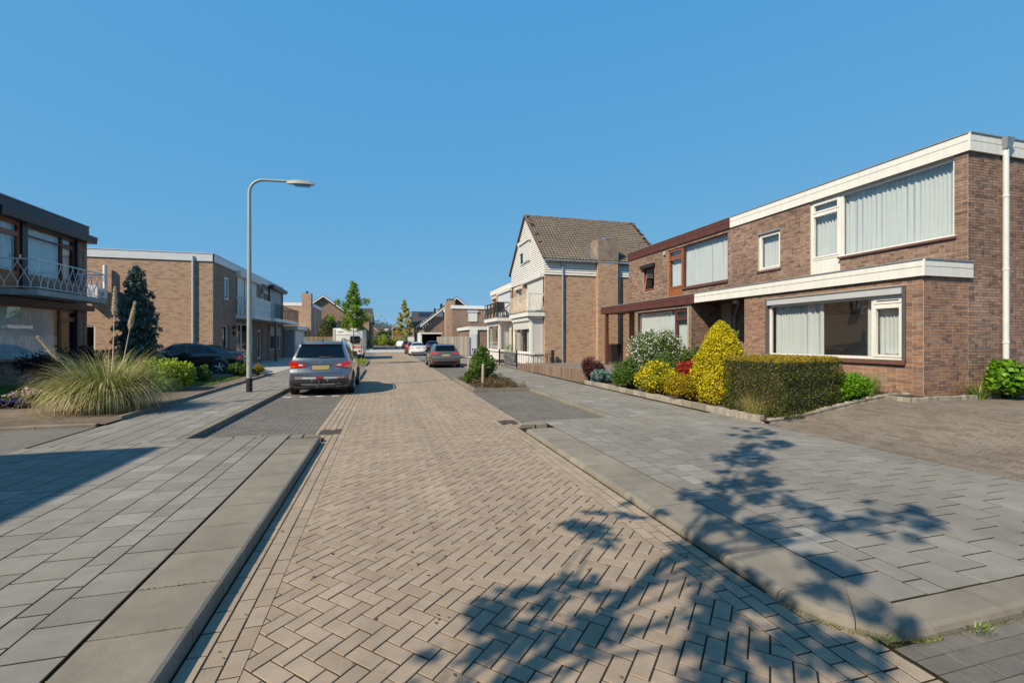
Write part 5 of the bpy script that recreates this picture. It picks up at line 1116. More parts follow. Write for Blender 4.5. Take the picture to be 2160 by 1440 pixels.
# navy bar fence in front of the gabled house
bf = thing('bar_fence', 'low navy metal bar fence in front of the bay windows', 'fence', (7, 26, .1))
for a, c in (((6.95, 28.2), (7.05, 24.55)), ((7.05, 24.55), (8.85, 23.65))):
    L = math.dist(a, c); n = int(L / .13); MB().tube([(*a, .25), (*c, .25)], .012, 5).tube([(*a, .88), (*c, .88)], .014, 5).build('rail', 'iron_navy', bf)
    for i in range(n + 1):
        p = [a[k] + (c[k] - a[k]) * i / n for k in range(2)]; MB().tube([(*p, .12), (*p, .95)], .010, 5).build('bar', 'iron_navy', bf)
    MB().box(a[0] - .04, a[0] + .04, a[1] - .04, a[1] + .04, .1, 1.1).build('post', 'iron_navy', bf)
MB().box(8.78, 8.92, 23.55, 23.7, .1, 1.12).build('post', 'iron_navy', bf)
cf = thing('cross_fence', 'low black fence with crossed bars beyond the bar fence', 'fence', (5.6, 34, .1))
for i in range(5):
    a = (6.9 - i * .02, 31 + i * 1.2); c = (6.9 - i * .02, 32.2 + i * 1.2); MB().bar((*a, .1), (*a, .95), .07).build('post', 'black_plastic', cf); MB().bar((*a, .3), (*c, .9), .05).bar((*c, .3), (*a, .9), .05).bar((*a, .93), (*c, .93), .06).bar((*a, .25), (*c, .25), .06).build('panel', 'black_plastic', cf)
for i in range(2):
    x, y = 7.42, 27.2 + i * .75
    t = thing('plant_pot', ['tall grey planter behind the bar fence nearer the gabled house corner', 'tall grey planter behind the bar fence nearer the flat roofed house'][i], 'planter', (x, y, .1), group='tall planters')
    MB().hexa([(x - .16, y - .16, .1), (x + .16, y - .16, .1), (x + .16, y + .16, .1), (x - .16, y + .16, .1)], [(x - .23, y - .23, .95), (x + .23, y - .23, .95), (x + .23, y + .23, .95), (x - .23, y + .23, .95)]).build('pot', 'pot_grey', t)
    p = np.array([x, y, 1.15]) + rng.normal(size=(160, 3)) * np.array([.14, .14, .16]); v, f = leaf_quads(p, .07); arr_mesh('plant', v, f, 'leaf_green', t)
# ------------------------------------------------------------------ street lamps, bollards, bins, cables
def street_lamp(label, x, y, z, arm=1.85, dirx=1):
    t = thing('street_lamp', label, 'street lamp', (x, y, .1), group='street lamps')
    MB().tube([(x, y, .0), (x, y, .52)], .088, 16).build('base_sleeve', 'black_plastic', t, smooth=40)
    pts = [(x, y, .5), (x, y, 2.0), (x, y, z - .42)]; rr = [.075, .068, .048]
    for k in range(1, 8): a = math.pi / 2 * k / 8; pts.append((x + dirx * .42 * (1 - math.cos(a)), y, z - .42 + .42 * math.sin(a))); rr.append(.042)
    pts += [(x + dirx * .42, y, z), (x + dirx * (arm - .75), y, z + .02)]; rr += [.04, .036]
    MB().tube(pts, rr, 14).build('pole', 'lamp_post', t, smooth=40)
    for k in (z - 1.2, z - 1.45): MB().tube([(x - .065, y, k), (x + .065, y, k)], .008, 6).build('bolt', 'alloy', t)
    MB().box(x - .03, x + .03, y - .078, y - .06, .95, 1.2).build('hatch', 'lamp_post', t)
    a0 = x + dirx * (arm - .8); a1 = x + dirx * arm; b = MB()
    pr = [(0, .035, .03, -.045), (.12, .07, .055, -.05), (.35, .12, .075, -.045), (.65, .115, .06, -.04), (.78, .06, .02, -.035), (.8, .02, -.01, -.03)]
    vs = []
    for (q, wd, zt, zb) in pr: px = a0 + dirx * q; vs += [(px, y - wd, z + zb), (px, y - wd * .8, z + zt), (px, y + wd * .8, z + zt), (px, y + wd, z + zb)]
    b.add(vs, [(4 * i + k, 4 * i + (k + 1) % 4, 4 * i + 4 + (k + 1) % 4, 4 * i + 4 + k) for i in range(5) for k in range(4)] + [(0, 1, 2, 3), (20, 23, 22, 21)]); hd = b.build('lamp_head', 'lamp_post', t, smooth=35)
    q0, q1 = sorted((a0 + dirx * .2, a0 + dirx * .7)); MB().hexa([(q0 + .03, y - .07, z - .11), (q1 - .03, y - .07, z - .11), (q1 - .03, y + .07, z - .11), (q0 + .03, y + .07, z - .11)], [(q0, y - .1, z - .048), (q1, y - .1, z - .048), (q1, y + .1, z - .048), (q0, y + .1, z - .048)]).build('lens', 'lamp_glass', hd)
    MB().box(q0 + .05, q1 - .05, y - .05, y + .05, z - .075, z - .055).build('reflector', 'chrome', hd)
    return t
street_lamp('tall grey street lamp on the pavement beside the silver car', -4.05, 15.59, 6.62)
street_lamp('street lamp mostly hidden behind the young maple by the caravan', -3.6, 56, 6.5)
street_lamp('street lamp at the far left corner before the hedge', -2.7, 88, 6.2, 2.0); street_lamp('thin street lamp farthest away in front of the red brick houses', -3.3, 128, 6.2, 1.8)
street_lamp('plain street lamp beside the yellow tree in front of the far hedge', 1.6, 118, 5.6, .6)
for i, (x, y, lab) in enumerate(((3.28, 15.7, 'short wooden bollard at the near end of the planting bed with the laurel'), (3.4, 23.6 - 4.3, 'short wooden bollard at the far end of the planting bed beside the taupe car'))):
    t = MB().tube([(x, y, 0), (x - .005, y, .35), (x, y, .82), (x, y, .85)], [.055, .055, .052, .04], 10).build('bollard', 'wood_post', label=lab, cat='bollard', group='wooden bollards', smooth=40)
def bin_(label, x, y, z, mat='black_plastic'):
    t = thing('wheelie_bin', label, 'bin', (x, y, z))
    MB().hexa([(x - .22, y - .25, z + .06), (x + .22, y - .25, z + .06), (x + .22, y + .25, z + .06), (x - .22, y + .25, z + .06)], [(x - .29, y - .33, z + .98), (x + .29, y - .33, z + .98), (x + .29, y + .33, z + .98), (x - .29, y + .33, z + .98)]).build('body', mat, t)
    MB().hexa([(x - .31, y - .36, z + .98), (x + .31, y - .36, z + .98), (x + .31, y + .36, z + .98), (x - .31, y + .36, z + .98)], [(x - .27, y - .3, z + 1.07), (x + .27, y - .3, z + 1.07), (x + .27, y + .3, z + 1.07), (x - .27, y + .3, z + 1.07)]).build('lid', mat, t)
    for s in (-.2, .2): MB().lathe([(0, -.03), (.1, -.03), (.1, .03), (0, .03)], (x + s, y + .25, z + .1), 12, 'x').build('wheel', 'rubber', t)
    MB().tube([(x - .25, y + .38, z + .95), (x + .25, y + .38, z + .95)], .018, 6).build('handle', mat, t)
bin_('black wheelie bin in front of the garage beside the tan fence', -7.35, 45.6, .12); bin_('dark wheelie bin under the brown canopy beside the drainpipe', 12.0, 22.6, .4)
for i, (z, y) in enumerate(((26, 215), (24, 216), (20.5, 240), (19, 240), (31, 230), (13.5, 260), (11.8, 260))):
    pts = [(x, y + x * .05, z - 3.5 * (1 - ((x + 30) / 230) ** 2) + x * .012) for x in np.linspace(-260, 200, 24)]
    MB().tube(pts, .011, 4).build('power_cable', 'cable', label='thin overhead power cable crossing the sky far behind the houses', cat='cable', group='overhead cables')
# ------------------------------------------------------------------ cars
def crom(pts, n):                            # Catmull-Rom through rows of pts, n steps between rows
    p = np.array(pts, float); q = np.vstack([2 * p[0] - p[1], p, 2 * p[-1] - p[-2]]); out = []
    for i in range(1, len(q) - 2):
        for k in range(n):
            t = k / n; out.append(.5 * ((2 * q[i]) + (-q[i - 1] + q[i + 1]) * t + (2 * q[i - 1] - 5 * q[i] + 4 * q[i + 1] - q[i + 2]) * t * t + (-q[i - 1] + 3 * q[i] - 3 * q[i + 1] + q[i + 2]) * t ** 3))
    out.append(p[-1]); return np.array(out)
class Car:
    """local frame: rear bumper at y=0, nose at y=L, x to the right seen from behind"""
    def __init__(s, name, label, loc, rz, sp, group=None):
        s.sp = sp; s.t = thing(name, label, 'car', loc, rz, group); s.L, s.W = sp['L'], sp['W'] / 2; s.body()
        s.wheels()
    def ip(s, key, y): a = np.array(s.sp[key]); return np.interp(y, a[:, 0], a[:, 1])
    def ring(s, y):
        sp = s.sp; w = s.W * np.interp(y, [0, .3, .8, s.L - .9, s.L - .25, s.L], [.93, .985, 1, 1, .95, .80]); belt, top, zb = s.ip('belt', y), s.ip('roof', y), sp.get('zb', .2)
        k = min(max((top - belt) / .42, 0), 1); wr = (s.W * sp.get('wr', .70)) * k + (w * .90) * (1 - k); top = max(top, belt + .02)
        zm = zb + (belt - zb) * .5; e = min(.06, (top - belt) * .3)
        c = [(w * .5, zb), (w * .9, zb + .01), (w * .985, zb + .12), (w * 1.0, zm), (w * .995, belt - .14), (w * .945, belt), (wr, top - e), (wr - .13, top - .008), (0, top + .012)]
        return crom(c, 4)
    def pt(s, y, P):
        sp = s.sp; r = np.array(sp['rear']); f = np.array(sp['front']); sh = np.interp(P[:, 1], r[:, 0], r[:, 1]) * max(0, 1 - y / sp.get('rfade', .9)) ** 1.3 - np.interp(P[:, 1], f[:, 0], f[:, 1]) * max(0, 1 - (s.L - y) / 1.0) ** 1.3
        return np.stack([P[:, 0], y + sh, P[:, 1]], 1)
    def body(s):
        L = s.L; s.ys = np.unique(np.concatenate([[0, .06, .14], np.linspace(.25, L - .25, 44), [L - .14, L - .06, L]])); G = [s.pt(y, s.ring(y)) for y in s.ys]; s.G = np.array(G); n = s.G.shape[1]; b = MB()
        for sg in (1, -1):
            V = s.G.copy(); V[:, :, 0] *= sg; o = len(b.v); b.v += [tuple(p) for p in V.reshape(-1, 3)]
            for i in range(len(s.ys) - 1):
                for j in range(n - 1): b.f.append((o + i * n + j, o + (i + 1) * n + j, o + (i + 1) * n + j + 1, o + i * n + j + 1))
        for (idx, k, sgn) in ((0, s.sp.get('bulge', .1), -1), (-1, .22, 1)):
            e = s.G[idx]; A = np.linspace(-1, 1, 13); o = len(b.v)
            for p in e:
                for a in A: b.v.append((p[0] * a, p[1] + sgn * k * (1 - a * a) * (p[0] / s.W), p[2]))
            for j in range(n - 1):
                for i in range(12): b.f.append((o + j * 13 + i, o + j * 13 + i + 1, o + (j + 1) * 13 + i + 1, o + (j + 1) * 13 + i))
        s.bodyo = s.make(b, 'body', s.sp['paint'], smooth=True)
        b = MB(); b.box(-s.W * .86, s.W * .86, .35, L - .35, .17, s.sp.get('zb', .2) + .12); s.make(b, 'underbody', 'black_plastic')
    def make(s, b, name, mat, parent=None, smooth=False):
        me = bpy.data.meshes.new(name); me.from_pydata(b.v, [], b.f); me.materials.append(M[mat])
        if smooth: me.polygons.foreach_set('use_smooth', [True] * len(me.polygons)); me.set_sharp_from_angle(angle=R(50))
        o = bpy.data.objects.new(name, me); C.objects.link(o); o.parent = parent or s.t; return o
    def rear(s, x, z, off):
        e = s.G[0]; zs = e[:, 2]; px = max(np.interp(z, zs, e[:, 0]), .05); py = np.interp(z, zs, e[:, 1]); a = min(1, abs(x) / px)
        return (x, py - s.sp.get('bulge', .1) * (1 - a * a) * (px / s.W) - off, z)
    def rquad(s, name, q, off, mat, nx=10, nz=4, th=.03, parent=None):
        b = MB(); V = []
        for d in (off, off - th):
            for j in range(nz + 1):
                for i in range(nx + 1):
                    a, c = i / nx, j / nz; lo = [q[0][k] + (q[1][k] - q[0][k]) * a for k in (0, 1)]; hi = [q[3][k] + (q[2][k] - q[3][k]) * a for k in (0, 1)]
                    V.append(s.rear(lo[0] + (hi[0] - lo[0]) * c, lo[1] + (hi[1] - lo[1]) * c, d))
        m = (nx + 1) * (nz + 1); F = [(j * (nx + 1) + i, j * (nx + 1) + i + 1, (j + 1) * (nx + 1) + i + 1, (j + 1) * (nx + 1) + i) for j in range(nz) for i in range(nx)]
        ring = list(range(nx + 1)) + [j * (nx + 1) + nx for j in range(1, nz + 1)] + [nz * (nx + 1) + i for i in range(nx - 1, -1, -1)] + [j * (nx + 1) for j in range(nz - 1, 0, -1)]
        F += [(ring[i], ring[(i + 1) % len(ring)], m + ring[(i + 1) % len(ring)], m + ring[i]) for i in range(len(ring))]
        b.add(V, F); return s.make(b, name, mat, parent, True)
    def patch(s, name, yb, yt, t0, t1, off, mat, side=1, ny=10, nt=5, parent=None):
        """patch on the flank or the top: yb, yt = (y0, y1) at the low and the high edge, t along the ring 0..8"""
        b = MB(); V = []
        for j in range(nt + 1):
            c = j / nt; t = (t0 + (t1 - t0) * c) * 4
            for i in range(ny + 1):
                a = i / ny; y = (yb[0] + (yb[1] - yb[0]) * a) * (1 - c) + (yt[0] + (yt[1] - yt[0]) * a) * c; rg = s.pt(y, s.ring(y)); k = int(min(t, len(rg) - 1.001)); p = rg[k] + (rg[k + 1] - rg[k]) * (t - k); q = rg[min(k + 1, len(rg) - 1)] - rg[k]
                nn = np.array([q[2], 0, -q[0]]); nn /= np.linalg.norm(nn) + 1e-9; p = p + nn * off; V.append((p[0] * side, p[1], p[2]))
        F = [(j * (ny + 1) + i, j * (ny + 1) + i + 1, (j + 1) * (ny + 1) + i + 1, (j + 1) * (ny + 1) + i) for j in range(nt) for i in range(ny)]
        b.add(V, F); return s.make(b, name, mat, parent, True)
    def wheels(s):
        r = s.sp.get('r', .33); 
        for y in s.sp['axles']:
            for sg in (-1, 1):
                x = sg * (s.W - .10); b = MB(); b.lathe([(r * .66, -.10), (r * .93, -.108), (r, -.085), (r, .085), (r * .93, .108), (r * .66, .10)], (x, y, r), 28, 'x'); tw = s.make(b, 'wheel', 'rubber', smooth=True)
                o = x + sg * .075; b = MB(); b.lathe([(r * .68, 0), (r * .60, sg * .018), (r * .56, -sg * .03)], (o, y, r), 24, 'x')
                for k in range(5):
                    a = 2 * math.pi * k / 5 + .3; c, d = math.cos(a), math.sin(a); b.bar((o + sg * .015, y + c * .04, r + d * .04), (o + sg * .005, y + c * r * .6, r + d * r * .6), .05)
                b.lathe([(0, sg * .03), (.05, sg * .025), (.06, 0)], (o, y, r), 12, 'x'); s.make(b, 'rim', s.sp.get('rim', 'alloy'), tw, True)
                b = MB(); b.lathe([(0, -.0), (r * .66, 0)], (o - sg * .06, y, r), 20, 'x'); s.make(b, 'hub', 'black_plastic', tw)
                n = 16; ro, ri = r + .085, r + .02; xs = sg * (s.W + .012); b = MB(); V = []
                for k in range(n + 1):
                    a = math.pi * (-.08 + 1.16 * k / n)
                    for (rr, xx) in ((ri, xs - sg * .16), (ri, xs), (ro, xs - sg * .012), (ro, xs - sg * .16)): V.append((xx, y + math.cos(a) * rr, r + math.sin(a) * rr))
                b.add(V, [(4 * k + i, 4 * k + (i + 1) % 4, 4 * k + 4 + (i + 1) % 4, 4 * k + 4 + i) for k in range(n) for i in range(4)]); s.make(b, 'wheel_arch', s.sp.get('arch', s.sp['paint']), smooth=True)
                b = MB(); V = [(xs - sg * .02, y, r)] + [(xs - sg * .02, y + math.cos(2 * math.pi * k / 24) * (r + .03), r + math.sin(2 * math.pi * k / 24) * (r + .03)) for k in range(24)]
                b.add(V, [(0, 1 + k, 1 + (k + 1) % 24) for k in range(24) if .03 < math.sin(2 * math.pi * (k + .5) / 24) + .55]); s.make(b, 'arch_liner', 'black_plastic')
                tw.location.x += sg * .035
    def mirror(s, y, z):
        for sg in (-1, 1):
            b = MB(); b.lathe([(0, -.09), (.06, -.085), (.085, -.03), (.085, .05), (.05, .09), (0, .095)], (sg * (s.W + .09), y, z), 12, 'x'); o = s.make(b, 'mirror', s.sp['paint'], smooth=True)
            b = MB(); b.box(sg * (s.W + .09) - .07, sg * (s.W + .09) + .07, y - .088, y - .084, z - .05, z + .05); s.make(b, 'mirror_glass', 'car_glass', o)
    def plate(s, z, w=.26, blue=True, h=.055, off=.012):
        o = s.rquad('number_plate', [(-w, z - h), (w, z - h), (w, z + h), (-w, z + h)], off, 'plate_yellow', 4, 1, .01)
        if blue: s.rquad('plate_band', [(-w, z - h), (-w + .045, z - h), (-w + .045, z + h), (-w, z + h)], off + .003, 'plate_blue', 1, 1, .005, o)
    def side_windows(s, spans, t0=5.12, t1=5.9):
        for sg in (-1, 1):
            for (yb, yt) in spans: s.patch('side_window', yb, yt, t0, t1, .004, 'car_glass', sg)
    def inside(s, y0, y1, z0):
        for k, x in enumerate((-.36, .36)):
            b = MB(); b.box(x - .22, x + .22, y0, y0 + .14, z0 - .35, z0 + .12); o = s.make(b, 'rear_seat', 'dark_plastic'); b = MB(); b.box(x - .11, x + .11, y0 + .02, y0 + .12, z0 + .14, z0 + .34); s.make(b, 'headrest', 'dark_plastic', o)
SUV = dict(L=4.3, W=1.79, zb=.24, wr=.70, r=.345, axles=(.78, 3.45), paint='suv_paint', arch='dark_plastic',
           belt=[(0, 1.10), (1, 1.09), (2.4, 1.02), (3.2, .95), (4.3, .80)], roof=[(0, 1.61), (.3, 1.64), (1.2, 1.66), (2.2, 1.64), (2.7, 1.49), (3.25, 1.10), (3.8, 1.02), (4.3, .86)],
           rear=[(.24, .16), (.42, .03), (.6, .0), (.74, .02), (.80, .09), (1.06, .11), (1.13, .13), (1.3, .23), (1.54, .42), (1.61, .40), (1.68, .42)], front=[(.24, .12), (.5, 0), (.8, .12), (1, .3)], rfade=1.0)
c = Car('suv', 'silver grey suv with tow hook and red tail lights in the left parking bay', (-1.93, 14.78, -.003), 0, SUV)
c.rquad('rear_window', [(-.70, 1.15), (.70, 1.15), (.58, 1.54), (-.58, 1.54)], .006, 'car_glass', 14, 6, .004)
c.rquad('spoiler', [(-.60, 1.56), (.60, 1.56), (.57, 1.615), (-.57, 1.615)], .05, 'suv_paint', 12, 1, .06); c.rquad('brake_light', [(-.13, 1.546), (.13, 1.546), (.13, 1.56), (-.13, 1.56)], .03, 'red_lens', 4, 1, .03)
c.rquad('wiper', [(-.02, 1.155), (.36, 1.165), (.36, 1.185), (-.02, 1.195)], .03, 'black_plastic', 5, 1, .02)
for s in (-1, 1):
    f = lambda q: [(s * x, z) for x, z in (q if s > 0 else [q[1], q[0], q[3], q[2]])]
    tl = c.rquad('tail_light', f([(.57, .87), (.85, .86), (.84, 1.075), (.68, 1.02)]), .022, 'red_lens', 8, 3, .05); c.rquad('tail_light_inner', f([(.38, .90), (.57, .87), (.68, 1.02), (.42, .945)]), .02, 'red_lens', 5, 2, .04, tl)
    c.rquad('reversing_lamp', f([(.47, .92), (.585, .915), (.60, .955), (.49, .945)]), .028, 'clear_lens', 4, 2, .01, tl); c.rquad('indicator', f([(.70, .868), (.845, .863), (.845, .905), (.70, .905)]), .029, 'amber_lens', 4, 2, .01, tl)
    c.patch('tail_light_side', (.05, .26), (.05, .17), 3.70, 4.6, .012, 'red_lens', s, 5, 4, tl)
    c.rquad('reflector', f([(.49, .545), (.69, .548), (.66, .572), (.50, .57)]), .022, 'red_lens', 4, 1, .02)
    c.rquad('tailgate_gap', f([(.60, .70), (.615, .70), (.60, .87), (.588, .87)]), .003, 'black_plastic', 1, 4, .01)
    c.patch('roof_rail_foot', (.62, .7), (.62, .7), 6.3, 6.6, .03, 'suv_paint', s, 2, 2)
    b = MB(); pts = [(s * .585, .48, 1.645), (s * .58, .62, 1.71), (s * .575, 1.2, 1.735), (s * .575, 2.0, 1.705), (s * .58, 2.3, 1.65)]; b.tube(pts, .022, 8); c.make(b, 'roof_rail', 'suv_paint', smooth=True)
    c.rquad('bumper_corner', f([(.66, .30), (.80, .33), (.83, .52), (.68, .50)]), .006, 'dark_plastic', 4, 3, .02)
    c.rquad('parking_sensor', f([(.20, .465), (.23, .465), (.23, .49), (.20, .49)]), .016, 'silver_plastic', 1, 1, .01)
c.rquad('plate_recess', [(-.38, .72), (.38, .72), (.31, .93), (-.31, .93)], .002, 'suv_paint', 8, 3, .01); c.rquad('handle_strip', [(-.33, .937), (.33, .937), (.33, .952), (-.33, .952)], .014, 'black_plastic', 8, 1, .02)
c.plate(.865, .265, off=.018, h=.06); c.rquad('tailgate_edge', [(-.60, .69), (.60, .69), (.60, .703), (-.60, .703)], .003, 'black_plastic', 10, 1, .01)
c.rquad('bumper_lower', [(-.70, .30), (.70, .30), (.72, .525), (-.72, .525)], .01, 'dark_plastic', 14, 4, .02); c.rquad('bumper_trim', [(-.68, .525), (.68, .525), (.69, .58), (-.69, .58)], .016, 'silver_plastic', 14, 2, .03); c.rquad('fog_light', [(-.095, .53), (.095, .53), (.105, .582), (-.105, .582)], .024, 'red_lens', 4, 1, .02)
c.rquad('diffuser', [(-.50, .335), (.40, .335), (.44, .375), (-.54, .375)], .02, 'silver_plastic', 10, 1, .02)
em = MB()
for k in range(3):                          # three diamond emblem
    a = math.pi / 2 + k * 2 * math.pi / 3; cx_, cz_ = 0, 1.03; r = .05; tip = (math.cos(a) * r, math.sin(a) * r); l = (math.cos(a + .52) * r * .58, math.sin(a + .52) * r * .58); q = (math.cos(a - .52) * r * .58, math.sin(a - .52) * r * .58)
    V = [c.rear(cx_ + p[0], cz_ + p[1], d) for d in (.012, -.01) for p in ((0, 0), q, tip, l)]; em.add(V, [(0, 1, 2, 3), (0, 1, 5, 4), (1, 2, 6, 5), (2, 3, 7, 6), (3, 0, 4, 7)])
c.make(em, 'emblem', 'chrome'); c.rquad('badge', [(.44, .82), (.60, .82), (.60, .838), (.44, .838)], .008, 'chrome', 2, 1, .01)
b = MB(); b.lathe([(.055, 0), (.06, -.02), (.05, -.02), (.045, .12)], (0, 0, 0), 16); b.v = [(.53 + x, -.02 + z, .335 + y) for x, y, z in b.v]; c.make(b, 'exhaust_pipe', 'chrome', smooth=True)
b = MB(); b.tube([(0, .15, .32), (0, -.06, .30), (0, -.09, .36), (0, -.09, .44)], .017, 8).lathe([(0, .03), (.022, .02), (.026, 0), (.02, -.02)], (0, -.09, .455), 10).box(-.12, -.06, -.06, 0, .28, .33); c.make(b, 'tow_hook', 'cast_iron', smooth=True)
b = MB(); b.tube([(0, .62, 1.67), (.0, .48, 1.79)], [.006, .002], 5).box(-.02, .02, .58, .68, 1.655, 1.685); c.make(b, 'antenna', 'black_plastic')
c.side_windows([((.62, 1.1), (.75, 1.08)), ((1.16, 1.98), (1.14, 1.96)), ((2.05, 2.95), (2.02, 2.52))]); c.mirror(2.75, 1.10); c.inside(1.2, 0, 1.15); c.inside(2.3, 0, 1.15)
for s in (-1, 1): c.patch('sill_trim', (.9, 3.3), (.9, 3.3), 1.0, 2.1, .008, 'dark_plastic', s, 10, 3); c.patch('door_handle', (1.25, 1.42), (1.25, 1.42), 4.1, 4.3, .02, 'suv_paint', s, 3, 1); c.patch('door_handle', (2.2, 2.37), (2.2, 2.37), 4.1, 4.3, .02, 'suv_paint', s, 3, 1)

HATCH = dict(L=4.3, W=1.79, zb=.2, wr=.66, r=.325, axles=(.75, 3.38), paint='taupe_paint', belt=[(0, .97), (1, .96), (3.2, .88), (4.3, .76)],
             roof=[(0, 1.38), (.4, 1.41), (1.5, 1.44), (2.2, 1.41), (2.6, 1.30), (3.2, .99), (4.3, .80)], rear=[(.2, .12), (.4, .02), (.62, .0), (.72, .08), (.95, .12), (1.0, .15), (1.3, .42), (1.42, .5)], front=[(.2, .1), (.5, 0), (.8, .15), (1, .3)])
def hatch_rear(c, lens='red_lens', zl=.80, white=False):
    for s in (-1, 1):
        f = lambda q: [(s * x, z) for x, z in (q if s > 0 else [q[1], q[0], q[3], q[2]])]
        tl = c.rquad('tail_light', f([(.40, zl - .02), (.81, zl - .05), (.80, zl + .09), (.44, zl + .06)]), .018, lens, 8, 3, .04); c.rquad('light_bar', f([(.48, zl + .0), (.72, zl - .01), (.72, zl + .02), (.5, zl + .02)]), .024, 'clear_lens' if white else 'amber_lens', 4, 1, .01, tl)
        c.patch('tail_light_side', (.04, .24), (.05, .14), 3.55, 4.2, .012, lens, s, 5, 4, tl); c.rquad('reflector', f([(.5, .40), (.72, .41), (.72, .43), (.5, .42)]), .014, lens, 4, 1, .02)
    c.rquad('bumper_lower', [(-.66, .27), (.66, .27), (.70, .38), (-.70, .38)], .008, 'black_plastic', 12, 2, .02)
c = Car('hatchback_car', 'taupe grey hatchback parked beside the planting bed with the laurel', (3.42, 27.3, 0), R(-1), HATCH); hatch_rear(c, zl=.85)
c.rquad('rear_window', [(-.62, 1.01), (.62, 1.01), (.52, 1.31), (-.52, 1.31)], .006, 'car_glass', 14, 6, .004); c.rquad('spoiler', [(-.55, 1.33), (.55, 1.33), (.54, 1.37), (-.54, 1.37)], .07, 'taupe_paint', 12, 1, .07); c.plate(.765); c.rquad('chrome_strip', [(-.5, .445), (.5, .445), (.5, .46), (-.5, .46)], .014, 'chrome', 10, 1, .01)
b = MB(); b.tube([c.rear(.045 * math.cos(a), .90 + .03 * math.sin(a), .012) for a in np.linspace(0, 6.283, 17)], .005, 4); c.make(b, 'emblem', 'chrome')
c.side_windows([((.75, 1.05), (.85, 1.05)), ((1.1, 1.95), (1.1, 1.92)), ((2.0, 2.9), (1.98, 2.45))]); c.mirror(2.65, .98); c.inside(1.2, 0, 1.02)
COUPE = dict(L=4.65, W=1.80, zb=.18, wr=.62, r=.33, axles=(.95, 3.65), paint='white_paint', belt=[(0, .94), (1.2, .94), (3.4, .86), (4.65, .72)],
             roof=[(0, .985), (.45, 1.03), (.75, 1.10), (1.3, 1.30), (1.9, 1.41), (2.4, 1.425), (2.8, 1.36), (3.45, .99), (4.65, .76)], rear=[(.18, .14), (.4, .02), (.6, .0), (.75, .06), (.95, .1), (1.0, .04), (1.1, .03)], front=[(.18, .1), (.5, 0), (.8, .2), (1, .3)], bulge=.14)
def coupe(name, label, loc, rz, paint, group=None):
    sp = dict(COUPE); sp['paint'] = paint; c = Car(name, label, loc, rz, sp, group); hatch_rear(c, zl=.78, white=True)
    c.patch('rear_window', (.62, 1.5), (.62, 1.5), 6.25, 8, .006, 'car_glass', 1); c.patch('rear_window', (.62, 1.5), (.62, 1.5), 6.25, 8, .006, 'car_glass', -1); c.patch('windscreen', (2.75, 3.4), (2.75, 3.4), 6.2, 8, .006, 'car_glass', 1); c.patch('windscreen', (2.75, 3.4), (2.75, 3.4), 6.2, 8, .006, 'car_glass', -1)
    c.side_windows([((1.0, 1.55), (1.45, 1.55)), ((1.6, 2.2), (1.58, 2.2)), ((2.26, 3.2), (2.24, 2.8))]); c.mirror(2.95, .96); c.plate(.80, h=.06)
    for s in (-1, 1): c.patch('crease', (.9, 3.4), (.9, 3.4), 3.9, 4.0, .006, paint, s, 12, 1)
    return c
coupe('sedan_car', 'white low sedan parked behind the taupe hatchback', (3.22, 48.6, 0), R(-1), 'white_paint')
coupe('sedan_car', 'black low sedan parked in front of the tan side wall', (-6.35, 24.1, .13), R(96), 'black_paint')
c = Car('hatchback_car', 'dark red car parked just beyond the white sedan', (3.1, 54.5, 0), 0, dict(HATCH, paint='red_paint')); hatch_rear(c); c.rquad('rear_window', [(-.62, 1.01), (.62, 1.01), (.52, 1.31), (-.52, 1.31)], .006, 'car_glass', 10, 4, .004); c.side_windows([((1.1, 1.95), (1.1, 1.92)), ((2.0, 2.9), (1.98, 2.45))]); c.mirror(2.65, .98)
c = Car('hatchback_car', 'dark navy car standing in front of the carport', (5.6, 57.5, .1), R(-4), dict(HATCH, paint='navy_paint')); hatch_rear(c); c.rquad('rear_window', [(-.62, 1.01), (.62, 1.01), (.52, 1.31), (-.52, 1.31)], .006, 'car_glass', 10, 4, .004); c.plate(.68)
c = Car('hatchback_car', 'small white car at the far corner behind the dark estate', (2.6, 87.5, 0), 0, dict(HATCH, paint='white_paint')); hatch_rear(c); c.side_windows([((1.1, 1.95), (1.1, 1.92)), ((2.0, 2.9), (1.98, 2.45))])
c = Car('hatchback_car', 'dark estate car parked under the yellow tree', (3.6, 84.5, 0), 0, dict(HATCH, paint='navy_paint')); hatch_rear(c); c.plate(.68, blue=False); c.rquad('rear_window', [(-.62, 1.01), (.62, 1.01), (.52, 1.31), (-.52, 1.31)], .006, 'car_glass', 10, 4, .004)
# ------------------------------------------------------------------ caravan
cv = thing('caravan', 'white caravan parked behind the young maple', 'caravan', (-3.1, 41.0, 0)); x0, x1, y0, y1, z0, z1 = -4.35, -1.92, 41.0, 47.5, .42, 2.66
def rbox(x0, x1, y0, y1, z0, z1, r, n=5):
    b = MB(); pr = []
    for (cx, cz, a0) in ((x1 - r, z0 + r, -90), (x1 - r, z1 - r, 0), (x0 + r, z1 - r, 90), (x0 + r, z0 + r, 180)):
        for k in range(n + 1): a = R(a0 + 90 * k / n); pr.append((cx + r * math.cos(a), cz + r * math.sin(a)))
    m = len(pr); ys = [(y0, .955), (y0 + .03, .985), (y0 + .1, 1), (y1 - .1, 1), (y1, .95)]; mx, mz = (x0 + x1) / 2, (z0 + z1) / 2
    for (y, k) in ys: b.v += [(mx + (p[0] - mx) * k, y, mz + (p[1] - mz) * k) for p in pr]
    for i in range(len(ys) - 1): b.f += [(i * m + j, i * m + (j + 1) % m, (i + 1) * m + (j + 1) % m, (i + 1) * m + j) for j in range(m)]
    b.f += [tuple(range(m))[::-1], tuple((len(ys) - 1) * m + j for j in range(m))]; return b
rbox(x0, x1, y0, y1, z0, z1, .12).build('body', 'caravan_white', cv, smooth=40)
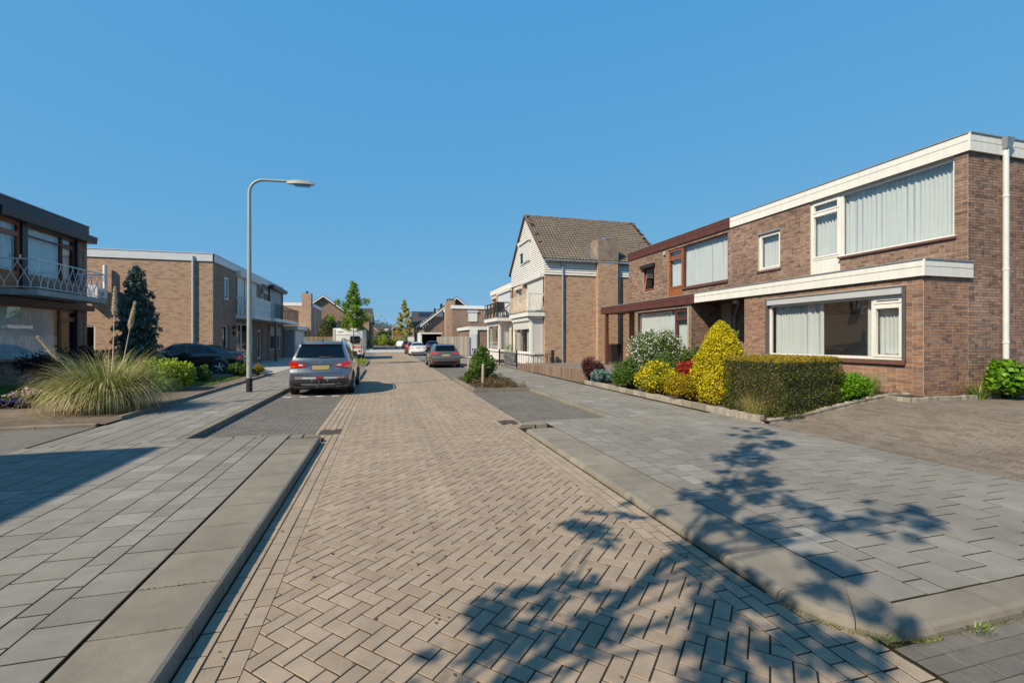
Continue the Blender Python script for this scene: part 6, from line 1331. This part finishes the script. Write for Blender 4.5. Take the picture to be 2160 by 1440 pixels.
MB().box(x0 - .002, x0 + .2, y0 - .02, y0 + .3, z0 + .3, z1 - .06).build('corner_profile', 'caravan_side', cv); MB().box(x1 - .12, x1 + .004, y0 + .14, y1 - .3, z0 + .1, z1 - .1).build('side_panel', 'caravan_side', cv)
MB().box(x0 + .1, x1 - .1, y0 - .015, y0 + .02, 2.08, 2.11).build('rear_seam', 'pvc_grey', cv)
w_ = rbox(x1 - 1.05, x1 - .25, y0 - .03, y0 + .03, 1.4, 2.0, .12).build('rear_window', 'black_plastic', cv, smooth=40); MB().box(x1 - .98, x1 - .32, y0 - .04, y0 - .032, 1.47, 1.93).build('pane', 'car_glass', w_)
MB().box(x1 - .8, x1 - .08, y0 - .04, y0 + .02, 1.0, 1.14).build('tail_light', 'red_lens', cv); MB().box(x0 + .08, x0 + .8, y0 - .04, y0 + .02, 1.0, 1.14).build('tail_light', 'red_lens', cv); MB().box(x1 - .62, x1 - .3, y0 - .05, y0 - .04, 1.04, 1.08).build('light_strip', 'clear_lens', cv)
MB().lathe([(0, 0), (.11, 0)], (0, 0, 0), 16)
for x in (x1 - .3, x0 + .3): b = MB(); b.tube([(x, y0 - .02, .72), (x, y0 - .05, .72)], .1, 14); b.build('round_light', 'red_lens', cv)
MB().box(x0 + .05, x1 - .05, y0 - .03, y0 + .1, .44, .95).build('bumper', 'caravan_white', cv); MB().box(x0 + .7, x1 - .7, y0 - .04, y0 - .02, .62, .74).build('number_plate', 'plate_yellow', cv); MB().box(x1 - 1.0, x1 - .5, y0 - .045, y0 - .028, .46, .72).build('wheel_cover', 'black_plastic', cv)
for x in (x0 + .15, x1 - .15):
    for y in (44.0, 44.75): MB().lathe([(0, -.09), (.2, -.09), (.31, -.08), (.31, .08), (.2, .09), (0, .09)], (x, y, .31), 18, 'x').build('wheel', 'rubber', cv, smooth=40)
MB().box(x0 + .1, x1 - .1, y0 + .2, y1 - .3, .3, .44).build('chassis', 'black_plastic', cv)
def text(body, size, loc, rot, mat, parent, name='lettering'):
    cu = bpy.data.curves.new(name, 'FONT'); cu.body = body; cu.size = size; cu.extrude = .002; ob = bpy.data.objects.new(name + '_tmp', cu); C.objects.link(ob)
    me = bpy.data.meshes.new_from_object(ob); bpy.data.objects.remove(ob); o = bpy.data.objects.new(name, me); C.objects.link(o); me.materials.clear(); me.materials.append(M[mat])
    o.parent = parent; o.location = Vector(loc) - Vector(root_loc(parent)); o.rotation_euler = rot; return o
text('TABBERT', .13, (x0 + .32, y0 - .022, 2.32), (R(90), 0, 0), 'text_grey', cv); text('TA', .15, (x1 - .42, y0 - .022, 2.22), (R(90), 0, 0), 'text_grey', cv)
# ------------------------------------------------------------------ planting on the right
def box_hedge(name, label, c, half, z0, z1, rot, n, size, mat, topmat):
    t = thing(name, label, 'hedge', (c[0], c[1], z0)); cr, sr = math.cos(rot), math.sin(rot)
    def place(q): return np.stack([c[0] + q[:, 0] * cr - q[:, 1] * sr, c[1] + q[:, 0] * sr + q[:, 1] * cr, q[:, 2]], 1)
    hz = (z1 - z0) / 2; q = rng.uniform(-1, 1, (n, 3)); ax = rng.choice([0, 0, 1, 1, 2], n); sg = rng.choice([-1, 1], n); sg[ax == 2] = 1; q[np.arange(n), ax] = sg * (1 - rng.uniform(0, 1, n) ** 2.2 * .28)
    s = np.linalg.norm(np.abs(q) ** 6, axis=1) ** (1 / 6.); k = np.minimum(1, 1.03 / np.maximum(s, 1e-6)); q = q * k[:, None]      # rounded edges
    q = q + .03 * np.sin(q[:, [1, 2, 0]] * 9 + np.array([0, 1, 2])) + rng.normal(size=(n, 3)) * .012
    q = q * np.array([half[0], half[1], hz]); q[:, 2] += (z0 + z1) / 2; top = q[:, 2] > z1 - .10; p = place(q); p[:, 2] = np.maximum(p[:, 2], z0 + .02)
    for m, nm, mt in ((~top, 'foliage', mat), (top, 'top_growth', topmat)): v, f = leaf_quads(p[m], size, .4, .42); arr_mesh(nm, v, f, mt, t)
    b = MB(); hx, hy = half[0] * .78, half[1] * .78; cs = [(-hx, -hy), (hx, -hy), (hx, hy), (-hx, hy)]; b.prism([(c[0] + a * cr - d * sr, c[1] + a * sr + d * cr) for a, d in cs], z0, z1 - .14); b.build('twigs', 'bark', t)
    return t
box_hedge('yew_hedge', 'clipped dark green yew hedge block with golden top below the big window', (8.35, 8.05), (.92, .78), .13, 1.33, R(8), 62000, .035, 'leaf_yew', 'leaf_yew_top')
def egg(name, label, base, r, h, n, size, mat, seed, power=1.0):
    t = thing(name, label, 'shrub', base); u = rng.uniform(0, 1, n) ** .85; a = rng.uniform(0, 2 * np.pi, n)
    pr = np.interp(u, [0, .1, .3, .55, .8, .93, 1], [.80, .97, 1.0, .84, .50, .26, .05]); wob = 1 + .13 * np.sin(a * 5 + u * 9 + seed) * np.sin(u * 17 + a * 2) + .05 * np.sin(a * 13 + u * 31)
    k = 1 - rng.uniform(0, 1, n) ** 2 * .3; rr = r * pr * wob * k; p = np.stack([base[0] + np.cos(a) * rr, base[1] + np.sin(a) * rr, base[2] + .03 + u * h], 1) + rng.normal(size=(n, 3)) * .018
    out = np.stack([np.cos(a), np.sin(a), np.full(n, .8)], 1); v, f = leaf_quads(p, size, .2, .5, out=out * .5); arr_mesh('foliage', v, f, mat, t)
    b = MB(); b.lathe([(r * .62, 0.0), (r * .72, h * .3), (r * .5, h * .7), (.02, h * .93)], base, 14); b.build('twigs', 'bark', t); return t
egg('golden_thuja', 'egg shaped golden yellow thuja shrub beside the yew hedge', (7.98, 9.5, .16), .64, 1.95, 42000, .048, 'leaf_thuja', 2)
bush('spirea_shrub', 'loose orange and yellow green shrub in front of the thuja', 'shrub', (7.42, 10.05, .14), (.55, .6, .36), 7000, .05, 'leaf_spirea', 3, 34)
bush('euonymus_shrub', 'yellow variegated shrub on the low edging stones', 'shrub', (7.55, 11.6, .14), (.6, .85, .45), 8500, .06, 'leaf_euonymus', 4, 34, .45)
bush('green_shrub', 'rounded mid green shrub left of the variegated one', 'shrub', (7.55, 13.2, .14), (.6, .78, .52), 8500, .06, 'leaf_green', 5, 36)
bush('juniper_shrub', 'low blue grey juniper in front of the purple shrub', 'shrub', (7.45, 15.0, .14), (.45, .55, .24), 4200, .055, 'leaf_blue', 6, 26)
bush('barberry_shrub', 'dark purple rounded barberry shrub at the end of the palisade wall', 'shrub', (7.75, 16.2, .2), (.5, .52, .42), 8000, .05, 'leaf_purple', 7, 32, .45)
bush('red_maple', 'small red leaved japanese maple behind the thuja', 'shrub', (9.2, 12.3, .3), (.55, .6, .42), 2600, .075, 'leaf_red', 8, 22)
bush('flowering_bush', 'large bush covered in white blossom under the brown canopy', 'shrub', (10.1, 15.5, .3), (1.15, 1.65, .95), 14000, .075, 'leaf_green', 9, 60, .38, flowers=('petal_white', 4600, .055))
bush('green_shrub', 'dense green shrub in front of the white blossom bush', 'shrub', (9.5, 14.0, .3), (.65, .7, .48), 7000, .055, 'leaf_green', 10, 30)
bush('green_shrub', 'leafy shrub between the white blossom and the thuja', 'shrub', (9.9, 12.9, .3), (.5, .6, .6), 4000, .07, 'leaf_green', 31, 24)
bush('low_shrub', 'bright green cushion shrub beside the yew hedge', 'shrub', (9.55, 7.55, .3), (.5, .44, .36), 11000, .045, 'leaf_bright', 11, 40, .45)
bush('hydrangea', 'bright green broad leaved shrub at the corner below the drainpipe', 'shrub', (12.85, 6.55, .40), (.72, .42, .46), 2600, .12, 'leaf_bright', 12, 30, .45, aspect=.8, up=.8)
bush('sapling', 'thin sapling with a few lime leaves rising behind the thuja', 'sapling', (8.7, 9.9, .2), (.2, .2, 1.0), 150, .085, 'leaf_lime', 13, 8, .5, zc=1.25, stems=3)
def tuft(name, label, base, n, length, spread, droop, width, mat, seed, cat='grass', jit=.1, plumes=(), seg=6, dry=None):
    t = thing(name, label, cat, base); v, f = blades(base, n, length, spread, droop, width, seed, seg, jit); arr_mesh('blades', v, f, mat, t)
    if dry: v, f = blades(base, dry[0], dry[1], spread * 1.25, droop * 1.2, width, seed + 1, seg, jit); arr_mesh('dry_blades', v, f, dry[2], t)
    for (px, py, pz, tilt) in plumes:
        b = MB(); q = (base[0] + px * .25, base[1] + py * .25, base[2] + .2); e = (base[0] + px, base[1] + py, pz); m = [(q[k] + e[k]) / 2 + (0.02 if k == 0 else 0) for k in range(3)]; s = b.tube([q, m, e], [.012, .010, .006], 6).build('stalk', 'plume', t)
        d = Vector(e) - Vector(m); d.normalize(); k = 1500; u = rng.uniform(0, 1, k); ln = .62; rr = .05 * np.interp(u, [0, .15, .5, 1], [.3, 1, .75, .08]); a = rng.uniform(0, 6.283, k)
        P_ = np.array(e) + np.outer(u * ln, np.array(d)) + np.stack([np.cos(a) * rr, np.sin(a) * rr, np.zeros(k)], 1) * rng.uniform(.2, 1, (k, 1)); v, f = leaf_quads(P_, .06, 1.2, .16); arr_mesh('plume', v, f, 'plume', s)
    return t
tuft('ornamental_grass', 'straw coloured grass tuft at the corner of the edging stones', (7.42, 7.75, .12), 420, .55, .95, .9, .008, 'blade_straw', 1, dry=(120, .5, 'blade_green'), jit=.22)
tuft('iris_clump', 'upright green sword leaves against the brick extension', (10.35, 7.75, .4), 260, .62, .6, .55, .016, 'blade_green', 2, jit=.25)
tuft('iris_clump', 'long bladed green tuft in front of the drainpipe shrub', (12.15, 6.7, .40), 150, .5, .95, .9, .016, 'blade_green', 3, jit=.12)
# ------------------------------------------------------------------ planting on the left
tuft('pampas_grass', 'huge arching pampas grass clump with pale plumes beside the pavement', (-5.95, 12.1, .13), 2900, 1.52, 1.14, 1.5, .017, 'blade_pampas', 4, jit=.42, seg=9, dry=(1100, 1.5, 'blade_pampas_dry'), plumes=((.12, .0, 2.25, 0), (.32, .2, 1.95, 0), (-.75, -.2, 1.25, 0)))
t = thing('japanese_maple', 'spreading black purple japanese maple under the wooden window', 'shrub', (-9.6, 17.6, .18)); cs, rs = lumps((-9.6, 17.6, .95), (1.3, 1.1, .42), 40, .95, .55, 14); cs[:, 2] -= .25 * ((cs[:, 0] + 9.6) ** 2 + (cs[:, 1] - 17.6) ** 2) ** .5 * .6
p, d = ball_points(cs, rs, 9000, .5); p[:, 2] = np.maximum(p[:, 2], .22); v, f = leaf_quads(p, .085, .6, .4); arr_mesh('foliage', v, f, 'leaf_dark_purple', t); b = MB()
for k in range(8): a = k * .8; b.tube([(-9.6, 17.6, .15), (-9.6 + math.cos(a) * .4, 17.6 + math.sin(a) * .4, .7), (-9.6 + math.cos(a) * 1.1, 17.6 + math.sin(a) * .9, 1.0)], [.03, .02, .006], 6)
b.build('stems', 'bark', t)
def spruce(name, label, base, h, r, seed):
    t = thing(name, label, 'tree', base); g = np.random.default_rng(seed); MB().tube([base, (base[0], base[1], base[2] + h * .96)], [.07, .012], 8).build('trunk', 'bark', t); P_ = []; D = []; b = MB(); z = .12
    while z < h * .97:
        k = z / h; rad = r * np.interp(k, [0, .15, .55, .72, .9, 1], [.85, 1, .88, .62, .3, .03]); n = int(g.integers(8, 12)); a0 = g.uniform(0, 6.28)
        for i in range(n):
            a = a0 + i * 6.283 / n + g.uniform(-.3, .3); L = rad * g.uniform(.45, 1.35); dr = np.interp(k, [0, .7, 1], [-.12, .05, .7]); dirv = np.array([math.cos(a), math.sin(a), dr]); st = np.array(base) + np.array([0, 0, z]); m = max(10, int(210 * L)); u = g.uniform(.1, 1, m) ** .7
            off = np.stack([-np.sin(a) * np.ones(m), np.cos(a) * np.ones(m), np.zeros(m)], 1) * (g.normal(0, 1, m) * .2 * L * (1.15 - u))[:, None]; q = st + np.outer(u * L, dirv) + off; q[:, 2] += .06 * np.sin(u * 3) * L + g.normal(0, .045, m); P_.append(q); D.append(np.tile(dirv, (m, 1)) + off * 2); b.tube([tuple(st), tuple(st + dirv * L * .9)], [.012, .003], 4)
        z += h * .026 * g.uniform(.8, 1.2)
    P_ = np.concatenate(P_); v, f = leaf_quads(P_, .11, .25, .42); arr_mesh('crown', v, f, 'leaf_spruce', t); b.build('branches', 'bark', t)
spruce('spruce_tree', 'narrow blue green spruce in front of the tan side wall', (-9.35, 20.9, .15), 4.45, .70, 5)
bush('laurel_shrub', 'broad lime green shrub between the pampas grass and the black car', 'shrub', (-6.55, 16.2, .15), (1.15, .95, .5), 5200, .10, 'leaf_lime', 15, 44, .42, aspect=.65)
bush('small_shrub', 'small dark green shrub next to the lime green shrub', 'shrub', (-6.5, 19.0, .15), (.45, .4, .3), 2600, .06, 'leaf_green', 16, 20)
bush('small_shrub', 'low green shrub behind the lawn beside the street lamp', 'shrub', (-6.0, 21.6, .15), (.75, .5, .3), 3600, .07, 'leaf_green', 17, 24)
bush('small_shrub', 'small dry yellow green shrub beside the lamp post', 'shrub', (-5.35, 21.9, .15), (.3, .35, .25), 1200, .06, 'leaf_spirea', 18, 14)
bush('pink_flowers', 'patch of pink and white flowers in front of the lawn', 'flowers', (-8.6, 14.1, .16), (.6, .4, .16), 2200, .05, 'leaf_green', 19, 22, .5, flowers=('petal_pink', 900, .05), stems=0)
bush('violet_ground_cover', 'low dark violet ground cover below the pink flowers', 'flowers', (-8.0, 12.9, .14), (.8, .55, .12), 2600, .045, 'leaf_dark_purple', 20, 26, .5, flowers=('petal_violet', 900, .035), stems=0)
tuft('dry_grass', 'dry straw tuft at the foot of the pampas grass', (-5.5, 11.9, .12), 260, .55, 1.2, 1.2, .008, 'blade_pampas_dry', 8, jit=.3)
# loose green cover on the lawns: too fine to count
def grass_field(name, label, x0, x1, y0, y1, zf, n, h, mat):
    px = rng.uniform(x0, x1, n); py = rng.uniform(y0, y1, n); v = []; a = rng.uniform(0, 6.28, n); hh = h * rng.uniform(.5, 1.2, n); z = np.array([zf(x) for x in px]); w_ = .006
    A = np.stack([px - np.cos(a) * w_, py - np.sin(a) * w_, z - .01], 1); B = np.stack([px + np.cos(a) * w_, py + np.sin(a) * w_, z - .01], 1); T = np.stack([px + rng.normal(0, .02, n), py + rng.normal(0, .02, n), z + hh], 1); v = np.stack([A, B, T], 1).reshape(-1, 3)
    return arr_mesh(name, v, np.arange(3 * n).reshape(-1, 3), mat, label=label, cat='grass', kind='stuff')
grass_field('lawn_grass', 'short green lawn under the wooden window house', -11.9, -7.2, 14.2, 18.8, lambda x: .135 + .06 * min(max((-5.1 - x) / 3, 0), 1), 14000, .05, 'blade_green')
grass_field('lawn_strip_grass', 'small green lawn strip beside the black sedan', -8.6, -5.75, 17.6, 21.2, lambda x: .145 + .05 * min(max((-5.1 - x) / 3, 0), 1), 9000, .05, 'blade_green')
# ------------------------------------------------------------------ planting beds between the parking bays
def cover(name, label, x0, x1, y0, y1, z, n, h, size, mat, seed):
    g = np.random.default_rng(seed); cs = np.stack([g.uniform(x0, x1, 70), g.uniform(y0, y1, 70), np.full(70, z)], 1); rs = g.uniform(.12, .26, 70); p, d = ball_points(cs, rs, n, .5); p[:, 2] = z + np.abs(p[:, 2] - z) * h / .2; v, f = leaf_quads(p, size, .5, .5); return arr_mesh(name, v, f, mat, label=label, cat='ground cover', kind='stuff')
cover('brown_ground_cover', 'brown prickly ground cover around the laurel between the right bays', 2.95, 4.45, 14.75, 19.2, .05, 15000, .26, .045, 'leaf_brown_cover', 1)
bush('laurel_bush', 'dark green conical laurel in the planting bed between the right parking bays', 'shrub', (3.72, 17.9, .05), (.62, .7, .62), 4600, .12, 'leaf_green', 21, 44, .36, aspect=.38, up=.1)
bush('laurel_bush', 'upright top shoots of the laurel by the bollards', 'shrub', (3.75, 18.1, .6), (.22, .25, .5), 700, .11, 'leaf_green', 22, 12, .5, aspect=.4, stems=3)
bush('laurel_bush', 'low leafy shrub at the road side of the planting bed with the bollards', 'shrub', (3.05, 17.0, .05), (.26, .5, .26), 1300, .09, 'leaf_green', 23, 16, aspect=.4)
cover('green_ground_cover', 'bright green ground cover below the young maple', -2.95, -1.45, 30.7, 36.0, .05, 9000, .30, .06, 'leaf_lime', 2)
# ------------------------------------------------------------------ street trees
def tree(name, label, base, h, trunk_h, prof, n, size, mat, seed, r0=.06, bark='bark', extra=(), nb=26, cl=.3):
    """prof: crown radius along its height (0..1)"""
    t = thing(name, label, 'tree', base); g = random.Random(seed); b = MB(); top = (base[0], base[1], base[2] + h * .97); tp = limb(b, base, top, r0, .008, g, 8, .015); b.build('trunk', bark, t); b = MB(); cs = []; rs = []
    for i in range(nb):
        k = (i + .5) / nb; z = trunk_h + (h - trunk_h) * (k ** .9); rad = np.interp(k, *zip(*prof)); a = i * 2.399 + g.uniform(-.4, .4); L = rad * g.uniform(.65, 1.1); st = Vector((base[0], base[1], base[2] + max(trunk_h * .92, z - L * .55))); e = Vector((base[0] + math.cos(a) * L, base[1] + math.sin(a) * L, base[2] + z)); limb(b, st, e, r0 * .35, .006, g, 3, .1)
        for q in (.45, .75, 1.0): c = st.lerp(e, q); cs.append(tuple(c)); rs.append(cl * (.6 + .5 * q) * g.uniform(.6, 1.1) * (.5 + .5 * rad / max(p[1] for p in prof)))
    for (x, y, z, r) in extra: limb(b, (base[0], base[1], base[2] + z - .5), (base[0] + x, base[1] + y, base[2] + z), r0 * .4, .006, g, 3, .08); cs.append((base[0] + x, base[1] + y, base[2] + z)); rs.append(r)
    b.build('branches', bark, t); p, d = ball_points(np.array(cs), np.array(rs), n, .6); v, f = leaf_quads(p, size, .5, .7); arr_mesh('crown', v, f, mat, t); return t
mt = tree('maple_tree', 'young bright green maple tied between two stakes beside the caravan', (-2.2, 33.2, .05), 5.6, 2.35, [(0, .6), (.2, .92), (.4, .82), (.6, .45), (.8, .26), (1, .06)], 7500, .115, 'leaf_maple_street', 4, .05, extra=((-1.45, .1, 3.1, .32), (-1.0, .0, 4.2, .28), (.85, .1, 4.3, .3)), cl=.34)
st = thing('tree_stakes', 'two wooden stakes with a black band holding the young maple', 'stake', (-2.2, 33.1, .05))
for x in (-2.75, -1.68): MB().tube([(x, 33.05, .05), (x, 33.05, 1.75)], .045, 8).build('stake', 'wood_post', st)
MB().tube([(-2.75, 33.0, 1.68), (-2.45, 33.08, 1.62), (-2.2, 33.12, 1.56), (-1.95, 33.08, 1.62), (-1.68, 33.0, 1.68)], .03, 5).build('band', 'rubber', st)
tree('yellow_tree', 'slender yellow green young tree at the far corner', (3.4, 91, .05), 9.3, 2.6, [(0, 1.3), (.2, 1.8), (.45, 1.5), (.7, .85), (1, .15)], 7000, .24, 'leaf_yellow_tree', 6, .07, 'pale_bark', cl=.42, nb=30)
bush('orange_cover', 'orange brown low planting around the yellow tree', 'shrub', (3.4, 88.5, .05), (1.0, 1.6, .3), 1500, .14, 'leaf_spirea', 24, 14, stems=0)
# tall tree beside the camera: only its dappled shade shows
sheet('tree_pit', rect(-3.2, -2.0, -.3, .9), .0, 'soil', thick=.1)
def shade_tree():
    base = (-2.6, .3, 0); t = thing('street_tree', 'leafy street tree at the junction whose dappled shade falls on the road', 'tree', base); g = random.Random(12); b = MB(); limb(b, base, (-2.5, .4, 6.6), .11, .02, g, 7, .02); b.build('trunk', 'bark', t); b = MB(); cs = []; rs = []
    ends = [(-.45, 2.75, 7.0, .42), (-.15, 2.6, 7.15, .25), (-.75, 2.2, 6.6, .5), (-1.1, 1.7, 6.0, .55), (-1.2, 1.5, 5.5, .5), (-1.9, -.65, 6.5, .38), (-1.55, -.35, 6.6, .3), (-2.1, -.3, 6.0, .42), (-3.5, .2, 4.0, .3), (-3.3, .5, 4.3, .28), (-2.6, 1.15, 4.5, .34), (-2.4, 1.4, 4.7, .25), (-2.2, .2, 5.2, .5), (-2.6, -.1, 4.9, .5), (-2.0, .7, 5.4, .5), (-2.3, -.5, 4.9, .45), (-2.7, .6, 4.0, .45), (-2.0, -.6, 5.4, .4), (-2.45, -.9, 4.6, .45), (-2.2, .1, 4.4, .5), (-1.7, .4, 5.9, .35), (-2.3, -.5, 3.7, .5)]
    for (x, y, z, r) in ends:
        limb(b, (-2.55, .33, max(2.2, z - 1.6)), (x, y, z), .018, .005, g, 4, .07)
        for k in range(7): cs.append((x + g.uniform(-1, 1) * r * .75, y + g.uniform(-1, 1) * r * .75, z + g.uniform(-1, 1) * r * .75)); rs.append(r * g.uniform(.2, .42))
    b.build('branches', 'bark', t); p, d = ball_points(np.array(cs), np.array(rs), 5200, .6); v, f = leaf_quads(p, .105, .5, .75); arr_mesh('crown', v, f, 'leaf_maple_street', t)
shade_tree()
# ------------------------------------------------------------------ far greenery
egg('clipped_yew', 'tall rounded clipped yew behind the tan fence', (-6.6, 57.5, .1), 1.35, 4.4, 9000, .16, 'leaf_yew', 5)
bush('garden_shrub', 'bright shrub top above the fence beside the caravan', 'shrub', (-4.6, 58, .1), (1.2, 1.5, 1.15), 2200, .2, 'leaf_lime', 25, 20, stems=3)
bush('corner_hedge', 'dark hedge at the left far corner below the lamp', 'hedge', (-3.9, 82, .1), (1.3, 4, 1.0), 4000, .2, 'leaf_far', 26, 36, stems=3)
for i in range(7): bush('end_hedge', 'green hedge closing the end of the street', 'hedge', (-5 + i * 2.0, 116 + (i % 2) * .6, .1), (1.5, 1.2, 1.05 + .1 * (i % 3)), 1300, .22, 'leaf_green' if i % 2 else 'leaf_lime', 40 + i, 22, group='hedge shrubs closing the street', stems=3)
tr = thing('trellis_fence', 'pale trellis fence above the hedge at the end of the street', 'fence', (0, 118.5, .1))
for i in range(18): MB().box(-8 + i, -7.9 + i, 118.5, 118.6, .1, 2.6).build('post', 'wood_tan', tr)
for z in (1.0, 1.8, 2.5): MB().box(-8, 9.1, 118.42, 118.5, z, z + .1).build('rail', 'wood_tan', tr)
for i, (x, h_) in enumerate(((-3.2, 4.2), (-.6, 3.6), (1.6, 4.4), (4.6, 3.4))): bush('poplar_sapling', 'slim light green sapling behind the far hedge', 'tree', (x, 121, .1), (.55, .55, h_ / 2), 700, .22, 'leaf_lime', 60 + i, 14, .6, group='slim saplings behind the far hedge', stems=3)
for i, (x, y, r, hh) in enumerate(((-3, 185, 7, 9), (4, 190, 6, 8), (9.5, 140, 3.2, 6.8), (-14, 190, 8, 9), (20, 200, 9, 9), (-1, 136, 2.6, 4.6))): bush('distant_tree', 'rounded tree behind the houses at the end of the street', 'tree', (x, y, 0), (r, r, hh / 2), 2600, .55, 'leaf_far', 70 + i, 34, .45, group='trees behind the far houses', stems=5)
# moss and weeds in the joints and along the kerbs
def weeds():
    P_ = []; g = np.random.default_rng(9)
    for y in np.arange(2.42, 7.9, .507):                       # kerb joints on the left
        if g.random() < .7: n = int(g.integers(20, 130)); P_.append(np.stack([g.uniform(-1.53, -1.08, n), np.full(n, y) + g.normal(0, .004, n), np.full(n, .103)], 1))
    for k in range(18): y = g.uniform(2.2, 8); n = int(g.integers(4, 16)); P_.append(np.stack([-1.558 + g.normal(0, .008, n), y + g.normal(0, .03, n), np.full(n, .088)], 1))
    for k in range(170): x = 3.375 + g.integers(-1, 11) * .33; y = g.uniform(2.2, 7.5); n = int(g.integers(4, 20)); P_.append(np.stack([x + g.normal(0, .004, n), y + g.normal(0, .06, n), np.full(n, .055)], 1))
    for k in range(34): a = R(185 + g.uniform(0, 85)); n = int(g.integers(5, 22)); P_.append(np.stack([3.03 + .57 * np.cos(a) + g.normal(0, .02, n), 2.417 + .57 * np.sin(a) + g.normal(0, .015, n), np.full(n, .005)], 1))
    for k in range(30): x = g.uniform(2.9, 5); n = int(g.integers(5, 24)); P_.append(np.stack([x + g.normal(0, .04, n), 1.85 + g.normal(0, .012, n), np.full(n, .004)], 1))
    for k in range(60): P_.append(np.stack([g.normal(2.47, .01, 14), g.uniform(2.5, 8) + g.normal(0, .05, 14), np.full(14, .002)], 1))
    for k in range(26): y = g.uniform(9, 14); P_.append(np.stack([4.55 + g.normal(0, .03, 18), y + g.normal(0, .08, 18), np.full(18, .01)], 1))
    p = np.concatenate(P_); v, f = leaf_quads(p, .012, 1.0, .5); arr_mesh('joint_moss', v, f, 'moss', label='yellow green moss and weeds in the paving joints', cat='moss', kind='stuff')
weeds()
tuft('grass_weed', 'bright green grass tuft in the gap behind the left kerb', (-1.62, 2.36, .09), 260, .11, 1.0, .8, .004, 'blade_green', 21, cat='weed', jit=.05, seg=4)
for i, (x, y) in enumerate(((3.33, 1.85), (3.85, 1.85), (2.7, 1.95))): tuft('kerb_weed', 'small green weed at the foot of the rounded kerb corner', (x, y, 0), 110, .06, 1.0, .8, .004, 'blade_green', 22 + i, cat='weed', jit=.08, seg=4).__setitem__('group', 'weeds along the kerb')
# dead leaves and grit lying on the road
g = np.random.default_rng(17); n = 420; px = g.uniform(-.9, 2.4, n); py = g.uniform(2, 16, n) ; p = np.stack([px, py, np.full(n, .006)], 1); v, f = leaf_quads(p, .03, 5, .6); arr_mesh('leaf_litter', v, f, 'leaf_brown_cover', label='small dry leaves and grit scattered on the road bricks', cat='litter', kind='stuff')
